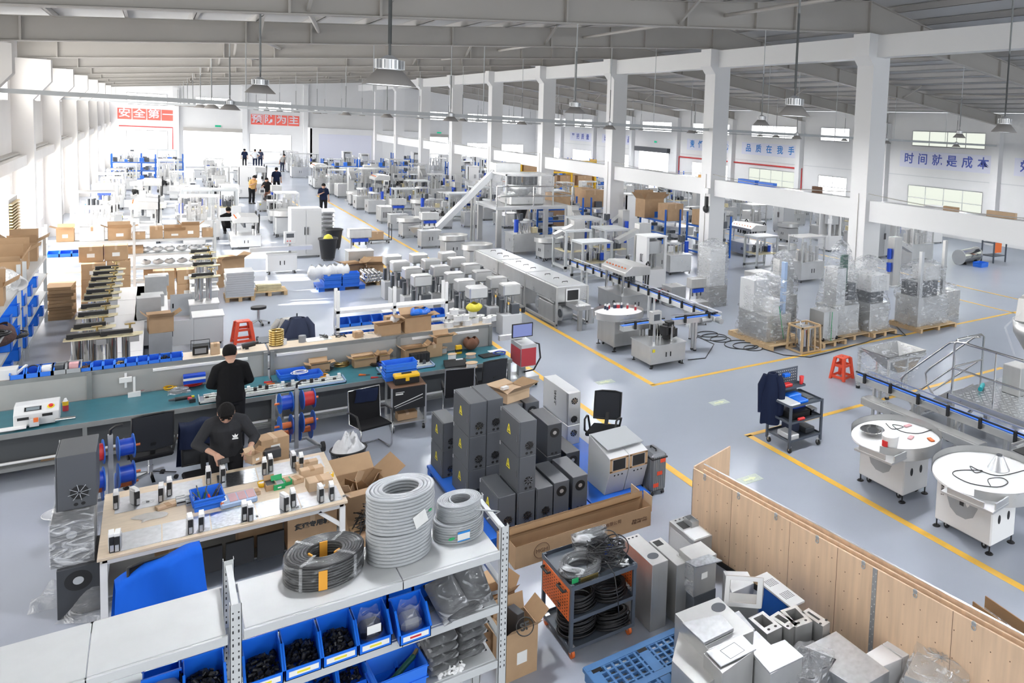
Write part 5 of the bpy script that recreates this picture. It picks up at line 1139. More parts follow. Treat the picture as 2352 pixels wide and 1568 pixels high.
for k, x in enumerate((5.21, 5.53)):
 t = thing('console_housing', 'film covered console housing with black opening, %s of two' % ('left', 'right')[k], 'housing', (x, 10.24, PB)); W2 = Matrix(((0, 0, 1, 0), (1, 0, 0, 0), (0, 1, 0, 0), (0, 0, 0, 1)))
 obj('body', B().prism([(-.22, 0), (.36, 0), (.36, .74), (-.36, .60), (-.36, .38)], -.155, .155, W2), 'grey_white', t, bev=.004)
 fm = T(0, -.36, .38) @ RX(PI / 2); g2 = T(0, -.361, .49)
 obj('opening', B().box(-.10, -.003, -.08, .10, .0, .08).move(g2), 'black', t); obj('rim', B().box(-.15, -.002, -.11, .15, .004, -.085).box(-.15, -.002, .085, .15, .004, .11).box(-.15, -.002, -.1, -.11, .004, .1).box(.11, -.002, -.1, .15, .004, .1).move(g2), 'cardboard', t)
 lo = T(0, -.36, .38) @ RX(.357 + PI / 2)
 for dx in (-.06, 0, .06): obj('hole', B().rod(dx, -.06, .001, .004, .013).move(T(0, -.36, .38) @ RX(PI / 2 + .35)), 'black', t)
 text('note', '64人', .06, 'print_black', t, T(.02, -.29, .20) @ RX(PI / 2 + .35), 0)
tag(obj('cover_panel', B().cb(0, 0, 0, .60, .55, .012).move(RX(.12)), 'cable_grey', None, (5.36, 10.28, PB + .72), .05), 'loose grey cover panel lying on the two console housings', 'panel')
t = thing('suitcase', 'grey ribbed suitcase with red stickers beside the pallet', 'suitcase', (5.86, 10.02, 0)); obj('shell', B().cb(0, 0, .06, .26, .42, .60), 'suitcase', t, bev=.04)
rb = B()
for k in range(7): rb.box(-.131 + .0, -.16 + k * .053, .1, -.127, -.15 + k * .053, .62); rb.box(-.1 + k * .033, -.214, .1, -.094 + k * .033, -.21, .62)
obj('ribs', rb, 'dull_steel', t)
for (x, z, s) in ((.05, .55, 1), (0, .36, 1), (-.06, .18, 1)): obj('red_sticker', B().box(x - .045, -.218, z - .03, x + .045, -.215, z + .03), 'red_orange', t)
obj('handle', B().tube([(-.0, -.08, .66), (0, -.08, .69), (0, .08, .69), (0, .08, .66)], .012, 6), 'black', t); obj('zip_band', B().box(-.132, -.215, .58, .132, .215, .60), 'black', t); casters(t, [(-.09, -.16), (.09, -.16), (-.09, .16), (.09, .16)], .032)
p = F(1385, 983, .47); office_chair('black mesh office chair with armrests by the aisle line', (p.x, p.y, 0), -.75, .46, .46, True, True, 'black')
# long cartons
for k, (y, e) in enumerate(((9.22, 'long open carton in front, printed with a round mark'), (9.50, 'long open carton lying behind, next to the grey boxes'))):
 t = thing('long_carton', e, 'box', (4.36 - .05 * k, y, 0), .0); obj('body', B().tray(1.92, .25, .29, .006), 'cardboard', t)
 obj('flap', B().hexa([(-.96, -.125, .29), (.96, -.125, .29), (.96, -.125, .296), (-.96, -.125, .296)] + [(-.96, -.20, .36), (.96, -.20, .36), (.96, -.2, .366), (-.96, -.2, .366)]) if k else B().hexa([(-.96, .125, .29), (.96, .125, .29), (.96, .131, .29), (-.96, .131, .29)] + [(-.96, .15, .40), (.96, .15, .40), (.96, .156, .4), (-.96, .156, .40)]), 'cardboard_in', t)
 obj('end_flap', B().cb(.97, 0, .2, .01, .24, .22).move(T(0, 0, 0)), 'cardboard_light', t)
 if not k:
  obj('round_mark', B().torus((0, 0, 0), .10, .004, 28, 5).move(MF(-.62, -.128, .15)), 'print_brown', t); text('mark_letters', 'MGM', .07, 'print_brown', t, ON_F(-.62, -.129, .15)); text('print', '有限公司', .06, 'print_brown', t, ON_F(.38, -.127, .2)); text('print', '规格:50mm25m\n数量:50卷 100米', .035, 'print_brown', t, ON_F(.78, -.127, .13))
 else: text('print', '规格：50高X25宽\n数量：50卷 100米', .05, 'print_brown', t, ON_F(.05, -.127, .19))
# ---------------------------------------------------------------- orange cart
t = thing('perforated_cart', 'dark tool cart with an orange perforated side panel, piled with black cables', 'cart', (3.635, 7.51, 0)); OC = t
for x in (-.36, .36):
 for y in (-.37, .37): obj('post', B().cb(x, y, .10, .035, .035, .73), 'cart_grey', t)
obj('top_tray', B().tray(.76, .80, .05, .006, 0, 0, .775), 'cart_grey', t); obj('middle_shelf', B().tray(.74, .78, .04, .006, 0, 0, .42), 'cart_grey', t); obj('bottom_shelf', B().tray(.74, .78, .04, .006, 0, 0, .10), 'cart_grey', t)
for s in (-1, 1):
 pn = obj('side_panel', B().box(s * .378, -.35, .43 if s < 0 else .5, s * .384, .35, .77), 'orange', t); hb = B()
 for i in range(9):
  for j in range(12): hb.cyl((s * .388 if s < 0 else .374, -.31 + j * .056, .46 + i * .034), (s * .383, -.31 + j * .056, .46 + i * .034), .006, n=6)
 obj('perforation', hb, 'black', pn)
for y in (-.2, .22): obj('handle', B().tube([(-.385, y - .08, .73), (-.42, y - .08, .73), (-.42, y + .08, .73), (-.385, y + .08, .73)], .014, 7), 'black', t)
casters(t, [(-.33, -.34), (.33, -.34), (-.33, .34), (.33, .34)], .05, 'orange')
def cable_ring(label, p, R, n, wr=.007, m='cable_black', film_=False, tilt=0, rz=0, seed=0, h=.1):
 t = thing('cable_coil', label, 'cable coil', p, rz, None); b = B(); r = random.Random(seed)
 for k in range(n): b.torus((r.uniform(-.015, .015), r.uniform(-.015, .015), wr + h * k / n), R * r.uniform(.72, 1), wr, 30, 6, RX(r.uniform(-.06, .06)))
 obj('winding', b.move(RX(tilt)), m, t)
 if film_: obj('film_wrap', B().lathe([(R * .68, 0), (R * .68, h * 1.1), (R * 1.04, h * 1.12), (R * 1.06, 0), (R * .68, 0)], n=30).move(RX(tilt)), 'film', t)
 return t
k1 = cable_ring('black cable coil with gold label lying on the orange cart', (3.47, 7.38, .782), .21, 16, .009, film_=True, seed=1, h=.13); obj('gold_label', B().box(-.10, -.226, .03, .10, -.222, .08), 'gold', k1); obj('green_label', B().box(-.18, -.2, .03, -.11, -.19, .08), 'green', k1)
cable_ring('film wrapped cable coil standing highest on the orange cart', (3.72, 7.66, .90), .19, 14, .010, 'cable_black', True, -.5, seed=2, h=.14); cable_ring('clear wrapped cable coil at the back under another on the cart', (3.74, 7.68, .782), .18, 12, .010, 'dark_steel', True, seed=3, h=.11)
t = thing('cable_tangle', 'loose tangle of black cable heaped over the right of the orange cart', 'cables', (3.78, 7.40, .80)); b = B(); r = random.Random(6)
for k in range(26): b.torus((r.uniform(-.1, .1), r.uniform(-.13, .13), r.uniform(.02, .2)), r.uniform(.11, .18), .0065, 24, 5, Matrix.Rotation(r.uniform(-.7, .7), 4, 'X') @ Matrix.Rotation(r.uniform(-.6, .6), 4, 'Y'))
b.tube([(-.1, -.2, .12), (-.08, -.36, .05), (-.06, -.42, -.2), (-.03, -.40, -.42)], .006, 5); obj('strands', b, 'cable_black', t); obj('blue_plug', B().cb(-.03, -.06, .13, .05, .04, .04).cb(.06, .02, .12, .04, .05, .04), 'motor_blue', t)
t = thing('metal_clamps', 'pile of small silver cable glands at the corner of the orange cart', 'cable glands', (3.90, 7.25, .782)); r = random.Random(3); b = B()
for k in range(14): b.cyl((r.uniform(-.07, .07), r.uniform(-.06, .06), 0.01), (r.uniform(-.07, .07), r.uniform(-.06, .06), .05), .014, n=8)
obj('gland', b, 'alu', t)
for k, (x, y, z, R, n, e) in enumerate(((3.45, 7.4, .43, .2, 18, 'left on the middle shelf'), (3.80, 7.35, .43, .19, 16, 'right on the middle shelf'), (3.47, 7.42, .11, .21, 26, 'upright pile at the left of the bottom shelf'), (3.82, 7.30, .11, .2, 20, 'right of the bottom shelf with a bright core'), (3.6, 7.7, .11, .2, 14, 'at the back of the bottom shelf'))): cable_ring('black cable coil %s of the orange cart' % e, (x, y, z), R, n, .009, 'cable_black', False, .0 if k < 3 else .25, k, 30 + k, .24 if k == 2 else .14)
# carton with ring logo by the rack post
c = carton('tall kraft carton with open flaps and a black ring logo beside the rack', (2.78, 7.38, 0), .32, .36, .50, .03, 1, note=1, fill=None, fa=.9)
text('logo', 'SF', .10, 'print_black', c, T(-.02, -.28, .60) @ RX(PI / 2 - .75), .004); obj('logo_ring', B().torus((0, 0, 0), .085, .006, 24, 5).move(T(-.02, -.28, .60) @ RX(PI / 2 - .75)), 'print_black', c)
plainbox('black_module', 'black module sticking out of the ring logo carton', 'module', (2.80, 7.44, .01), .08, .2, .58, 'box_dark', .2); carton('lower kraft carton half behind the ring logo carton', (2.86, 7.75, 0), .3, .3, .38, .1, 0, note=0); carton('open kraft carton behind the right rack post', (2.66, 7.82, .0), .4, .3, .62, .2, 1, note=0)
plastic_pallet('slate blue openwork plastic pallet in the foreground', (3.86, 6.26, 0), 1.2, 1.05, 0, .14, 'pallet_teal', True)
# ---------------------------------------------------------------- sheet metal housings
def slab(name, label, cat, px, zt, zb, m, crop=7, bev=.003, grp=None):
 s = 2.7606 if crop == 7 else 3.618; o = (1500, 1100) if crop == 7 else (1150, 1150)
 P_ = [F(o[0] + x / s, o[1] + y / s, zt) for x, y in px]; c = sum(P_, Vector()) / len(P_)
 poly = [(p.x - c.x, p.y - c.y) for p in P_]
 ar = sum(poly[i][0] * poly[(i + 1) % len(poly)][1] - poly[(i + 1) % len(poly)][0] * poly[i][1] for i in range(len(poly)))
 if ar < 0: poly.reverse()
 return tag(obj(name, B().prism(poly, zb - zb, zt - zb), m, None, (c.x, c.y, zb), 0, bev), label, cat, grp)
def steelbox(label, x0, y0, w, d, h, m='stainless', z=0, holes=(), rz=0, rect=None):
 t = thing('sheet_metal_housing', label, 'housing', (x0 + w / 2, y0 + d / 2, z), rz); obj('body', B().cb(0, 0, 0, w, d, h), m, t, bev=.004)
 for hx, hy, r in holes: obj('hole', B().rod(hx, hy, h - .002, h + .002, r, n=18), 'dark_steel' if r > .03 else 'black', t)
 if rect: obj('opening', B().box(rect[0], rect[1], h - .002, rect[2], rect[3], h + .002), 'black', t)
 return t
steelbox('tall steel housing with a round hole, first right of the orange cart', 4.17, 7.05, .20, .70, .78, 'brushed', holes=((0, -.18, .065), (-.05, .3, .013), (0, .3, .013), (.05, .3, .013)))
steelbox('tall steel housing with a square recess, second from the orange cart', 4.47, 7.02, .16, .64, .69, 'brushed', rect=(-.06, .16, .03, .28))
t = steelbox('film covered steel housing with an open top near the plywood', 4.98, 7.45, .26, .60, .62, 'stainless', rect=(-.09, .02, .06, .2), holes=((-.06, .26, .013), (0, .26, .013), (.06, .26, .013))); obj('protective_film', B().box(-.133, -.28, .03, -.131, .26, .56).box(-.12, -.28, .621, .1, -.02, .623), 'grey_white', t); obj('inner_duct', B().tray(.1, .2, .09, .004, .06, .08, .60), 'alu', t)
slab('metal_plate', 'thin galvanised plate lying on the bagged steel box', 'plate', [(205, 520), (355, 473), (440, 515), (272, 556)], .79, .775, 'zinc_sheet')
p = F(1500 + 330 / 2.76, 1100 + 720 / 2.76, .35); t = steelbox('steel box wrapped in crumpled film under a loose plate', p.x - .16, p.y - .0, .30, .34, .42, 'brushed', .35); obj('film_wrap', B().grid(lambda u, v: (-.155 - .02 * abs(math.sin(9 * v + 6 * u)), -.18 + .36 * u, .02 + .34 * v), 14, 14), 'film_dense', t); obj('label_note', B().box(-.05, -.172, .18, .03, -.1705, .25), 'paper', t)
steelbox('dark steel box carrying the film wrapped box', p.x - .15, p.y + .0, .30, .34, .348, 'dark_steel', 0)
big = slab('sheet_metal_cabinet', 'largest pale steel cabinet with a round hole in its top', 'cabinet', [(140, 850), (415, 745), (640, 960), (350, 1080)], .74, 0, 'stainless')
p = F(1500 + 415 / 2.76, 1100 + 812 / 2.76, .742); q = obj('round_hole', B().rod(0, 0, 0, .003, .075, n=24), 'dark_steel'); q.parent = big; q.location = Vector((p.x, p.y, .741)) - big.location
for k in range(5): slab('metal_sheet', 'square metal sheet in the pile on the largest cabinet, %s from below' % NTH[k], 'sheet', [(188 - k, 920 - k * 3), (432, 868 - k * 3), (512, 955 - k * 3), (325 - k, 1048 - k * 3)], .755 + k * .012, .744 + k * .012, 'alu_sheet', grp='square metal sheets piled on the steel cabinet')
pl = slab('cutout_plate', 'pale plate with a square cutout outline lying on the steel cabinets', 'plate', [(335, 1090), (565, 985), (655, 1075), (430, 1185)], .76, .745, 'alu_sheet')
bq = B();
for x0, y0, x1, y1 in ((-.09, -.09, .09, -.085), (-.09, .06, .09, .065), (-.09, -.09, -.085, .06), (.085, -.09, .09, .06)): bq.box(x0, y0, .0155, x1, y1, .0165)
q = obj('cutout_line', bq, 'dark_steel', pl, rz=.1)
slab('sheet_metal_cabinet', 'brushed steel cabinet in front under the cutout plate', 'cabinet', [(320, 1105), (560, 1010), (640, 1085), (440, 1230)], .735, 0, 'brushed'); slab('sheet_metal_cabinet', 'steel cabinet with framed doors at the front left edge', 'cabinet', [(165, 965), (320, 1105), (440, 1230), (300, 1330), (120, 1150)], .60, 0, 'brushed')
slab('sheet_metal_cabinet', 'pale steel cabinet with a tilted lid at the bottom of the pile', 'cabinet', [(620, 1105), (830, 1022), (948, 1125), (745, 1235)], .66, 0, 'stainless'); slab('loose_cover', 'thin grey cover lying askew on the pale steel cabinet', 'cover', [(625, 1095), (835, 1015), (955, 1122), (740, 1225)], .69, .67, 'alu_sheet')
slab('panel_box', 'wide flat grey panel box in front of the plywood crate', 'panel box', [(915, 1085), (1160, 962), (1500, 1215), (1300, 1330)], .42, .0, 'alu_sheet'); slab('metal_plate', 'pale plate between the cabinets and the open frames', 'plate', [(440, 880), (545, 832), (645, 950), (560, 990)], .62, .55, 'alu_sheet'); slab('metal_plate', 'pale folded plate leaning below the open frames', 'plate', [(570, 990), (655, 960), (750, 1050), (655, 1095)], .60, .56, 'alu_sheet')
slab('white_box', 'white film covered box at the foot of the plywood, left one', 'box', [(1350, 1105), (1450, 1045), (1580, 1135), (1450, 1190)], .38, 0, 'white_paint'); slab('white_box', 'white film covered box at the foot of the plywood, right one', 'box', [(1455, 1042), (1565, 980), (1700, 1075), (1585, 1130)], .38, 0, 'white_paint')
for k, q in enumerate(([(605, 882), (690, 830), (812, 930), (735, 992)], [(738, 862), (805, 832), (932, 912), (840, 972)], [(790, 820), (905, 800), (1008, 905), (930, 945)], [(948, 832), (1000, 812), (1136, 902), (1042, 955)])):
 P_ = [F(1500 + x / 2.7606, 1100 + y / 2.7606, .52) for x, y in q]; c = sum(P_, Vector()) / 4; e1 = (P_[2] - P_[1]); a = math.atan2(e1.y, e1.x) + PI / 2
 w, d = (P_[1] - P_[0]).length, e1.length; t = thing('open_frame_box', 'open rectangular steel frame box in the row of four, %s from the cabinets' % NTH[k], 'frame box', (c.x, c.y, .15), a)
 b = B(); h = .37
 for x0, y0, x1, y1 in ((-w / 2, -d / 2, w / 2, -d / 2 + .1), (-w / 2, d / 2 - .04, w / 2, d / 2), (-w / 2, -d / 2 + .1, -w / 2 + .04, d / 2 - .04), (w / 2 - .04, -d / 2 + .1, w / 2, d / 2 - .04)): b.box(x0, y0, 0, x1, y1, h)
 obj('rim', b, 'brushed', t); obj('base', B().cb(0, 0, -.15, w * .9, d * .9, .17), 'rack_blue' if k == 2 else 'dull_steel', t)
 for x in (-.04, .05): obj('hole', B().rod(x, -d / 2 + .05, h, h + .002, .016, n=12), 'black', t)
P_ = [F(1500 + x / 2.76, 1100 + y / 2.76, .55) for x, y in ((640, 605), (725, 570), (965, 752), (868, 797))]; c = sum(P_, Vector()) / 4; a = math.atan2((P_[2] - P_[1]).y, (P_[2] - P_[1]).x); w, d = (P_[2] - P_[1]).length, (P_[1] - P_[0]).length
t = thing('vented_panel', 'beige panel with two vent grids leaning by the plywood', 'panel', (c.x, c.y, .5), a); obj('panel', B().cb(0, 0, 0, w, d, .02), 'grey_white', t)
for x in (-w * .2, w * .22):
 g = B()
 for i in range(6):
  for j in range(6): g.cb(x - .06 + .022 * i, -.05 + .022 * j, .02, .012, .012, .001)
 obj('vent_grid', g, 'dark_steel', t)
obj('support', B().cb(0, 0, -.5, w * .7, d * .8, .5), 'rack_blue', t)
P_ = F(1500 + 590 / 2.76, 1100 + 855 / 2.76, .5); t = thing('screen_frame', 'sloping empty steel screen frame on the sheet metal pile', 'frame', (P_.x + .02, P_.y + .10, .52), -.75)
b = B()
for x0, z0, x1, z1 in ((-.2, 0, .2, .04), (-.2, .26, .2, .30), (-.2, .04, -.15, .26), (.15, .04, .2, .26)): b.box(x0, -.02, z0, x1, .02, z1)
obj('face_frame', b.move(RX(-.35)), 'alu', t); obj('side_gusset', B().hexa([(.2, 0, 0), (.21, 0, 0), (.21, .25, 0), (.2, .25, 0), (.2, .1, .28), (.21, .1, .28), (.21, .12, .28), (.2, .12, .28)]), 'stainless', t); obj('support', B().cb(0, .12, -.52, .34, .24, .52), 'stainless', t)
slab('metal_plate', 'white sheet standing behind the screen frame', 'plate', [(445, 580), (600, 585), (640, 660), (500, 720)], .45, 0, 'grey_white')
# ---------------------------------------------------------------- plywood crate panels
t = thing('plywood_panels', 'long stack of upright plywood crate panels along the aisle', 'plywood panels', (5.50, 8.33, 0), math.atan2(-4.37, .42) + PI / 2); LP_ = 4.95
obj('front_panel', B().box(0, -LP_, .02, .018, 0, 1.08), 'ply', t); obj('second_panel', B().box(.09, -LP_ + .05, .02, .108, -.1, 1.075), 'ply', t); obj('back_panel', B().box(.17, -LP_, .02, .19, 0, 1.09).move(Matrix.Identity(4)), 'ply', t)
obj('end_panel', B().box(.06, .02, .02, .9, .04, 1.08).move(RZ(.25)), 'ply', t); obj('base_batten', B().box(-.02, -LP_, 0, .2, -.1, .06), 'black', t)
obj('edge_trim', B().box(.168, -LP_, 1.09, .192, 0, 1.095).box(-.004, -.006, .02, .02, .006, 1.08), 'alu', t)
for k in range(7): b = B().torus((0, 0, .012), .022, .006, 12, 5, RY(PI / 2)).torus((0, 0, -.03), .022, .006, 12, 5, RY(PI / 2)).cb(0, 0, .0, .02, .03, .03); obj('clip', b.move(T(-.006, -.25 - k * .68, 1.06)), 'dull_steel', t)
nb = B()
for i in range(24):
 for j in range(4): nb.cyl((-.0015, -.12 - i * .2, .14 + j * .25 + .04 * math.sin(i * 3 + j)), (.0, -.12 - i * .2, .14 + j * .25 + .04 * math.sin(i * 3 + j)), .007, n=6)
obj('nail_marks', nb, 'print_brown', t); obj('panel_seam', B().box(-.0012, -.80, .02, 0, -.795, 1.08).box(-.0012, -1.85, .02, 0, -1.845, 1.08).box(-.0012, -2.6, .02, 0, -2.594, 1.08).box(-.0012, -4.1, .02, 0, -4.094, 1.08), 'print_brown', t); obj('steel_strap', B().box(-.005, -3.16, .02, -.001, -3.10, 1.08), 'dull_steel', t); sb = B()
for k in range(24): sb.cyl((-.007, -3.13 + .016 * (-1) ** k, .06 + k * .042), (-.0045, -3.13 + .016 * (-1) ** k, .06 + k * .042), .007, n=6)
obj('strap_hole', sb, 'paper', t)
# film wrapped goods at the lower right corner
def wrap(label, p, w, d, h, rz=0, seed=1, m='film_dense', inner=None, cat='wrapped goods', name='wrapped_goods', bump=.05, top=.8):
 t = thing(name, label, cat, p, rz); r = random.Random(seed); a = [r.uniform(0, 6.3) for _ in range(8)]
 def q(u, v):
  A_ = 2 * PI * u; k = 5; c, s = math.cos(A_), math.sin(A_); rr = (abs(c) ** k + abs(s) ** k) ** (-1 / k)
  e = 1 + bump * (math.sin(7 * A_ + a[0] + 6 * v) + .7 * math.sin(13 * A_ + a[1] - 9 * v) + .6 * math.sin(3 * A_ + a[2] + 17 * v))
  tp = 1 - (1 - top) * v ** 2
  return (c * rr * w / 2 * e * tp, s * rr * d / 2 * e * tp, h * v)
 g = B().grid(q, 44, 22)
 def cap(u, v):
  x, y, z = q(u, 1); return (x * v, y * v, h * (1 + .10 * (1 - v * v) + .03 * math.sin(9 * u * 2 * PI + 5 * v)))
 g.grid(cap, 44, 6); obj('film_wrap', g, m, t)
 for k_, (x0, y0, z0, x1, y1, z1, mm) in enumerate(inner or [(-.4, -.4, 0, .4, .4, .5, 'stainless'), (-.35, -.3, .5, .2, .3, .9, 'brushed')]): obj('machine_body', B().box(x0 * w, y0 * d, z0 * h, x1 * w, y1 * d, z1 * h), mm, t, bev=.004)
 return t
p = F(1500 + 980 / 2.76, 1100 + 1230 / 2.76, .35); wrap('film wrapped grey case at the bottom edge of the view, left one', (p.x, p.y, 0), .6, .5, .5, .4, 2, inner=[(-.4, -.4, 0, .4, .4, .85, 'box_dark')])
p = F(1500 + 1850 / 2.76, 1100 + 1190 / 2.76, .35); wrap('film wrapped steel goods at the bottom edge, middle one', (p.x - .22, p.y - .1, 0), .6, .7, .55, .4, 3, inner=[(-.4, -.4, 0, .4, .4, .85, 'stainless')])
p = F(2310, 1545, .4); wrap('film wrapped dark panel pile in the bottom right corner', (p.x, p.y, 0), .7, .7, .5, .4, 4, inner=[(-.42, -.42, 0, .42, .42, .9, 'cable_grey')])
p = F(2290, 1480, .55); t = thing('partition_carton', 'cardboard tray with slanted partitions and wrapped tubes in the corner', 'box', (p.x + .1, p.y + .1, 0), -.1)
obj('carton_base', B().cb(0, 0, 0, .8, .8, .45), 'cardboard', t)
for k in range(4): obj('partition', B().cb(-.3 + k * .2, 0, .45, .012, .8, .22).move(RY(0)), 'cardboard_in', t)
for k in range(3): obj('wrapped_tube', B().cyl((-.2 + k * .2, -.35, .53), (-.2 + k * .2, .35, .53), .07), 'film_dense', t)
# ---------------------------------------------------------------- right of the aisle: tool cart, stool, turntables, platform
t = thing('tool_cart', 'grey three tier tool cart with a perforated back board by the yellow corner', 'cart', (8.89, 10.2, 0))
for x in (-.37, .37):
 for y in (-.32, .32): obj('post', B().cb(x, y, .1, .04, .04, .77), 'cart_grey', t)
for z in (.20, .53, .83): obj('tier', B().tray(.76, .66, .04, .005, 0, 0, z), 'cart_grey', t)
pb = obj('back_board', B().box(-.38, .325, .87, .30, .34, 1.32), 'cart_grey', t); hb = B()
for i in range(14):
 for j in range(8): hb.cb(-.34 + i * .045, .322, .92 + j * .05, .012, .004, .014)
obj('perforation', hb, 'paper', pb); obj('small_shelf', B().tray(.66, .22, .04, .005, -.02, .2, 1.0), 'cart_grey', t); casters(t, [(-.34, -.3), (.34, -.3), (-.34, .3), (.34, .3)], .05)
for k, (x, y, z, w, d, h, m, nm, e) in enumerate(((-.25, -.1, .835, .24, .42, .05, 'grey_white', 'screw_tray', 'pale tray of screws on the tool cart top'), (-.02, -.12, .835, .22, .3, .06, 'bin_blue', 'parts_tray', 'blue divided tray in front on the tool cart'), (.02, .12, .835, .3, .2, .07, 'bin_blue', 'parts_tray', 'blue divided tray at the back of the tool cart'), (.24, .0, .835, .18, .3, .03, 'dark_steel', 'hand_tools', 'dark tools at the right of the tool cart top'), (-.1, .2, 1.02, .28, .14, .06, 'red', 'tool_tray', 'red tray on the small shelf of the tool cart'), (.0, .0, .54, .5, .4, .12, 'black', 'tool_bag', 'black tool bag on the middle tier of the cart'), (.1, .1, .54, .3, .25, .18, 'motor_blue', 'hose_pile', 'blue air hoses on the middle tier of the cart'), (.28, -.1, .54, .2, .2, .12, 'chrome', 'metal_tub', 'shiny metal tub on the middle tier of the cart'), (-.22, -.1, .21, .2, .4, .1, 'grey_white', 'parts_tray', 'white tray on the bottom tier of the cart'), (.0, .1, .21, .25, .25, .2, 'navy_grey', 'dark_rag', 'dark rag on the bottom tier of the cart'), (.24, .02, .21, .22, .42, .1, 'dark_steel', 'scrap_metal', 'metal bits on the bottom tier of the cart'), (-.1, -.3, .545, .16, .06, .06, 'red', 'red_packet', 'red packet at the front of the middle tier'))):
 plainbox(nm, e, 'tool storage', (8.89 + x, 10.2 + y, z), w, d, h, m, 0, None, .015)
tag(obj('cup', B().lathe([(.035, 0), (.045, .15), (.04, .15), (.03, .01), (0, .01)], n=16), 'red', None, (9.19, 10.40, 1.01)), 'red plastic cup on the tool cart small shelf', 'cup')
plainbox('hook_box', 'small blue hook box on the perforated back board', 'box', (8.88, 10.48, 1.18), .14, .08, .06, 'bin_blue')
jacket('navy hooded jacket hanging from the left corner of the tool cart', (8.50, 10.42, 1.32), -.9, .36, .92, 'navy', 3, .22)
p = F(1933, 868, 0); stool('red plastic stool beside the film wrapped hopper', (p.x, p.y, 0), .2, 1.12)
# hopper
t = thing('hopper', 'steel hopper on a film wrapped frame beside the red stool', 'hopper', (12.65, 11.35, 0))
for x in (-.5, .5):
 for y in (-.45, .45): obj('leg', B().cb(x * (1 if x < 0 else .2), y, .05, .05, .05, .82), 'stainless', t); obj('foot', B().rod(x * (1 if x < 0 else .2), y, 0, .05, .05), 'black', t)
obj('frame_rail', B().box(-.52, -.47, .82, .72, -.43, .87).box(-.52, .43, .82, .72, .47, .87).box(-.52, -.47, .3, .12, -.43, .33).box(-.52, .43, .3, .12, .47, .33).box(-.52, -.47, .3, -.48, .47, .33), 'stainless', t)
obj('bowl', B().add([(-.5, -.45, .92), (.75, -.45, .92), (.75, .45, .92), (-.5, .45, .92), (.1, -.2, .42), (.6, -.2, .42), (.6, .2, .42), (.1, .2, .42)], [(0, 1, 5, 4), (1, 2, 6, 5), (2, 3, 7, 6), (3, 0, 4, 7), (4, 5, 6, 7)]).add([(-.48, -.43, .92), (.73, -.43, .92), (.73, .43, .92), (-.48, .43, .92), (.12, -.18, .44), (.58, -.18, .44), (.58, .18, .44), (.12, .18, .44)], [(4, 5, 1, 0), (5, 6, 2, 1), (6, 7, 3, 2), (7, 4, 0, 3)]), 'stainless', t)
obj('film_wrap', B().grid(lambda u, v: (-.54, -.49 + .98 * u, .1 + .83 * v), 4, 4).grid(lambda u, v: (-.54 + (.66 + .6 * v) * u, -.49, .1 + .83 * v), 4, 4).grid(lambda u, v: (-.52 + 1.25 * u, -.47 + .94 * v, .94 - .2 * math.sin(PI * u) * math.sin(PI * v)), 8, 8), 'film', t)
# white turntables
def turntable(label, x, y, R, cab, h=.77, m='white_paint', ring='stainless', chute=True, disc='white_paint', rim=.14, door=True):
 x0, y0, x1, y1 = cab; t = thing('rotary_table', label, 'turntable', ((x0 + x1) / 2, (y0 + y1) / 2, 0)); ox, oy = x - (x0 + x1) / 2, y - (y0 + y1) / 2; w, d = x1 - x0, y1 - y0
 obj('cabinet', B().cb(0, 0, .11, w, d, h - .11), m, t, bev=.02); obj('disc', B().rod(ox, oy, h + .10, h + .13, R - .005, n=48), disc, t); obj('hub', B().rod(ox, oy, h, h + .1, .2), 'stainless', t)
 a0, a1 = (-2.75, 2.2) if chute else (-3.1, 3.1); g = B().grid(lambda u, v: (ox + (R + .006) * math.cos(a0 + (a1 - a0) * u), oy + (R + .006) * math.sin(a0 + (a1 - a0) * u), h + .04 + (rim + .05) * v), 56, 1); g.grid(lambda u, v: (ox + R * math.cos(a0 + (a1 - a0) * u), oy + R * math.sin(a0 + (a1 - a0) * u), h + .04 + (rim + .05) * (1 - v)), 56, 1)
 obj('guard_rail', g, ring, t)
 if chute: obj('side_shelf', B().cb(ox - R * .75, oy - R * .35, h + .085, R * .8, R * 1.0, .03, .1).cb(ox - R * 1.12, oy - R * .35, h + .1, .02, R * .7, .09, .1).cb(ox - R * .72, oy - R * .83, h + .1, R * .55, .02, .10, .1), 'alu', t)
 if door:
  obj('control_plate', B().prism([(-.27, .16), (.27, .16), (.27, -.02), (.2, -.17), (.08, -.24), (-.08, -.24), (-.2, -.17), (-.27, -.02)], 0, .004).move(ML(-w / 2 - .001, .02, h - .2)), 'cable_grey', t); obj('keypad', B().box(-.035, -.07, .004, .035, .07, .009).move(ML(-w / 2 - .001, .02, h - .2)), 'black', t); obj('display', B().box(-.025, .0, .009, .025, .045, .011).move(ML(-w / 2 - .001, .02, h - .2)), 'orange', t); obj('diamond_label', B().prism([(0, -.04), (.035, 0), (0, .04), (-.035, 0)], .004, .006).move(ML(-w / 2 - .001, -.08, h - .22)), 'paper', t)
  for q in (-.12, .1): obj('door_pull', B().prism([(.03 * math.cos(k * PI / 6), .065 * math.sin(k * PI / 6)) for k in range(12)], 0, .005).move(MF(q, -d / 2 - .001, h * .6)), 'black', t)
  text('note', '理瓶机', .06, 'print_black', t, ML(-w / 2 - .003, d * .38, h * .78) @ RZ(-PI / 2), 0)
 feet(t, [(sx * (w / 2 - .03), sy * (d / 2 - .03)) for sx in (-1, 1) for sy in (-1, 1)], .12, r=.06); casters(t, [(sx * (w / 2 - .1), sy * (d / 2 - .16)) for sx in (-1, 1) for sy in (-1, 1)], .045)
 return t
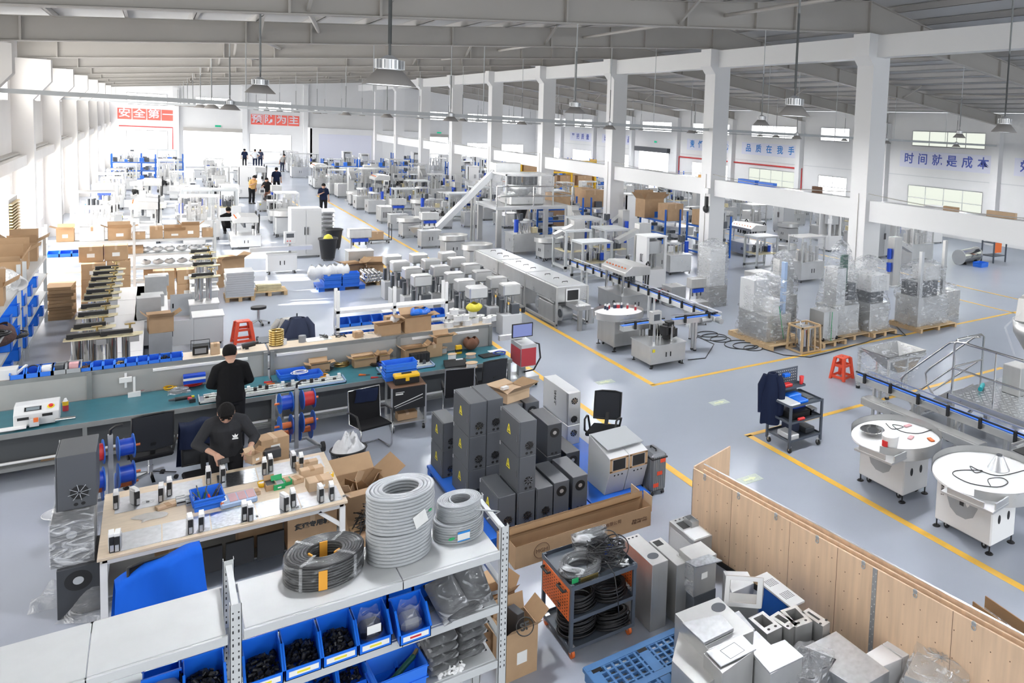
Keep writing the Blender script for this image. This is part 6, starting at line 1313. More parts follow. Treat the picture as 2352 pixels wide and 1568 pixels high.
turntable('white rotary bottle table with a bucket on it, farther of the two', 9.02, 7.85, .72, (8.83, 7.47, 9.43, 8.45)); turntable('white rotary bottle table nearest the plywood, cone on its disc', 9.12, 6.15, .80, (8.72, 5.76, 9.30, 6.75))
p = F(2003, 1012, .9); t = thing('white_bucket', 'white bucket with a red label on the farther rotary table', 'bucket', (8.55, 7.55, .885)); obj('wall', B().lathe([(.105, 0), (.135, .25), (.14, .26), (.128, .26), (.10, .01), (0, .01)], n=28), 'white_paint', t); obj('red_label', B().box(-.139, -.06, .1, -.118, .04, .19).move(RY(.0)), 'red', t)
tag(obj('steel_bowl', B().lathe([(.08, 0), (.2, .09), (.19, .095), (.07, .01), (0, .01)], n=28), 'chrome', None, (8.75, 8.12, .905)), 'shiny steel bowl on the farther rotary table', 'bowl')
t = thing('steel_cone', 'steel cone standing on the nearest rotary table', 'cone', (9.42, 6.18, .905)); obj('cone', B().lathe([(.16, 0), (.15, .01), (.06, .19), (.05, .2), (0, .2)], n=28), 'alu', t); obj('tip', B().rod(0, 0, .2, .21, .045), 'dark_steel', t)
def loose_cable(label, pts, r=.006, m='cable_black', name='loose_cable'):
 Q = [Vector(p) for p in pts]; out = []
 for i in range(len(Q) - 1):
  a, b_, c_, d = Q[max(0, i - 1)], Q[i], Q[i + 1], Q[min(len(Q) - 1, i + 2)]
  for k in range(6):
   t = k / 6; out.append(.5 * ((2 * b_) + (c_ - a) * t + (2 * a - 5 * b_ + 4 * c_ - d) * t * t + (3 * b_ - a - 3 * c_ + d) * t ** 3))
 out.append(Q[-1]); return tag(obj(name, B().tube(out, r, 6), m), label, 'cable')
loose_cable('thin black cable looped over the nearest rotary table disc', [F(px, py, .91) for px, py in ((2352, 1080), (2295, 1092), (2250, 1080), (2228, 1070), (2240, 1085), (2255, 1080), (2200, 1080), (2190, 1090), (2230, 1110), (2290, 1118), (2315, 1108), (2300, 1097), (2270, 1100), (2275, 1115))])
loose_cable('black cable with blue plugs over the farther rotary table', [F(px, py, .91) for px, py in ((2035, 972), (2050, 985), (2075, 980), (2050, 975), (2070, 990), (2110, 995), (2150, 985), (2165, 1005))])
for k, (px, py, m, e) in enumerate(((2085, 978, 'pink', 'pink packet'), (2092, 1005, 'pink', 'second pink packet'), (2110, 970, 'motor_blue', 'blue fitting'), (2138, 1010, 'orange', 'orange handled pliers'))): p = F(px, py, .91); plainbox('small_packet' if k < 3 else 'pliers', e + ' lying on the farther rotary table', 'part', (p.x, p.y, .906), .14, .07, .02, m, .4 * k)
# weighing platform with stairs at the right edge
t = thing('work_platform', 'stainless work platform with tubular rails and stairs at the right edge', 'platform', (11.45, 8.6, 0)); PZ = .93
obj('deck', B().box(-.02, -1.9, PZ - .04, 2.4, .1, PZ), 'zinc_sheet', t); tb = B()
for i in range(22):
 for j in range(18): a = (-1) ** (i + j) * .7; tb.bar((.08 + i * .1 - .03 * math.cos(a), -1.8 + j * .1 - .03 * math.sin(a), PZ + .002), (.08 + i * .1 + .03 * math.cos(a), -1.8 + j * .1 + .03 * math.sin(a), PZ + .002), .012, .005)
o = obj('tread_pattern', tb, 'alu', t); o['kind'] = 'stuff'
obj('deck_edge', B().box(-.04, -1.92, PZ - .16, .0, .12, PZ - .01).box(-.04, .1, PZ - .16, 2.4, .13, PZ - .01), 'stainless', t)
for x, y in ((.03, .06), (2.3, .06), (.03, -1.85), (2.3, -1.85), (1.2, .06)): obj('leg', B().cb(x, y, .02, .09, .09, PZ - .05), 'brushed', t); obj('foot', B().rod(x, y, 0, .03, .06), 'black', t)
for y in (-.95,): obj('cross_brace', B().bar((.06, .06, .15), (1.2, .06, PZ - .2), .05).bar((1.2, .06, .15), (2.3, .06, PZ - .2), .05), 'brushed', t)
def rails(y0, y1, x):
 z1 = PZ + 1.02
 return B().tube([(x, y0, PZ - .1), (x, y0, z1 - .08), (x, y0 - .03 * (1 if y0 > y1 else -1), z1 - .02), (x, y0 + (y1 - y0) * .1, z1), (x, y1 - (y1 - y0) * .1, z1), (x, y1 + .0, z1 - .06), (x, y1, PZ - .1)], .022, 9).tube([(x, y0, PZ + .5), (x, y1, PZ + .5)], .018, 8).tube([(x, (y0 + y1) / 2, PZ), (x, (y0 + y1) / 2, z1 - .02)], .018, 8)
obj('guard_rail', rails(.05, -1.8, .0), 'chrome', t);
obj('guard_rail', B().tube([(.05, .08, PZ - .1), (.05, .08, PZ + .96), (.12, .08, PZ + 1.02), (.85, .08, PZ + 1.02), (.95, .08, PZ + .96), (.95, .08, PZ - .1)], .022, 9).tube([(.05, .08, PZ + .5), (.95, .08, PZ + .5)], .018, 8), 'chrome', t)
st = B()
for s, x in ((0, .15), (1, .85)):
 st.bar((x, .15, PZ - .06), (x, 1.25, .08), .03, .14)
obj('stair_stringer', st, 'brushed', t)
for k in range(4): obj('stair_tread', B().box(.15, .25 + k * .25, PZ - .22 - k * .2, .85, .48 + k * .25, PZ - .19 - k * .2), 'zinc_sheet', t)
for x in (.12, .88): obj('stair_rail', B().tube([(x, .12, PZ + .95), (x, .25, PZ + .92), (x, 1.3, .95), (x, 1.42, .80), (x, 1.35, .55), (x, 1.1, .35)], .02, 8).tube([(x, .15, PZ + .45), (x, 1.2, .48)], .016, 8), 'chrome', t)
# hopper machine standing on / beyond the platform
t = thing('auger_filler', 'stainless funnel filler with square hoppers at the right edge above the platform', 'filling machine', (13.35, 8.0, PZ))
obj('funnel', B().lathe([(.10, .35), (.55, 1.05), (.58, 1.3), (.56, 1.3), (.5, 1.0), (.08, .36)], n=28), 'stainless', t); obj('column', B().cb(-.75, .0, 0, .4, .4, .55), 'brushed', t, bev=.01)
for k in range(3): obj('hopper_box', B().cb(-.25 + .3 * k, .25 + .12 * k, 1.3, .3, .3, .45, .3, .03, .03), 'brushed', t)
obj('discharge_pipe', B().rod(0, 0, 0, .36, .09), 'stainless', t); obj('support', B().bar((-.5, -.2, 0), (-.3, 0, 1.0), .07).bar((.5, -.2, 0), (.3, 0, 1.0), .07), 'stainless', t); obj('hose', B().tube([(-.5, .2, 1.5), (-.75, .35, 1.2), (-.55, .2, .6), (-.45, 0, .2), (-.7, -.3, .12)], .025, 8), 'clear_plastic', t)
tag(obj('power_tool', B().cyl((-.15, 0, .05), (.15, .05, .05), .045, n=12).cyl((.1, .04, .05), (.2, .06, .05), .03), 'teal', None, (12.15, 8.45, PZ), .3), 'teal and black grinder lying on the platform deck', 'tool')
# conveyor passing under the platform
def conveyor(label, p, q, z, w=.14, belt='crate_blue', side='stainless', legs=3, rails_=True, motor=True):
 p = Vector((p[0], p[1], 0)); q = Vector((q[0], q[1], 0)); L = (q - p).length; a = math.atan2((q - p).y, (q - p).x); t = thing('belt_conveyor', label, 'conveyor', p, a)
 obj('bed', B().box(0, -w / 2 - .02, z - .14, L, w / 2 + .02, z - .012), side, t, bev=.004); obj('belt', B().box(.0, -w / 2 + .02, z - .012, L, w / 2 - .02, z), belt, t)
 for k in range(legs):
  x = L * (k + .5) / legs
  for s in (-1, 1): obj('leg', B().cb(x, s * w * .45, .03, .05, .05, z - .16), side, t); obj('foot', B().rod(x, s * w * .45, 0, .03, .045), 'black', t)
 if rails_:
  for s in (-1, 1): obj('side_guide', B().box(.02, s * (w / 2 + .03) - .008, z + .05, L - .02, s * (w / 2 + .03) + .008, z + .08), 'black' if s < 0 else side, t)
  b = B(); n = max(2, int(L / .6))
  for k in range(n): b.cb(.3 + (L - .6) * k / max(1, n - 1), -w / 2 - .06, z - .10, .05, .05, .2)
  obj('guide_bracket', b, 'black', t)
 if motor: obj('motor', B().cyl((L - .1, -w / 2 - .05, z - .1), (L - .1, -w / 2 - .35, z - .1), .07, n=16), 'dull_steel', t)
 return t
conveyor('blue belt conveyor running under the stainless platform', (11.1, 10.75), (11.1, 6.6), .80, .2, legs=4); conveyor('second low steel conveyor beside the blue belt one', (10.75, 10.2), (10.75, 7.4), .55, .25, 'stainless', legs=3, rails_=False)
conveyor('steel belt end running past the rotary tables at the right edge', (10.3, 6.4), (11.6, 6.3), .85, .3, 'black', legs=2)

# ---------------------------------------------------------------- packed machines on pallets
wood_pallet('wooden pallet under the leftmost film wrapped machine', (12.9, 16.05, 0), 1.4, 1.95); wood_pallet('wooden pallet under the second film wrapped machine', (15.0, 15.35, 0), 1.3, 1.1); wood_pallet('wooden pallet under the film wrapped machine with a round cowl', (16.1, 15.35, 0), 1.0, 1.4); wood_pallet('wooden pallet under the rightmost film wrapped machine', (18.1, 14.95, 0), 1.7, 1.3); wood_pallet('small wooden pallet under the peaked wrapped case', (14.05, 15.1, 0), .9, 1.0)
PT = .131
t = wrap('film wrapped white cabinet with a tall post on the leftmost pallet', (12.75, 16.1, PT), 1.0, 1.5, 1.55, 0, 11, 'film', [(-.42, -.42, 0, .42, .42, .45, 'stainless'), (-.42, .0, .45, .1, .42, 1, 'grey_white'), (.2, -.35, .45, .3, -.25, 1.35, 'light_blue'), (-.1, -.3, .45, .15, .0, .7, 'white_paint')], bump=.07); obj('green_strap', B().bar((-.2, -.85, 1.0), (.0, -.86, .1), .02, .006), 'green', t)
t = wrap('film wrapped narrow machine behind the leftmost pallet goods', (13.85, 16.75, .0), .85, .75, 2.1, 0, 12, 'film', [(-.4, -.4, 0, .4, .4, .5, 'brushed'), (-.3, -.2, .5, -.1, .2, 1, 'stainless'), (.1, -.2, .5, .35, .2, .9, 'alu')], bump=.09, top=.6)
t = wrap('film wrapped tall machine with a dark green belt under its cover', (14.85, 15.4, PT), 1.15, .9, 2.35, 0, 13, 'film', [(-.42, -.42, 0, .42, .42, .35, 'stainless'), (-.3, -.3, .35, .0, .3, .8, 'alu'), (-.05, -.2, .5, .12, -.05, .95, 'dark_green'), (.1, -.3, .4, .35, .3, .6, 'dark_steel')], bump=.1, top=.45)
t = wrap('film wrapped machine with a round cowl, left of the wide one', (16.05, 15.4, PT), .95, 1.2, 1.9, 0, 14, 'film', [(-.42, -.42, 0, .42, .42, .42, 'stainless'), (-.4, -.4, .6, .4, .4, .85, 'grey_white'), (-.35, -.3, .42, .3, .3, .6, 'dark_steel')], bump=.07, top=.75)
t = wrap('widest film wrapped machine at the right end of the packed row', (18.05, 15.0, PT), 1.55, 1.1, 1.75, 0, 15, 'film', [(-.45, -.42, 0, .45, .42, .5, 'stainless'), (-.4, -.3, .5, .2, .3, .75, 'dark_steel'), (-.42, -.4, .5, -.34, -.3, 1.3, 'alu'), (.36, -.3, .5, .44, -.2, 1.45, 'stainless'), (-.1, -.2, .75, .35, .3, 1, 'grey_white')], bump=.08)
wrap('film covered console standing free beside the widest wrapped machine', (19.55, 15.2, 0), .8, .6, 1.05, 0, 16, 'film', [(-.42, -.42, 0, .42, .42, .9, 'brushed')], bump=.05, top=.8)
t = wrap('small film wrapped case with a peaked top on its own pallet', (14.0, 15.05, PT), .62, .66, .85, 0, 17, 'film', [(-.44, -.44, .06, .44, .44, .95, 'stainless')], bump=.05, top=.45); obj('strap', B().box(-.02, -.34, 0, .0, -.335, .8), 'green', t); casters(t, [(-.25, -.28), (.25, -.28)], .05)
t = thing('crated_tank', 'steel tank inside an open wooden crate frame', 'crate', (13.07, 14.78, 0)); b = B()
for x in (-.33, .33):
 for y in (-.3, .3): obj('crate_post', B().bar((x, y, 0), (x * .9, y * .9, .70), .05), 'wood', t)
for z in (.03, .68): obj('crate_rail', B().box(-.35, -.32, z - .02, .35, -.28, z + .02).box(-.35, .28, z - .02, .35, .32, z + .02).box(-.35, -.32, z - .02, -.31, .32, z + .02).box(.31, -.32, z - .02, .35, .32, z + .02), 'wood', t)
for x in (-.1, .12): obj('crate_slat', B().bar((x, -.31, .03), (x, -.28, .68), .05, .02), 'wood', t)
obj('tank', B().rod(0, 0, .12, .60, .24, n=28), 'chrome', t); obj('lid', B().rod(0, 0, .60, .63, .25, n=28), 'alu', t); obj('handle', B().tube([(-.30, -.2, .1), (-.30, -.2, .78), (-.25, -.1, .84), (-.2, .1, .84), (-.2, .2, .76)], .018, 8), 'chrome', t)
for k in range(6):
 p = F(1690 + 10 * k, 800, 0);
t = thing('floor_cable', 'long black cable coiled in loops on the floor by the labelling machine', 'cable', (0, 0, 0)); b = B()
for cx, cy_, R in ((1700, 792, .42), (1712, 795, .33), (1640, 775, .36), (1655, 780, .28), (1625, 768, .3), (1730, 800, .25)):
 p = F(cx, cy_, 0); b.torus((p.x, p.y, .012), R, .012, 34, 6)
obj('loop', b, 'cable_black', t); b = B().tube([F(px, py, .012) for px, py in ((1750, 800), (1800, 815), (1860, 820), (1920, 805), (1990, 785), (2040, 765), (2080, 770), (2060, 750))], .014, 6).tube([F(px, py, .012) for px, py in ((1580, 826), (1620, 822), (1640, 790), (1600, 772))], .012, 6); obj('lead', b, 'cable_black', t)
# ---------------------------------------------------------------- machine kinds
PK = {}
def mach(kind, label, x, y, rz=0, cat='machine', group=None, z=0, sc=None):
 if kind not in PK:
  o = globals()['k_' + kind](); PK[kind] = o; o.location = (x, y, z); o.rotation_euler = (0, 0, rz); o['label'] = label; o['category'] = cat
  if sc: o.scale = sc
 else: o = dup(PK[kind], (x, y, z), rz, label, None, sc); o['category'] = cat
 if not sc: o.scale = (1, 1, 1)
 if group: o['group'] = group
 return o
def cab(t, w, d, h, m='stainless', top='alu', z0=.1):
 obj('cabinet', B().cb(0, 0, z0, w, d, h - z0 - .02), m, t, bev=.008); obj('worktop', B().cb(0, 0, h - .02, w + .04, d + .04, .02), top, t); feet(t, [(sx * (w / 2 - .05), sy * (d / 2 - .05)) for sx in (-1, 1) for sy in (-1, 1)], z0)
 for x in (-.06, .06): obj('door_handle', B().box(x - .012, -d / 2 - .012, h * .45, x + .012, -d / 2, h * .65), 'black', t)
def k_head():
 t = thing('filling_station', 'x', 'machine'); cab(t, .8, .6, .78)
 for x in (-.25, .25): obj('post', B().rod(x, .1, .78, 1.3, .03), 'chrome', t)
 obj('head_box', B().cb(0, .05, 1.22, .72, .42, .32), 'brushed', t, bev=.02); obj('nozzle_row', B().rod(-.2, 0, .95, 1.22, .03).rod(0, 0, .95, 1.22, .03).rod(.2, 0, .95, 1.22, .03), 'dark_steel', t); obj('blue_valve', B().cb(0, -.1, 1.08, .5, .1, .12), 'motor_blue', t); return t
def k_label():
 t = thing('labelling_machine', 'x', 'machine'); cab(t, .95, .95, .55); r = random.Random(3)
 obj('column', B().rod(-.3, -.3, .55, 1.12, .035), 'chrome', t); obj('touch_panel', B().cb(-.3, -.32, 1.05, .26, .16, .30), 'brushed', t, bev=.01); obj('keypad', B().box(-.38, -.402, 1.13, -.22, -.4, 1.28), 'dark_steel', t)
 b = B()
 for k in range(16): b.cb(r.uniform(-.1, .4), r.uniform(-.3, .35), .56 + r.uniform(0, .2), r.uniform(.05, .2), r.uniform(.05, .2), r.uniform(.08, .22), r.uniform(0, 1))
 obj('drive_units', b, 'black', t); b = B()
 for k in range(10): b.rod(r.uniform(-.2, .42), r.uniform(-.35, .4), .56, r.uniform(.8, 1.05), .014)
 obj('guide_rod', b, 'chrome', t); obj('label_roll', B().cyl((.1, .1, .86), (.1, .18, .86), .13, n=20), 'paper', t); obj('main_switch', B().cb(-.4, -.485, .4, .06, .02, .07), 'warn_yellow', t); casters(t, [(.38, -.38), (-.38, -.38)], .045); return t
def k_cap():
 t = thing('capping_machine', 'x', 'machine'); cab(t, 1.0, 1.6, .62)
 for x in (-.35, .35):
  for y in (-.55, .55): obj('column', B().rod(x, y, .62, 1.25, .04), 'chrome', t)
 obj('head_housing', B().prism([(-.42, 0), (.42, 0), (.42, .26), (-.18, .30), (-.42, .12)], -.8, .8, Matrix(((1, 0, 0, 0), (0, 0, 1, 0), (0, 1, 0, 1.2), (0, 0, 0, 1)))), 'brushed', t, bev=.01); b = B()
 for k in range(7): b.cyl((-.31, -.6 + k * .2, 1.41), (-.34, -.6 + k * .2, 1.43), .022, n=10)
 obj('buttons', b, 'orange', t); b = B()
 for k in range(8): b.rod(-.05, -.65 + k * .185, .98, 1.2, .045, .03)
 obj('capping_head', b, 'dark_steel', t); obj('hand_wheel', B().rod(.3, .1, .8, .95, .06), 'black', t)
 for y in (-.66, .66): obj('hose_loop', B().tube([(.42, y, .7), (.45, y, 1.5), (.45, y + .08, 1.56), (.45, y + .16, 1.5), (.42, y + .16, .8)], .03, 7), 'black', t)
 obj('oval_handle', B().torus((0, 0, 0), .05, .012, 16, 6).move(ML(-.505, -.3, .35)), 'black', t); return t
def k_white():
 t = thing('machine_cabinet', 'x', 'machine'); b = B().box(-.4, -.4, .06, .4, .4, .72).box(-.4, -.4, .72, -.3, .4, 1.85).box(.3, -.4, .72, .4, -.3, 1.85).box(.3, .3, .72, .4, .4, 1.85).box(-.4, .36, .72, .4, .4, 1.85).box(-.42, -.42, 1.85, .42, .42, 1.9)
 obj('body', b, 'white_paint', t, bev=.006); obj('inner_unit', B().cb(.05, .05, 1.25, .5, .5, .45), 'alu', t, bev=.01); obj('piston_group', B().rod(-.05, -.1, .73, 1.25, .04).rod(.1, -.1, .73, 1.25, .04).rod(.2, .1, .73, 1.25, .06), 'chrome', t)
 obj('door_handle', B().tube([(-.41, -.15, 1.0), (-.45, -.15, 1.0), (-.45, -.15, 1.25), (-.41, -.15, 1.25)], .014, 6).tube([(-.41, -.05, 1.0), (-.45, -.05, 1.0), (-.45, -.05, 1.25), (-.41, -.05, 1.25)], .014, 6), 'black', t); obj('panel', B().cb(.5, -.5, 1.35, .2, .1, .2, .5), 'white_paint', t); feet(t, [(-.34, -.34), (.34, -.34), (-.34, .34), (.34, .34)], .06); return t
def k_locker():
 t = thing('double_door_cabinet', 'x', 'machine'); obj('body', B().cb(0, 0, .08, 1.0, .8, 1.84), 'grey_white', t, bev=.008)
 for s in (-1, 1): d = obj('door', B().box(s * .25 - .235, -.415, .15, s * .25 + .235, -.40, 1.85), 'grey_white', t, bev=.004); obj('handle', B().box(s * .05 - .012, -.445, .9, s * .05 + .012, -.415, 1.2), 'black', d)
 casters(t, [(-.42, -.32), (.42, -.32), (-.42, .32), (.42, .32)], .04); return t
def k_frame():
 t = thing('frame_workstation', 'x', 'machine'); b = B()
 for x in (-.55, .55):
  for y in (-.45, .45): b.cb(x, y, 0, .08, .08, 1.55)
 b.box(-.6, -.5, 1.5, .6, .5, 1.58).box(-.59, -.49, .1, .59, -.41, .2).box(-.59, .41, .1, .59, .49, .2); obj('frame', b, 'rack_grey', t, bev=.004); obj('table', B().cb(0, 0, .72, 1.06, .86, .04), 'board_tan', t); r = random.Random(2); b = B()
 for k in range(9): b.rod(r.uniform(-.4, .4), r.uniform(-.3, .3), .76, r.uniform(.95, 1.4), r.uniform(.02, .06))
 obj('piston_group', b, 'chrome', t); b = B()
 for k in range(7): b.cb(r.uniform(-.4, .4), r.uniform(-.3, .3), .76, .14, .12, r.uniform(.06, .3))
 obj('drive_units', b, 'dark_steel', t); obj('blue_motor', B().rod(.3, -.2, .8, 1.1, .07, n=12), 'motor_blue', t); return t
def k_multi():
 t = thing('rotary_filler', 'x', 'machine'); cab(t, 1.0, .9, .75); r = random.Random(5); b = B()
 for k in range(12): a = k * PI / 6; b.rod(.3 * math.cos(a), .3 * math.sin(a), .75, 1.15, .028)
 obj('piston_group', b, 'chrome', t); obj('turret', B().rod(0, 0, 1.12, 1.2, .36, n=24), 'alu', t); b = B()
 for k in range(5): b.rod(r.uniform(-.35, .35), r.uniform(-.3, .3), 1.2, 1.45, .05)
 obj('valve', b, 'dark_steel', t); obj('blue_motor', B().rod(.35, .3, .8, 1.25, .08, n=12), 'motor_blue', t); obj('copper_block', B().cb(-.35, .3, .76, .2, .2, .2), 'board_tan', t); return t
def k_guard():
 t = thing('guarded_machine', 'x', 'machine'); cab(t, 1.2, .9, .8); b = B()
 for x in (-.57, .57):
  for y in (-.42, .42): b.cb(x, y, .8, .05, .05, .95)
 b.box(-.6, -.45, 1.73, .6, .45, 1.78); obj('guard_frame', b, 'stainless', t); obj('window_panel', B().box(-.57, -.43, .85, .57, -.425, 1.72).box(-.58, -.42, .85, -.575, .42, 1.72), 'clear_plastic', t); r = random.Random(8); b = B()
 for k in range(12): b.cb(r.uniform(-.4, .4), r.uniform(-.3, .3), .8, .1, .1, r.uniform(.2, .75))
 obj('drive_units', b, 'brushed', t); return t
def k_bowl():
 t = turntable('x', 0, 0, .55, (-.38, -.38, .38, .38), .72, 'stainless', 'stainless', False, 'alu', .14, False); t['category'] = 'machine'
 for x in (-.08, .06): obj('door_pull', B().box(x - .015, -.39, .36, x + .015, -.38, .48), 'black', t)
 return t
def k_lift():
 t = thing('lift_column', 'x', 'machine'); obj('column', B().cb(0, 0, .05, .45, .35, 1.9), 'brushed', t, bev=.01); obj('arm', B().bar((-.2, 0, 1.7), (-.95, 0, 1.35), .3, .16), 'stainless', t); obj('blue_motor', B().rod(.3, 0, 1.1, 1.5, .09, n=12).rod(.3, 0, .6, .95, .1, n=12), 'motor_blue', t); obj('base', B().cb(0, 0, 0, .7, .6, .06), 'alu', t); return t
def k_tray():
 t = thing('tray_elevator', 'x', 'machine'); obj('back_frame', B().cb(0, .2, 0, .5, .05, 1.5), 'grey_white', t)
 for k in range(7): obj('tray', B().hexa([(-.24, -.25, .22 + k * .19), (.24, -.25, .22 + k * .19), (.24, .18, .32 + k * .19), (-.24, .18, .32 + k * .19), (-.24, -.25, .28 + k * .19), (.24, -.25, .28 + k * .19), (.24, .18, .38 + k * .19), (-.24, .18, .38 + k * .19)]), 'alu', t); obj('vial_row', B().hexa([(-.2, -.252, .24 + k * .19), (.2, -.252, .24 + k * .19), (.2, -.252, .26 + k * .19), (-.2, -.252, .26 + k * .19)] + [(-.2, -.256, .24 + k * .19), (.2, -.256, .24 + k * .19), (.2, -.256, .26 + k * .19), (-.2, -.256, .26 + k * .19)]), 'black', t)
 return t
def k_panelbox():
 t = thing('steel_control_case', 'x', 'machine'); obj('body', B().cb(0, 0, .12, .75, 1.1, .75), 'brushed', t, bev=.02)
 for y in (-.2, 0): obj('label_note', B().box(-.378, y, .65, -.375, y + .1, .75), 'paper', t)
 b = B()
 for k in range(8): b.box(-.25 + k * .07, -.554, .3, -.22 + k * .07, -.55, .6)
 obj('vent', b, 'black', t); feet(t, [(-.3, -.5), (.3, -.5), (-.3, .5), (.3, .5)], .12); return t
def k_hmi():
 t = thing('conveyor_cabinet', 'x', 'machine'); cab(t, .85, .5, .7, 'grey_white', 'grey_white'); obj('column', B().cb(.25, .1, .7, .07, .07, .3), 'grey_white', t); obj('panel_box', B().cb(.25, .08, 1.0, .34, .2, .42), 'grey_white', t, bev=.01); obj('screen', B().box(.14, -.03, 1.22, .36, -.02, 1.36), 'dark_steel', t)
 obj('conveyor_bed', B().box(-.9, -.12, .78, .9, .12, .92), 'alu', t); obj('buttons', B().cyl((.17, -.03, 1.1), (.17, -.02, 1.1), .02).cyl((.25, -.03, 1.1), (.25, -.02, 1.1), .02), 'red', t); casters(t, [(-.36, -.2), (.36, -.2)], .05); return t
def k_blue():
 t = thing('blue_rack', 'x', 'rack'); w, d, h = 2.4, .8, 1.9
 for x in (-w / 2, w / 2):
  for y in (-d / 2, d / 2): obj('upright', B().cb(x, y, 0, .08, .06, h), 'rack_blue', t)
 for z in (.15, .75, 1.35):
  obj('beam', B().box(-w / 2, -d / 2 - .03, z - .08, w / 2, -d / 2 + .01, z).box(-w / 2, d / 2 - .01, z - .08, w / 2, d / 2 + .03, z), 'rack_blue', t); obj('deck', B().box(-w / 2, -d / 2, z - .02, w / 2, d / 2, z), 'rack_grey', t)
  r = random.Random(int(z * 10)); b = B(); b2 = B(); b3 = B()
  for k in range(8): (b, b2, b3)[k % 3].cb(-w * .42 + k * w * .12, r.uniform(-.15, .1), z, r.uniform(.15, .28), r.uniform(.2, .4), r.uniform(.12, .35))
  for q, m in ((b, 'dark_steel'), (b2, 'cable_grey'), (b3, 'crate_blue')): o = obj('stored_parts', q, m, t); o['kind'] = 'stuff'
 return t

# ---------------------------------------------------------------- centre line beside the aisle
t = thing('heat_tunnel', 'long stainless heat shrink tunnel with side blowers along the yellow line', 'machine', (8.85, 23.4, 0)); TL = 3.55
for k in range(3):
 y0 = -TL + k * 2.37; obj('hood', B().box(-.45, y0 + .02, .72, .45, y0 + 2.35, 1.14), 'stainless', t, bev=.012); obj('lid', B().box(-.40, y0 + .1, 1.14, .40, y0 + 2.28, 1.165), 'alu', t)
 for q in (.5, 1.1, 1.75): obj('lid_handle', B().tube([(-.1, y0 + q, 1.16), (-.1, y0 + q, 1.20), (.05, y0 + q, 1.20), (.05, y0 + q, 1.16)], .01, 6), 'black', t)
 obj('blower_case', B().box(-.42, y0 + .35, .12, .1, y0 + 1.4, .60), 'brushed', t, bev=.01); obj('blower', B().cyl((-.34, y0 + 1.62, .38), (-.12, y0 + 1.62, .38), .22, n=24).cyl((-.38, y0 + 1.62, .38), (-.34, y0 + 1.62, .38), .12, n=18), 'alu', t)
 obj('duct_hoses', B().tube([(-.3, y0 + .5, .6), (-.36, y0 + .9, .66), (-.3, y0 + 1.3, .62), (-.36, y0 + 1.6, .66)], .04, 7), 'grey_white', t)
for k in range(4):
 y = -TL + k * 2.365
 for x in (-.45, .45): obj('leg', B().cb(x, y + (.03 if k == 0 else -.03 if k == 3 else 0), .02, .06, .06, 1.1), 'brushed', t)
obj('base_rail', B().box(-.47, -TL, .06, -.41, TL, .12).box(.41, -TL, .06, .47, TL, .12), 'stainless', t); obj('exit_curtain', B().box(-.16, -TL - .012, .76, .16, -TL - .004, 1.04), 'black', t); obj('curtain_frame', B().box(-.2, -TL - .008, .72, .2, -TL - .002, 1.08), 'white_paint', t)
obj('exit_conveyor', B().box(-.2, -TL - .75, .62, .2, -TL, .74), 'stainless', t); obj('exit_motor', B().rod(.28, -TL - .6, .2, .62, .08), 'alu', t); obj('exit_leg', B().cb(0, -TL - .5, 0, .1, .1, .62), 'brushed', t); obj('motor', B().cyl((-.28, -TL + .16, .38), (.0, -TL + .16, .38), .21, n=24), 'alu', t); obj('motor_grille', B().cyl((-.30, -TL + .16, .38), (-.28, -TL + .16, .38), .12, n=20), 'dark_steel', t)
t = turntable('stainless rotary table with small bottles in front of the heat tunnel', 8.95, 17.3, .62, (8.72, 17.05, 9.5, 18.0), .80, 'brushed', 'stainless', False, 'white_paint', .12, False)
for k, (px, py) in enumerate(((1374, 706), (1385, 703), (1402, 698), (1415, 696), (1408, 700), (1422, 698), (1431, 702), (1446, 706), (1395, 712), (1460, 712))):
 p = F(px, py, .93); q = Vector((p.x - 8.95, p.y - 17.3, 0)); p = Vector((8.95, 17.3, .93)) + q * min(1, .5 / max(q.length, .01)); b = thing('small_bottle', 'small bottle with %s liquid standing on the steel rotary table, %s from left' % ('red' if k % 2 else 'dark', NTH[k]), 'bottle', (p.x, p.y, .93)); obj('glass', B().rod(0, 0, 0, .09, .028), 'wine' if k % 2 else 'navy_grey', b); obj('cap', B().rod(0, 0, .09, .14, .026), 'white_paint', b)
mach('label', 'labelling machine with black drives on a steel cabinet at the yellow corner', 9.28, 15.82); conveyor('short blue conveyor feeding the labelling machine', (8.55, 16.35), (9.7, 16.35), .86, .16, legs=1); conveyor('blue chain conveyor leading right from the labelling machine', (9.9, 16.25), (11.2, 16.2), .88, .16, legs=1)
conveyor('long white sided blue belt conveyor through the capping machine', (11.12, 25.2), (11.12, 16.0), .88, .2, 'crate_blue', 'white_paint', legs=4); t = mach('cap', 'multi head capping machine with rows of buttons on its sloped hood', 11.05, 21.0)
mach('white', 'white cabinet machine with open side behind the capping machine', 13.4, 23.6); wrap('tall film wrapped cabinet beside the white machine', (13.85, 20.35, 0), .85, .85, 1.95, 0, 21, 'film', [(-.42, -.42, 0, .42, .42, .35, 'brushed'), (-.4, -.4, .35, .3, .4, .98, 'grey_white')], bump=.04, top=.95)
t = thing('induction_sealer', 'steel induction sealer box with fan and red cables on the floor', 'machine', (12.75, 20.9, 0)); obj('body', B().cb(0, 0, 0, .55, .6, .65), 'stainless', t, bev=.01); fan(t, ML(-.276, -.1, .45), .07); obj('red_cables', B().tube([(-.3, .2, .5), (-.5, .3, .35), (-.45, .35, .1)], .02, 6), 'red', t); plainbox('black_unit', 'black unit with a red mark left of the sealer box', 'machine', (12.35, 21.6, 0), .4, .3, .35, 'box_dark')
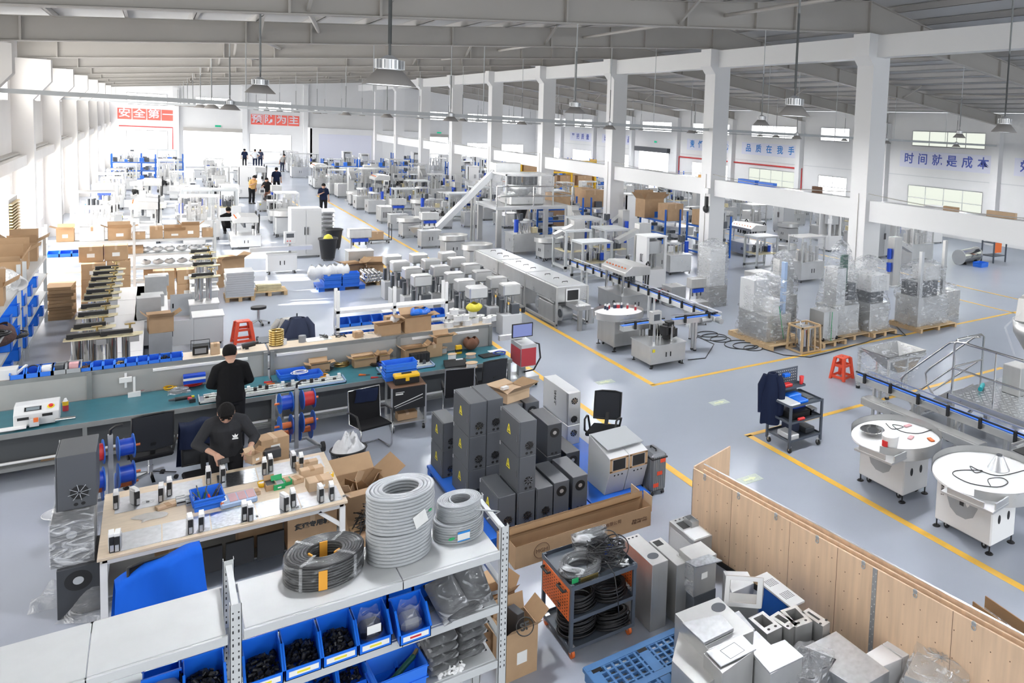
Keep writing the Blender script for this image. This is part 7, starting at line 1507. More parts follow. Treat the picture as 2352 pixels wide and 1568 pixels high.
mach('panelbox', 'steel control case with white notes, nearer of two behind the wrapped row', 14.9, 19.0); mach('panelbox', 'steel control case with side vents, farther of two behind the wrapped row', 16.1, 20.6); mach('guard', 'glass guarded machine in front of the square column', 19.6, 22.3); mach('lift', 'tall steel lift column behind the capping machine', 12.6, 28.0); mach('head', 'small steel unit left of the film wrapped row', 12.0, 18.4, sc=(.7, .7, .9))
# combination weigher tower
t = thing('weigher_tower', 'multihead weigher tower on stainless legs with a clear guard', 'machine', (13.2, 35.6, 0))
for x in (-1.5, 1.7):
 for y in (-1.3, 1.3): obj('leg', B().cb(x, y, 0, .2, .2, 1.75), 'brushed', t)
obj('platform_deck', B().box(-1.7, -1.5, 1.7, 1.9, 1.5, 1.82), 'alu', t); obj('weigher_drum', B().cb(0, 0, 1.82, 1.6, 1.4, .45), 'stainless', t, bev=.05); obj('hopper_cone', B().lathe([(.25, 2.25), (.75, 2.75), (.7, 2.75), (.2, 2.26)], n=20), 'alu', t); b = B()
for k in range(12): a = k * PI / 6; b.cb(.6 * math.cos(a), .6 * math.sin(a), 2.65, .16, .12, .5, a)
obj('weigh_bucket', b, 'dark_steel', t); obj('top_disc', B().rod(0, 0, 3.15, 3.22, .8, n=24), 'alu', t); g = B()
for x in (-1.1, 1.1):
 for y in (-1, 1): g.cb(x, y, 1.82, .06, .06, 1.45)
g.box(-1.13, -1.03, 3.2, 1.13, 1.03, 3.27); obj('guard_frame', g, 'stainless', t); obj('guard_panel', B().box(-1.1, -1.01, 2.2, 1.1, -1.0, 3.2).box(-1.11, -1, 2.2, -1.10, 1, 3.2), 'clear_plastic', t)
r_ = B()
for z in (2.3, 2.75): r_.tube([(-1.65, -1.45, z), (1.85, -1.45, z), (1.85, 1.45, z)], .03, 6)
for x in (-1.65, 0, 1.85): r_.rod(x, -1.45, 1.8, 2.75, .03)
obj('guard_rail', r_, 'chrome', t); obj('chute', B().lathe([(.12, 1.0), (.3, 1.7), (.28, 1.7), (.1, 1.0)], n=16), 'black', t); obj('control_case', B().cb(-1.0, -1.4, 1.0, .4, .3, .5), 'brushed', t)
t = thing('bucket_elevator', 'inclined belt elevator rising to the weigher tower', 'machine', (10.4, 36.6, 0)); obj('belt_case', B().bar((-.9, 0, .4), (1.9, .0, 3.35), .45, .22), 'alu', t); obj('belt', B().bar((-.8, 0, .62), (1.8, 0, 3.4), .34, .03), 'grey_white', t); obj('feed_hopper', B().lathe([(.25, .25), (.7, .75), (.66, .75), (.2, .26)], (-1.2, 0, 0), 4, False), 'stainless', t); obj('top_hood', B().cb(2.35, 0, 3.15, 1.2, .7, .55), 'stainless', t, bev=.03); obj('leg', B().bar((.9, -.2, 0), (.9, -.2, 2.1), .08).bar((.9, .2, 0), (.9, .2, 2.1), .08).cb(-.9, 0, 0, .5, .5, .3), 'brushed', t)
for k, (x, y, kd) in enumerate(((9.05, 38.6, 'bowl'), (9.05, 35.2, 'head'), (9.2, 32.3, 'bowl'), (9.3, 29.6, 'bowl'), (9.2, 41.5, 'head'), (9.3, 44.5, 'panelbox'))): mach(kd, '%s machine beside the aisle line, %s beyond the heat tunnel' % (('steel bowl table', 'box head filling', 'wide bowl', 'low bowl', 'box head capping', 'plain case')[k], NTH[(3, 2, 1, 0, 4, 5)[k]]), x, y)
b = thing('platform_trolley', 'black platform trolley with cartons standing in the aisle', 'trolley', (7.5, 37.2, 0)); obj('deck', B().cb(0, 0, .14, .9, .6, .04), 'dark_steel', b); obj('push_handle', B().tube([(.45, -.25, .16), (.45, -.25, .85), (.45, .25, .85), (.45, .25, .16)], .02, 6), 'black', b); casters(b, [(-.35, -.22), (.35, -.22), (-.35, .22), (.35, .22)], .06); carton('carton on the aisle platform trolley', (7.4, 37.2, .18), .5, .4, .35, 0, note=0)
# laser marker with monitor at the bench end
t = thing('laser_marking_machine', 'laser marking machine with red side panel and a monitor by the aisle', 'machine', (5.95, 15.75, 0), .0)
obj('base', B().cb(0, .1, .1, .6, .5, .12), 'alu', t); obj('column', B().cb(0, .1, .2, .14, .14, .55), 'cable_grey', t); obj('case', B().cb(0, 0, .50, .32, .62, .48), 'alu', t, bev=.01); obj('red_panel', B().box(-.155, -.318, .52, .155, -.312, .90).box(-.166, -.28, .52, -.161, .28, .88), 'wine', t); obj('mast', B().rod(.05, .2, .95, 1.55, .05), 'clear_plastic', t); obj('hand_crank', B().rod(.05, .2, 1.55, 1.66, .04), 'black', t)
obj('monitor', B().cb(-.05, -.05, 1.08, .44, .03, .30), 'black', t); obj('monitor_screen', B().box(-.25, -.068, 1.1, .15, -.066, 1.36), 'screen', t); obj('hose', B().tube([(.17, -.1, .95), (.3, -.1, .9), (.33, -.12, .6), (.2, -.1, .35), (.02, 0, .3)], .018, 7), 'black', t); obj('laser_arm', B().cb(-.2, .2, 1.0, .5, .1, .1), 'alu', t); casters(t, [(-.25, -.1), (.25, -.1), (-.25, .3), (.25, .3)], .05)
# ---------------------------------------------------------------- left: storage racks, cartons, motor stands
def shelf_unit(label, x0, x1, y0, y1, zs, posts, m='rack_grey'):
 t = thing('storage_rack', label, 'rack', ((x0 + x1) / 2, (y0 + y1) / 2, 0)); cx, cy_ = (x0 + x1) / 2, (y0 + y1) / 2
 for x, y in posts: obj('post', B().cb(x - cx, y - cy_, 0, .06, .06, max(zs) + .45), m, t)
 for z in zs: obj('shelf_board', B().box(x0 - cx, y0 - cy_, z - .06, x1 - cx, y1 - cy_, z), m, t)
 return t
shelf_unit('long grey rack across the left bay with cartons on top', -2.4, 1.4, 29.1, 29.75, (.4, .8, 1.2, 1.62), [(x, y) for x in (-2.37, -.5, 1.37) for y in (29.1, 29.75)])
shelf_unit('grey rack along the left wall beside the bench, nearest bay', -2.9, -2.15, 18.6, 22.2, (.35, .8, 1.25, 1.7), [(x, y) for x in (-2.87, -2.18) for y in (18.65, 22.15)])
shelf_unit('grey rack along the left wall, second bay with open cartons', -2.9, -2.1, 22.5, 26.4, (.35, .8, 1.25, 1.7), [(x, y) for x in (-2.87, -2.13) for y in (22.55, 26.35)])
r = random.Random(11)
CT = [(-1.95, 1.62, .36, .30, .38, 1, 'left end of the top shelf'), (-1.40, 1.62, .52, .36, .40, 0, 'second on the top shelf, wide and pale'), (-.82, 1.62, .50, .34, .36, 1, 'third on the top shelf with open lid'), (-.40, 1.62, .3, .3, .20, 0, 'low one on the top shelf'), (.00, 1.62, .30, .3, .36, 0, 'narrow one right of the middle post'), (.42, 1.62, .5, .3, .24, 1, 'right half of the top shelf, low'), (.80, 1.62, .42, .32, .38, 1, 'tallest in the right half of the top shelf'), (1.2, 1.62, .26, .3, .26, 0, 'right end of the top shelf'), (-.55, 1.2, .5, .3, .22, 0, 'second shelf near the middle post'), (-.05, .4, .5, .3, .3, 0, 'bottom shelf by the middle post'), (.45, .4, .5, .32, .3, 0, 'bottom shelf, right half'), (.9, .4, .4, .3, .3, 0, 'bottom shelf near the right end')]
for x, z, w, d, h, op, e in CT: carton('kraft carton on the long rack, ' + e, (x, 29.42, z), w, d, h, r.uniform(-.08, .08), op, note=op, fill='white_bag' if op else None, fa=.6, m='grey_white' if 'pale' in e else 'cardboard')
for k in range(6): binthing('shallow blue bin on the second shelf of the long rack, %s from left' % NTH[k], (-2.2 + k * .25, 29.4, 1.2), .23, .36, .14, 0, 'crate_blue', 'shallow blue bins on the long rack', lo=.7)
for k in range(12): sack('white bagged part on the long rack, %s shelf, %s from the middle post' % (('third', 'bottom')[k // 6], NTH[k % 6]), (-.25 + (k % 6) * .28, 29.42, .8 + .4 * (1 - k // 6) if k < 6 else .82), .13, .16, 'white_bag', 30 + k)
WC = [(-2.5, 19.2, .75, .55, .55, 0, 'lowest front carton with green print at the near end'), (-2.45, 20.4, .6, .5, .35, 1, 'open carton in the nearest bay'), (-2.5, 23.2, .9, .55, .42, 1, 'long open carton with white parts'), (-2.5, 24.6, .7, .5, .40, 1, 'wide open carton in the second bay'), (-2.45, 25.8, .75, .5, .45, 1, 'large open carton at the far end')]
for k, (x, y, d, w, h, op, e) in enumerate(WC):
 c = carton('carton on the left wall rack, ' + e, (x, y, 1.701), w, d, h, .05, op, note=1, fill='white_bag' if op and k != 1 else None, fa=.9)
 if not k: text('print', '鲁牌', .2, 'dark_green', c, MF(.0, -d / 2 - .004, .15), .006)
tag(obj('white_tube', B().lathe([(.14, -.3), (.14, .3), (.12, .3), (.12, -.3)], n=22).move(RX(PI / 2 + .2) @ RY(.4)), 'white_paint', None, (-2.25, 22.0, 1.86)), 'white tube lying on the left wall rack', 'tube')
for k in range(16): z = (.35, .8, 1.25)[k % 3]; binthing('blue bin facing the gangway on the left wall racks, shelf %s, %s from near end' % (('one', 'two', 'three')[k % 3], NTH[k // 3]), (-2.28, 20.3 + (k // 3) * 1.05, z), .26, .34, .22, -PI / 2, 'bin_blue', 'blue bins on the left wall racks')
sack('brown fur seat cover hanging on the nearest wall rack', (-2.25, 20.0, .95), .24, .42, 'brown_fur', 5, 'fur_cover'); wires('black hose ring on the nearest wall rack shelf', 10, 735, 'cable_black', .22, 6, .02, 1.26, 51, y=19.6); wires('second black hose ring farther on the wall rack', 75, 700, 'cable_black', .2, 6, .02, .81, 52, y=21.4)
sack('clear bag of foam on the nearest wall rack', (-2.35, 21.3, 1.70), .26, .5, 'film_dense', 8)
# stacks of cartons between the racks
for k, (x, y, z, e) in enumerate(((-1.30, 27.6, 0, 'lowest in the tall stack'), (-1.30, 27.6, .42, 'second in the tall stack'), (-1.30, 27.6, .84, 'third in the tall stack'), (-1.35, 27.9, 1.26, 'topmost left of the tall stack'), (-.85, 27.95, 1.26, 'topmost right of the tall stack'), (-.8, 27.9, .42, 'behind the tall stack'), (-.8, 27.9, .0, 'under the one behind the tall stack'), (-.8, 27.9, .84, 'open one behind the motor stands'), (.15, 28.3, 0, 'lower left of the low wall of cartons'), (.68, 28.3, 0, 'lower right of the low wall of cartons'), (.15, 28.3, .42, 'upper left of the low wall of cartons'), (.68, 28.3, .42, 'upper right of the low wall of cartons'))):
 carton('brown carton behind the motor stands, ' + e, (x, y, z), .48, .42, .418, .02 * (k % 3 - 1), note=1)
for k in range(10): plainbox('folded_carton', 'flattened dark carton in the pile by the left rack, %s from below' % NTH[k], 'folded carton', (-1.9 + .02 * (k % 3), 26.9, k * .085), .5, .9 - .03 * (k % 4), .08, 'cardboard_in', .05 * (k % 3 - 1), 'flattened cartons by the left rack')
carton('tilted open carton right of the long rack, upper one', (1.75, 29.6, .42), .62, .5, .46, .35, 1, note=0, fa=.4); carton('brown carton right of the long rack, lower one', (1.75, 29.6, 0), .68, .52, .42, .1, 0, note=0)
# motor stands: cabinets carrying columns with tan boards and black actuators
def motor_stand():
 t = thing('cylinder_stand', 'x', 'machine assembly', (0, 0, 0), 0, 'cylinder stands behind the left bench'); obj('cylinder', B().rod(-.1, 0, 0, .62, .085, n=18).rod(.1, .03, 0, .62, .06, n=16), 'chrome', t); obj('tan_board', B().prism([(-.28, -.14), (.22, -.16), (.34, -.05), (.34, .12), (-.05, .18), (-.28, .08)], .62, .635), 'board_tan', t)
 obj('actuator', B().cb(-.02, -.02, .66, .44, .10, .07, .08).rod(-.2, 0, .635, .67, .05), 'black', t); obj('brass_post', B().rod(.16, .06, .635, .82, .016).cb(.16, .06, .80, .14, .06, .02, .3), 'gold', t); obj('bracket', B().cb(.22, -.05, .50, .14, .12, .1), 'alu', t); return t
def low_table(label, x, y, w, d, h=.70):
 t = thing('low_workstation', label, 'machine stand', (x, y, 0)); obj('top', B().cb(0, 0, h - .03, w, d, .03), 'white_paint', t)
 for sx in (-1, 1):
  for sy in (-1, 1): obj('leg', B().cb(sx * (w / 2 - .05), sy * (d / 2 - .05), 0, .05, .05, h - .03), 'grey_white', t)
 obj('side_panel', B().box(-w / 2 + .02, -d / 2 + .02, .1, w / 2 - .02, d / 2 - .02, h - .05), 'grey_white', t); return t
for k in range(5): low_table('white machine base behind the left bench, %s from the bench' % NTH[k], -.75, 18.75 + k * 1.76, 1.05, 1.74)
MS = motor_stand(); first = True; k = 0
for y in (18.45, 19.25, 20.3, 21.1, 22.0, 22.7, 23.5, 24.3, 25.1, 25.9):
 for j, x in enumerate((-1.0, -.55) if y < 19 else (-.95,)):
  o = MS if first else dup(MS, (0, 0, 0)); first = False; o.location = (x, y, .70); o['label'] = 'cylinder stand with black actuator and tan board, %s from the left bench%s' % (NTH[k], ' in front right' if j else ''); k += 1
for k, (x, y) in enumerate(((.98, 25.7), (1.0, 26.9), (1.0, 28.0), (.9, 24.0))): o = dup(MS, (x, y, .70), 0, 'cylinder stand on a grey cabinet right of the carton stacks, %s' % ('nearest', 'second', 'farthest', 'by the open cabinet door')[k])
def grey_cabinet(label, x, y, door=True):
 t = thing('open_cabinet', label, 'cabinet', (x, y, 0)); obj('body', B().cb(0, 0, .06, .55, .65, .615), 'grey_white', t, bev=.006); obj('top', B().cb(0, 0, .68, .6, .7, .02), 'white_paint', t)
 if door: d = obj('door', B().box(-.72, -.34, .08, -.28, -.325, .66), 'grey_white', t); obj('handle', B().box(-.68, -.35, .3, -.65, -.34, .42), 'black', d)
 casters(t, [(-.22, -.26), (.22, -.26), (.22, .26)], .035); return t
grey_cabinet('white cabinet with its door swung open, nearer of two', .92, 22.55); grey_cabinet('white cabinet with its door swung open, farther of two', .98, 25.7); grey_cabinet('closed white cabinet behind the open ones', 1.0, 26.9, False); grey_cabinet('closed white cabinet under the farthest cylinder stand', 1.0, 28.0, False); grey_cabinet('closed white cabinet between the two open ones', .9, 24.0, False)
for k in range(4): plainbox('steel_cover', 'grey steel cover box standing on the white bases, %s from the bench' % NTH[k], 'cover', (-.15 + .06 * k, 22.6 + k * 1.35, .70), .42, .36, .30 if k % 2 else .5, 'dull_steel', .05)
low_table('white low cabinet under the steel cover boxes', -.1, 24.7, .6, 4.6); carton('open kraft carton on the white low cabinet', (.05, 21.6, .60), .42, .36, .34, .1, 1, note=0, fa=.5); plainbox('grey_stand', 'grey stand carrying the open kraft carton', 'stand', (.05, 21.6, 0), .4, .4, .598, 'dull_steel')
# stools, jacket trolley, ventilator, bins
p = F(558, 785, 0); stool('red plastic stool behind the left bench', (p.x, p.y, 0), .1, 1.12)
t = thing('round_stool', 'round black stool on castors near the red stool', 'stool', (*F(594, 745, 0).xy, 0)); obj('seat', B().rod(0, 0, .42, .48, .17, n=24), 'black', t); obj('gas_lift', B().rod(0, 0, .1, .42, .03), 'chrome', t)
for k in range(5): a = k * 2 * PI / 5; obj('base_leg', B().bar((0, 0, .12), (.22 * math.cos(a), .22 * math.sin(a), .06), .03), 'chrome', t); obj('caster', B().rod(.22 * math.cos(a), .22 * math.sin(a), 0, .05, .025), 'black', t)
t = thing('parts_cart', 'dark framed cart with grey jackets hung on it behind the bench', 'cart', (2.0, 18.9, 0))
for x in (-.4, .4):
 for y in (-.25, .25): obj('post', B().cb(x, y, 0, .04, .04, .85), 'cart_grey', t)
for z in (.25, .55, .80): obj('tier', B().cb(0, 0, z, .82, .52, .03), 'cart_grey', t)
jacket('navy and grey work jacket hung on the dark cart', (2.25, 18.8, 1.25), .2, .5, .85, 'navy_grey', 9, .25); obj_ = tag(obj('garment_pole', B().rod(0, 0, 0, 1.3, .015), 'cart_grey', None, (2.28, 19.0, 0)), 'thin pole carrying the hung work jackets', 'pole'); jacket('pale grey jacket hung behind the navy one on the dark cart', (2.1, 19.05, 1.2), -.3, .4, .7, 'grey_cloth', 12, .2)
for k, (x, y, e) in enumerate(((5.0, 33.4, 'nearer'), (5.6, 36.0, 'farther'))):
 t = thing('waste_barrel', 'black waste barrel beside the steel double door cabinet, %s one' % e, 'bin', (x, y, 0)); obj('barrel', B().lathe([(.22, .06), (.30, .78), (.33, .80), (.33, .86), (.29, .86), (.21, .08), (0, .08)], n=24), 'black', t); casters(t, [(-.15, -.1), (.15, -.1), (0, .18)], .03)
t = thing('warning_bag', 'yellow warning label and bag in the nearer waste barrel', 'bag', (5.0, 33.4, .74)); obj('bag', B().lathe([(.2, 0), (.12, .2), (.03, .26), (0, .26)], n=12), 'yellow_bag', t)
mach('locker', 'tall pale double door cabinet machine in the sunlit middle', 4.4, 34.6); mach('tray', 'tray elevator with tilted vial trays right of the double door cabinet', 5.6, 37.6, .0); mach('hmi', 'pale conveyor cabinet with screen in the sunlit middle', 3.3, 31.3); mach('head', 'dark open filling machine beside the waste barrel', 5.55, 30.6)
# rows of capped machine columns and supply pallets
MC = thing('dosing_column', 'x', 'machine', (0, 0, 0), 0, 'dosing columns with steel covers'); obj('base', B().cb(0, 0, .0, .5, .5, .55), 'grey_white', MC, bev=.01); obj('column', B().rod(-.1, 0, .55, 1.1, .05).rod(.1, .05, .55, 1.1, .04), 'chrome', MC); obj('steel_cover', B().cb(0, 0, 1.05, .46, .42, .30), 'stainless', MC, bev=.03); obj('valve_group', B().cb(.1, -.1, .56, .2, .2, .25).cb(-.15, .1, .56, .12, .15, .35), 'dark_steel', MC); first = True; k = 0
for y in (20.0, 21.0, 22.1, 23.3, 24.5, 25.7):
 for x in (5.5, 6.3, 7.1):
  if y < 21.5 and x < 6: continue
  o = MC if first else dup(MC, (0, 0, 0)); first = False; o.location = (x + .05 * (k % 2), y, 0); o['label'] = 'dosing column with brushed cover, %s row from the bench, %s' % (NTH[[20.0, 21.0, 22.1, 23.3, 24.5, 25.7].index(y)], ('left one', 'middle one', 'right one by the aisle')[(5.5, 6.3, 7.1).index(x)]); k += 1
plastic_pallet('blue pallet stacked with blue crates in the sunlit gangway', (4.5, 27.9, 0), 1.3, 1.0)
for k in range(6): crate('blue crate on the sunlit pallet, %s' % ('front left', 'front right', 'back left', 'back right', 'upper left', 'upper right')[k], (4.25 + .5 * (k % 2), 27.65 + .45 * ((k // 2) % 2), .141 + .2 * (k // 4)), .46, .40, .19, 0, 'crate_blue', 'blue crates on the sunlit pallet')
for k in range(5): sack('white bag of parts on the sunlit pallet, %s from left' % NTH[k], (3.75 + .2 * k, 27.6 + .1 * (k % 2), .35), .18, .45, 'white_bag', 70 + k)
wood_pallet('low wooden pallet of steel tubes beside the blue pallet', (5.6, 28.3, 0), .9, 1.0); wood_pallet('wooden pallet with tan boards in the sunlit gangway', (2.6, 27.8, 0), .9, .8); wood_pallet('wooden stand under the aluminium profile stack', (1.85, 27.4, 0), .7, .9)
for k in range(14): tag(obj('steel_tube', B().lathe([(.055, -.55), (.055, .55), (.045, .55), (.045, -.55)], n=14).move(RX(PI / 2)), 'chrome', None, (5.25 + (k % 5 + .5 * (k // 5 % 2)) * .115, 28.3, .19 + .10 * (k // 5))), 'steel tube in the pile on the wooden pallet, layer %s, %s' % (('one', 'two', 'three')[k // 5], NTH[k % 5]), 'tube', 'steel tubes piled on a pallet')
for k in range(11): tag(obj('profile_bar', B().cb(0, 0, 0, .66, .85, .062), 'alu', None, (1.85, 27.4, .131 + k * .066), .02 * (k % 3 - 1)), 'layer of aluminium profiles in the stack, %s from below' % NTH[k], 'profiles', 'aluminium profiles stacked on a stand')
for k in range(5): plainbox('tan_panel', 'tan board in the pile on the wooden pallet, %s from below' % NTH[k], 'board', (2.6, 27.8, .131 + k * .04), .6, .5, .036, 'board_tan', .05 * (k % 2), 'tan boards on a pallet')
carton('large open carton behind the tube pile, left', (5.15, 29.4, 0), .6, .5, .5, .3, 1, note=0, fa=.4); carton('large open carton behind the tube pile, right', (5.8, 29.3, 0), .5, .5, .45, -.2, 1, note=0, fa=.6); carton('white carton under the front dosing columns, left', (4.75, 21.9, 0), .5, .4, .5, 0, note=0, m='grey_white'); carton('white carton with a brown lid under the front dosing columns', (5.2, 21.3, 0), .5, .45, .45, .05, note=0, m='grey_white')
# pale frame with two rows of light blue bins behind the right bench
t = shelf_unit('cream two tier frame with blue bins behind the right bench', 3.0, 5.3, 18.9, 19.25, (.55, .9, 1.28), [(3.03, 18.93), (4.15, 18.93), (5.27, 18.93), (3.03, 19.22), (5.27, 19.22)], 'white_paint')
for k in range(20): binthing('light blue bin in the cream frame, %s row, %s from left' % (('lower', 'upper')[k // 10], NTH[k % 10]), (3.15 + (k % 10) * .222, 19.05, .551 if k < 10 else .901), .21, .28, .17, 0, 'crate_blue', 'blue bins in the cream frame')
# ---------------------------------------------------------------- machines filling the hall behind
DS = {'head': 'box head filling station', 'label': 'labelling machine with black drives', 'white': 'white open cabinet machine', 'frame': 'aluminium frame workstation', 'multi': 'rotary piston filler', 'guard': 'glass guarded machine', 'bowl': 'steel bowl table', 'lift': 'steel lift column with blue motors', 'tray': 'vial tray elevator', 'panelbox': 'plain steel control case', 'hmi': 'pale conveyor cabinet with screen', 'locker': 'double door cabinet', 'cap': 'multi head capping machine', 'blue': 'loaded blue rack'}
def field(zone, xs, y0, y1, dy, kinds, seed, skip=lambda x, y: False, jx=.25, jy=.5):
 r = random.Random(seed); y = y0; row = 0
 while y < y1 and row < 20:
  for c, x in enumerate(xs):
   kd = kinds[(row * 5 + c * 3 + r.randrange(3)) % len(kinds)]; X, Y = x + r.uniform(-jx, jx), y + r.uniform(-jy, jy)
   if skip(X, Y): continue
   s = r.uniform(.9, 1.12); mach(kd, '%s in the %s, %s row, %s from left' % (DS[kd], zone, NTH[row], NTH[c]), X, Y, (0, PI / 2, -PI / 2, PI)[r.randrange(4)] if kd not in ('cap', 'tray', 'blue') else 0, 'machine', None, 0, (s, s, s * r.uniform(.9, 1.15)))
  y += dy; row += 1
PK['hmi'].scale = PK['locker'].scale = (1, 1, 1)
SUN = ['guard', 'hmi', 'frame', 'label', 'hmi', 'white', 'multi', 'bowl', 'guard', 'cap', 'head', 'frame']
field('sunlit left bay', (-1.9, -.4, 1.2, 2.7, 4.6), 38.3, 60, 2.55, SUN, 1, lambda x, y: (1.6 < x < 3.6 and 40.5 < y < 43.2) or (x > 3.8 and y < 40) or (3.9 < x < 5.6 and 52.4 < y < 57))
field('far left bay', (-1.6, .6, 2.9, 4.9), 61.5, 88, 3.3, SUN, 2, lambda x, y: (x < 2 and 69 < y < 77) or (1.8 < x < 6.5 and y > 76))
MID = ['multi', 'frame', 'bowl', 'multi', 'guard', 'label', 'head', 'frame', 'lift', 'cap', 'multi', 'panelbox']
field('middle bay', (9.6, 11.2, 12.9, 14.7, 16.2), 41.5, 68, 2.4, MID, 3, lambda x, y: x < 9.9 and y < 46)
field('bay near the weigher tower', (12.3, 14.0, 15.8), 25.6, 33, 2.3, ['frame', 'multi', 'frame', 'bowl', 'lift', 'frame', 'panelbox'], 4)
field('far middle bay', (9.5, 12, 14.6), 77, 90, 3.4, ['multi', 'white', 'guard', 'frame', 'label'], 5)
field('right bay', (19.4, 21.1, 26, 28.4, 31, 34), 25.2, 56, 3.0, ['white', 'guard', 'frame', 'multi', 'locker', 'bowl', 'lift', 'tray', 'cap', 'panelbox', 'guard'], 6, lambda x, y: 22.2 < x < 24.8 or (x < 20.6 and 27 < y < 35) or (x < 22 and 50 < y < 54) or (x > 27 and y < 26))
field('far right bay', (19.6, 21.2, 26.2, 29, 32, 35), 59.5, 90, 3.6, ['white', 'frame', 'multi', 'guard', 'head', 'blue'], 7)
for k, (x, y) in enumerate(((-1.2, 73.3), (.4, 73.3 + 1.5), (11.5, 71.8), (14.2, 72.3), (16.4, 74.5), (18.7, 32.2), (19.4, 29.0), (17.9, 38.5), (15.8, 37.6))):
 mach('blue', 'blue rack loaded with parts, %s' % ('nearest the far left window', 'behind the first far left rack', 'left of the far middle pair', 'right of the far middle pair', 'beside the far column', 'carrying cartons behind the third column', 'nearest the square column', 'carrying large cartons beyond the tower', 'beside the weigher tower')[k], x, y, PI / 2 if 4 < k < 8 else 0, 'rack')
for k, (x, y, z, w, h, op, e) in enumerate(((18.5, 32.9, 1.36, 1.1, .9, 1, 'largest open carton on the blue rack behind the columns'), (18.8, 31.4, 1.36, .9, .8, 0, 'large carton beside the largest open one'), (19.4, 29.4, 1.36, .8, .7, 0, 'large carton on the blue rack nearest the columns'), (17.8, 38.0, 1.36, 1.1, .9, 0, 'big carton on the blue rack beyond the tower'), (18.0, 39.3, 1.36, .7, .9, 0, 'narrow carton on the blue rack beyond the tower'), (15.8, 37.6, 1.36, 1.0, .8, 0, 'crumpled carton on the rack by the tower'), (17.4, 41.0, 0, 1.2, 1.4, 0, 'tall crate carton on the floor beyond the tower'))): carton(e, (x, y, z), w, .8, h, .1, op, note=0)
t = thing('yellow_rack', 'yellow pallet rack full of cartons far in the right bay', 'rack', (24.0, 57.4, 0))
for x in (-3, -1, 1, 3): obj('upright', B().cb(x, 0, 0, .12, 1.0, 3.0), 'yellow', t)
for z in (.9, 2.0, 2.9): obj('beam', B().box(-3, -.5, z - .12, 3, -.42, z), 'yellow', t)
for k in range(8): carton('carton in the yellow pallet rack, %s level, %s from left' % (('middle', 'top')[k // 4], NTH[k % 4]), (21.8 + (k % 4) * 1.45, 57.4, .901 + 1.1 * (k // 4)), 1.2, .8, .8, 0, note=0)
for k in range(4): wood_pallet('wooden pallet in the pile below the yellow rack, %s from below' % NTH[k], (20.7, 52.3, k * .141), 1.2, 1.0)
# right bay odds and ends near the ring beam
t = thing('perforated_cart', 'orange sided tool cart standing far right under the ring beam', 'cart', (31.6, 21.9, 0)); obj('side_panel', B().box(-.5, -.36, .5, .1, -.34, 1.0), 'orange', t)
for x in (-.5, .5):
 for y in (-.35, .35): obj('post', B().cb(x, y, 0, .06, .06, 1.05), 'cart_grey', t)
for z in (.3, .95): obj('tier', B().cb(0, 0, z, 1.0, .7, .04), 'cart_grey', t)
t = thing('steel_drum', 'long shiny steel cylinder lying on the right bay floor', 'cylinder', (29.9, 22.2, .0), .2); obj('shell', B().cyl((-.9, 0, .36), (.9, 0, .36), .33, n=26), 'chrome', t); obj('flange', B().cyl((-.95, 0, .36), (-.9, 0, .36), .36, n=26).cyl((.9, 0, .36), (.95, 0, .36), .36, n=26), 'alu', t); obj('cradle', B().cb(-.6, 0, 0, .1, .5, .1).cb(.6, 0, 0, .1, .5, .1), 'black', t)
crate('blue crate on the floor before the steel cylinder', (29.6, 21.2, 0), .6, .45, .22, .1); mach('guard', 'tall dark framed packing machine under the ring beam', 26.4, 22.6, 0, 'machine', None, 0, (1.2, 1.2, 1.4)); mach('locker', 'pale cabinet with glass doors under the ring beam', 26.9, 25.4, .2); mach('lift', 'dark column machine behind the widest wrapped goods', 22.0, 19.8, PI); mach('multi', 'round filler with blue motors at the right edge', 25.3, 15.2)
# things left on the ring beam, bell, louvred cooler
for k, (y, w, d, h, m, nm, e) in enumerate(((13.6, .12, .5, .12, 'cardboard', 'small_carton', 'small carton on the ring beam near the big column'), (11.9, .12, .9, .16, 'cardboard_light', 'small_carton', 'row of kraft trays on the ring beam'), (10.9, .12, .4, .14, 'cardboard', 'small_carton', 'last small carton on the ring beam'), (23.4, .2, 1.1, .16, 'crate_blue', 'blue_tray', 'blue trays on the ring beam between the columns'), (22.2, .2, .9, .14, 'crate_blue', 'blue_tray', 'second blue trays on the ring beam between the columns'), (19.4, .15, .4, .22, 'print_brown', 'old_tool', 'rusty tool on the ring beam'), (26.6, .15, .5, .12, 'orange_cloth', 'rag', 'orange rag on the ring beam behind the column'))): plainbox(nm, e, 'stored thing', (XC + .4, y, 3.741), w, d, h, m)
t = thing('alarm_bell', 'black alarm bell under a light box on the second column', 'bell', (XC - .06, 25.55, 2.55)); obj('gong', B().lathe([(0, .1), (.12, .08), (.17, 0), (0, 0)], n=18).move(RY(-PI / 2)), 'black', t); obj('bracket', B().cb(0, 0, .1, .1, .12, .4), 'black', t); obj('light_box', B().cb(0, 0, .62, .12, .4, .22), 'white_paint', t)
t = thing('window_cooler', 'brown louvred air cooler set in the left window', 'cooler', (-3.3, 32.4, 1.0)); b = B()
for k in range(16): b.box(0, -.85, .08 + k * .09, .10, .85, .12 + k * .09)
obj('louvre', b, 'copper_coil', t); obj('casing', B().box(-.1, -.9, 0, .03, .9, 1.6), 'steel_paint', t)
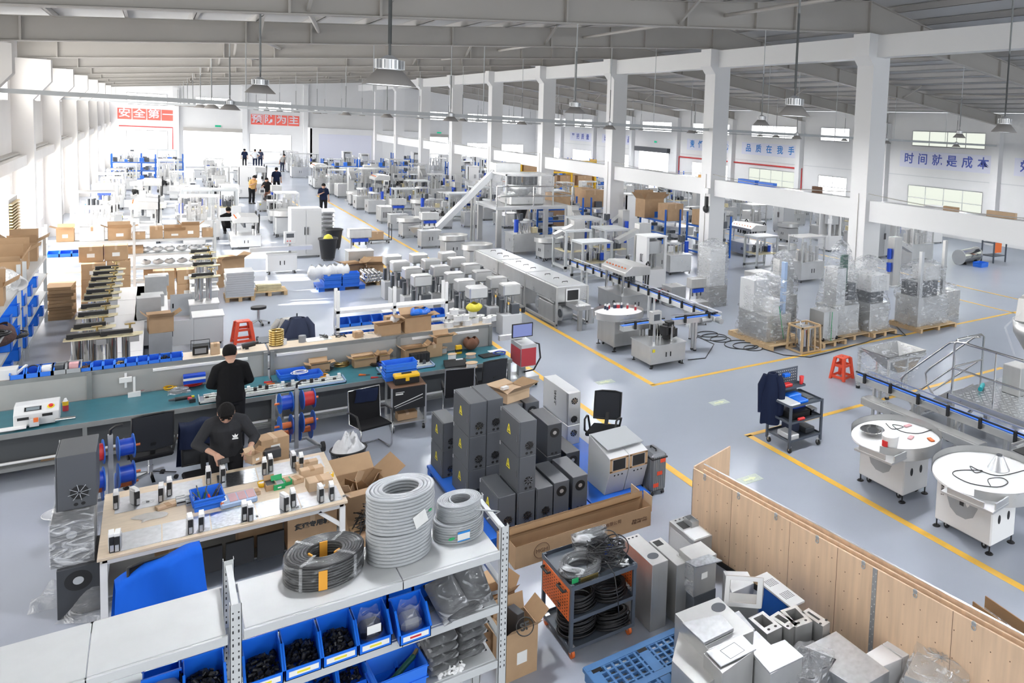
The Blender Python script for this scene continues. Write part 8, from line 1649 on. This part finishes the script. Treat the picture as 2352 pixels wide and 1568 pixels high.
# people farther off
A1 = ((-.24, -.12, 1.12), (-.08, -.30, 1.22), (.5, -.6, .6), .5); F_ = dict(vox=.022)
person('man in a navy polo shirt looking at his phone in the aisle', (7.03, 48.5, 0), -.05, 'navy', 'black_soft', 1.74, head=.35, la=A1, sleeve=.5, **F_)
q = plainbox('phone', 'dark phone held by the man in navy polo', 'phone', (7.0, 48.2, 1.28), .07, .02, .14, 'black')
person('man in black shirt crouching with his back turned by a low machine', (2.5, 42.0, 0), PI + .2, 'tshirt_black', 'black_soft', 1.74, lean=.25, sit=.55, legs=[[(-.1, 0, .38), (-.14, -.38, .50), (-.13, -.12, .09)], [(.1, 0, .38), (.14, -.38, .50), (.13, -.12, .09)]], la=((-.3, -.2, .75), (-.2, -.45, .6), (0, -1, -.2), .4), ra=((.3, -.2, .75), (.2, -.45, .6), (0, -1, -.2), .4), **F_)
person('man in dark clothes walking away beside the sunlit machines', (6.2, 61.5, 0), PI - .2, 'navy', 'black_soft', 1.78, legs=[[(-.095, 0, .93), (-.11, -.16, .52), (-.12, .0, .09)], [(.095, 0, .93), (.11, .03, .5), (.13, .22, .11)]], **F_)
person('worker in an orange yellow shirt and dark cap bending to a machine', (4.35, 55.2, 0), .6, 'orange_cloth', 'black_soft', 1.72, lean=.25, head=.3, la=A1, **F_); person('woman with long dark hair and brown apron beside the orange shirt', (5.0, 54.2, 0), -.5, 'tshirt_black', 'brown_cloth', 1.62, head=.3, long_hair=True, la=A1, **F_)
person('man in navy shirt standing at the bright far door', (6.6, 91.0, 0), PI, 'navy', 'black_soft', 1.72, **F_); person('man in white shirt standing at the bright far door, hands on hips', (7.4, 90.6, 0), PI, 'white_cloth', 'navy', 1.74, la=((-.38, .05, 1.15), (-.20, -.05, 1.0), (.5, -.5, -.2), .5), ra=((.38, .05, 1.15), (.20, -.05, 1.0), (-.5, -.5, -.2), .5), **F_); person('person in navy behind the white shirt at the far door', (7.9, 91.5, 0), PI, 'navy_grey', 'navy', 1.70, **F_)
person('dark haired person in pale top among the middle bay machines', (12.0, 64.4, 0), .4, 'white_cloth', 'navy', 1.70, **F_); person('person in beige bending over parts near the far left wall', (8.9, 84, 0), .5, 'grey_cloth', 'navy_grey', 1.68, lean=.4, **F_)
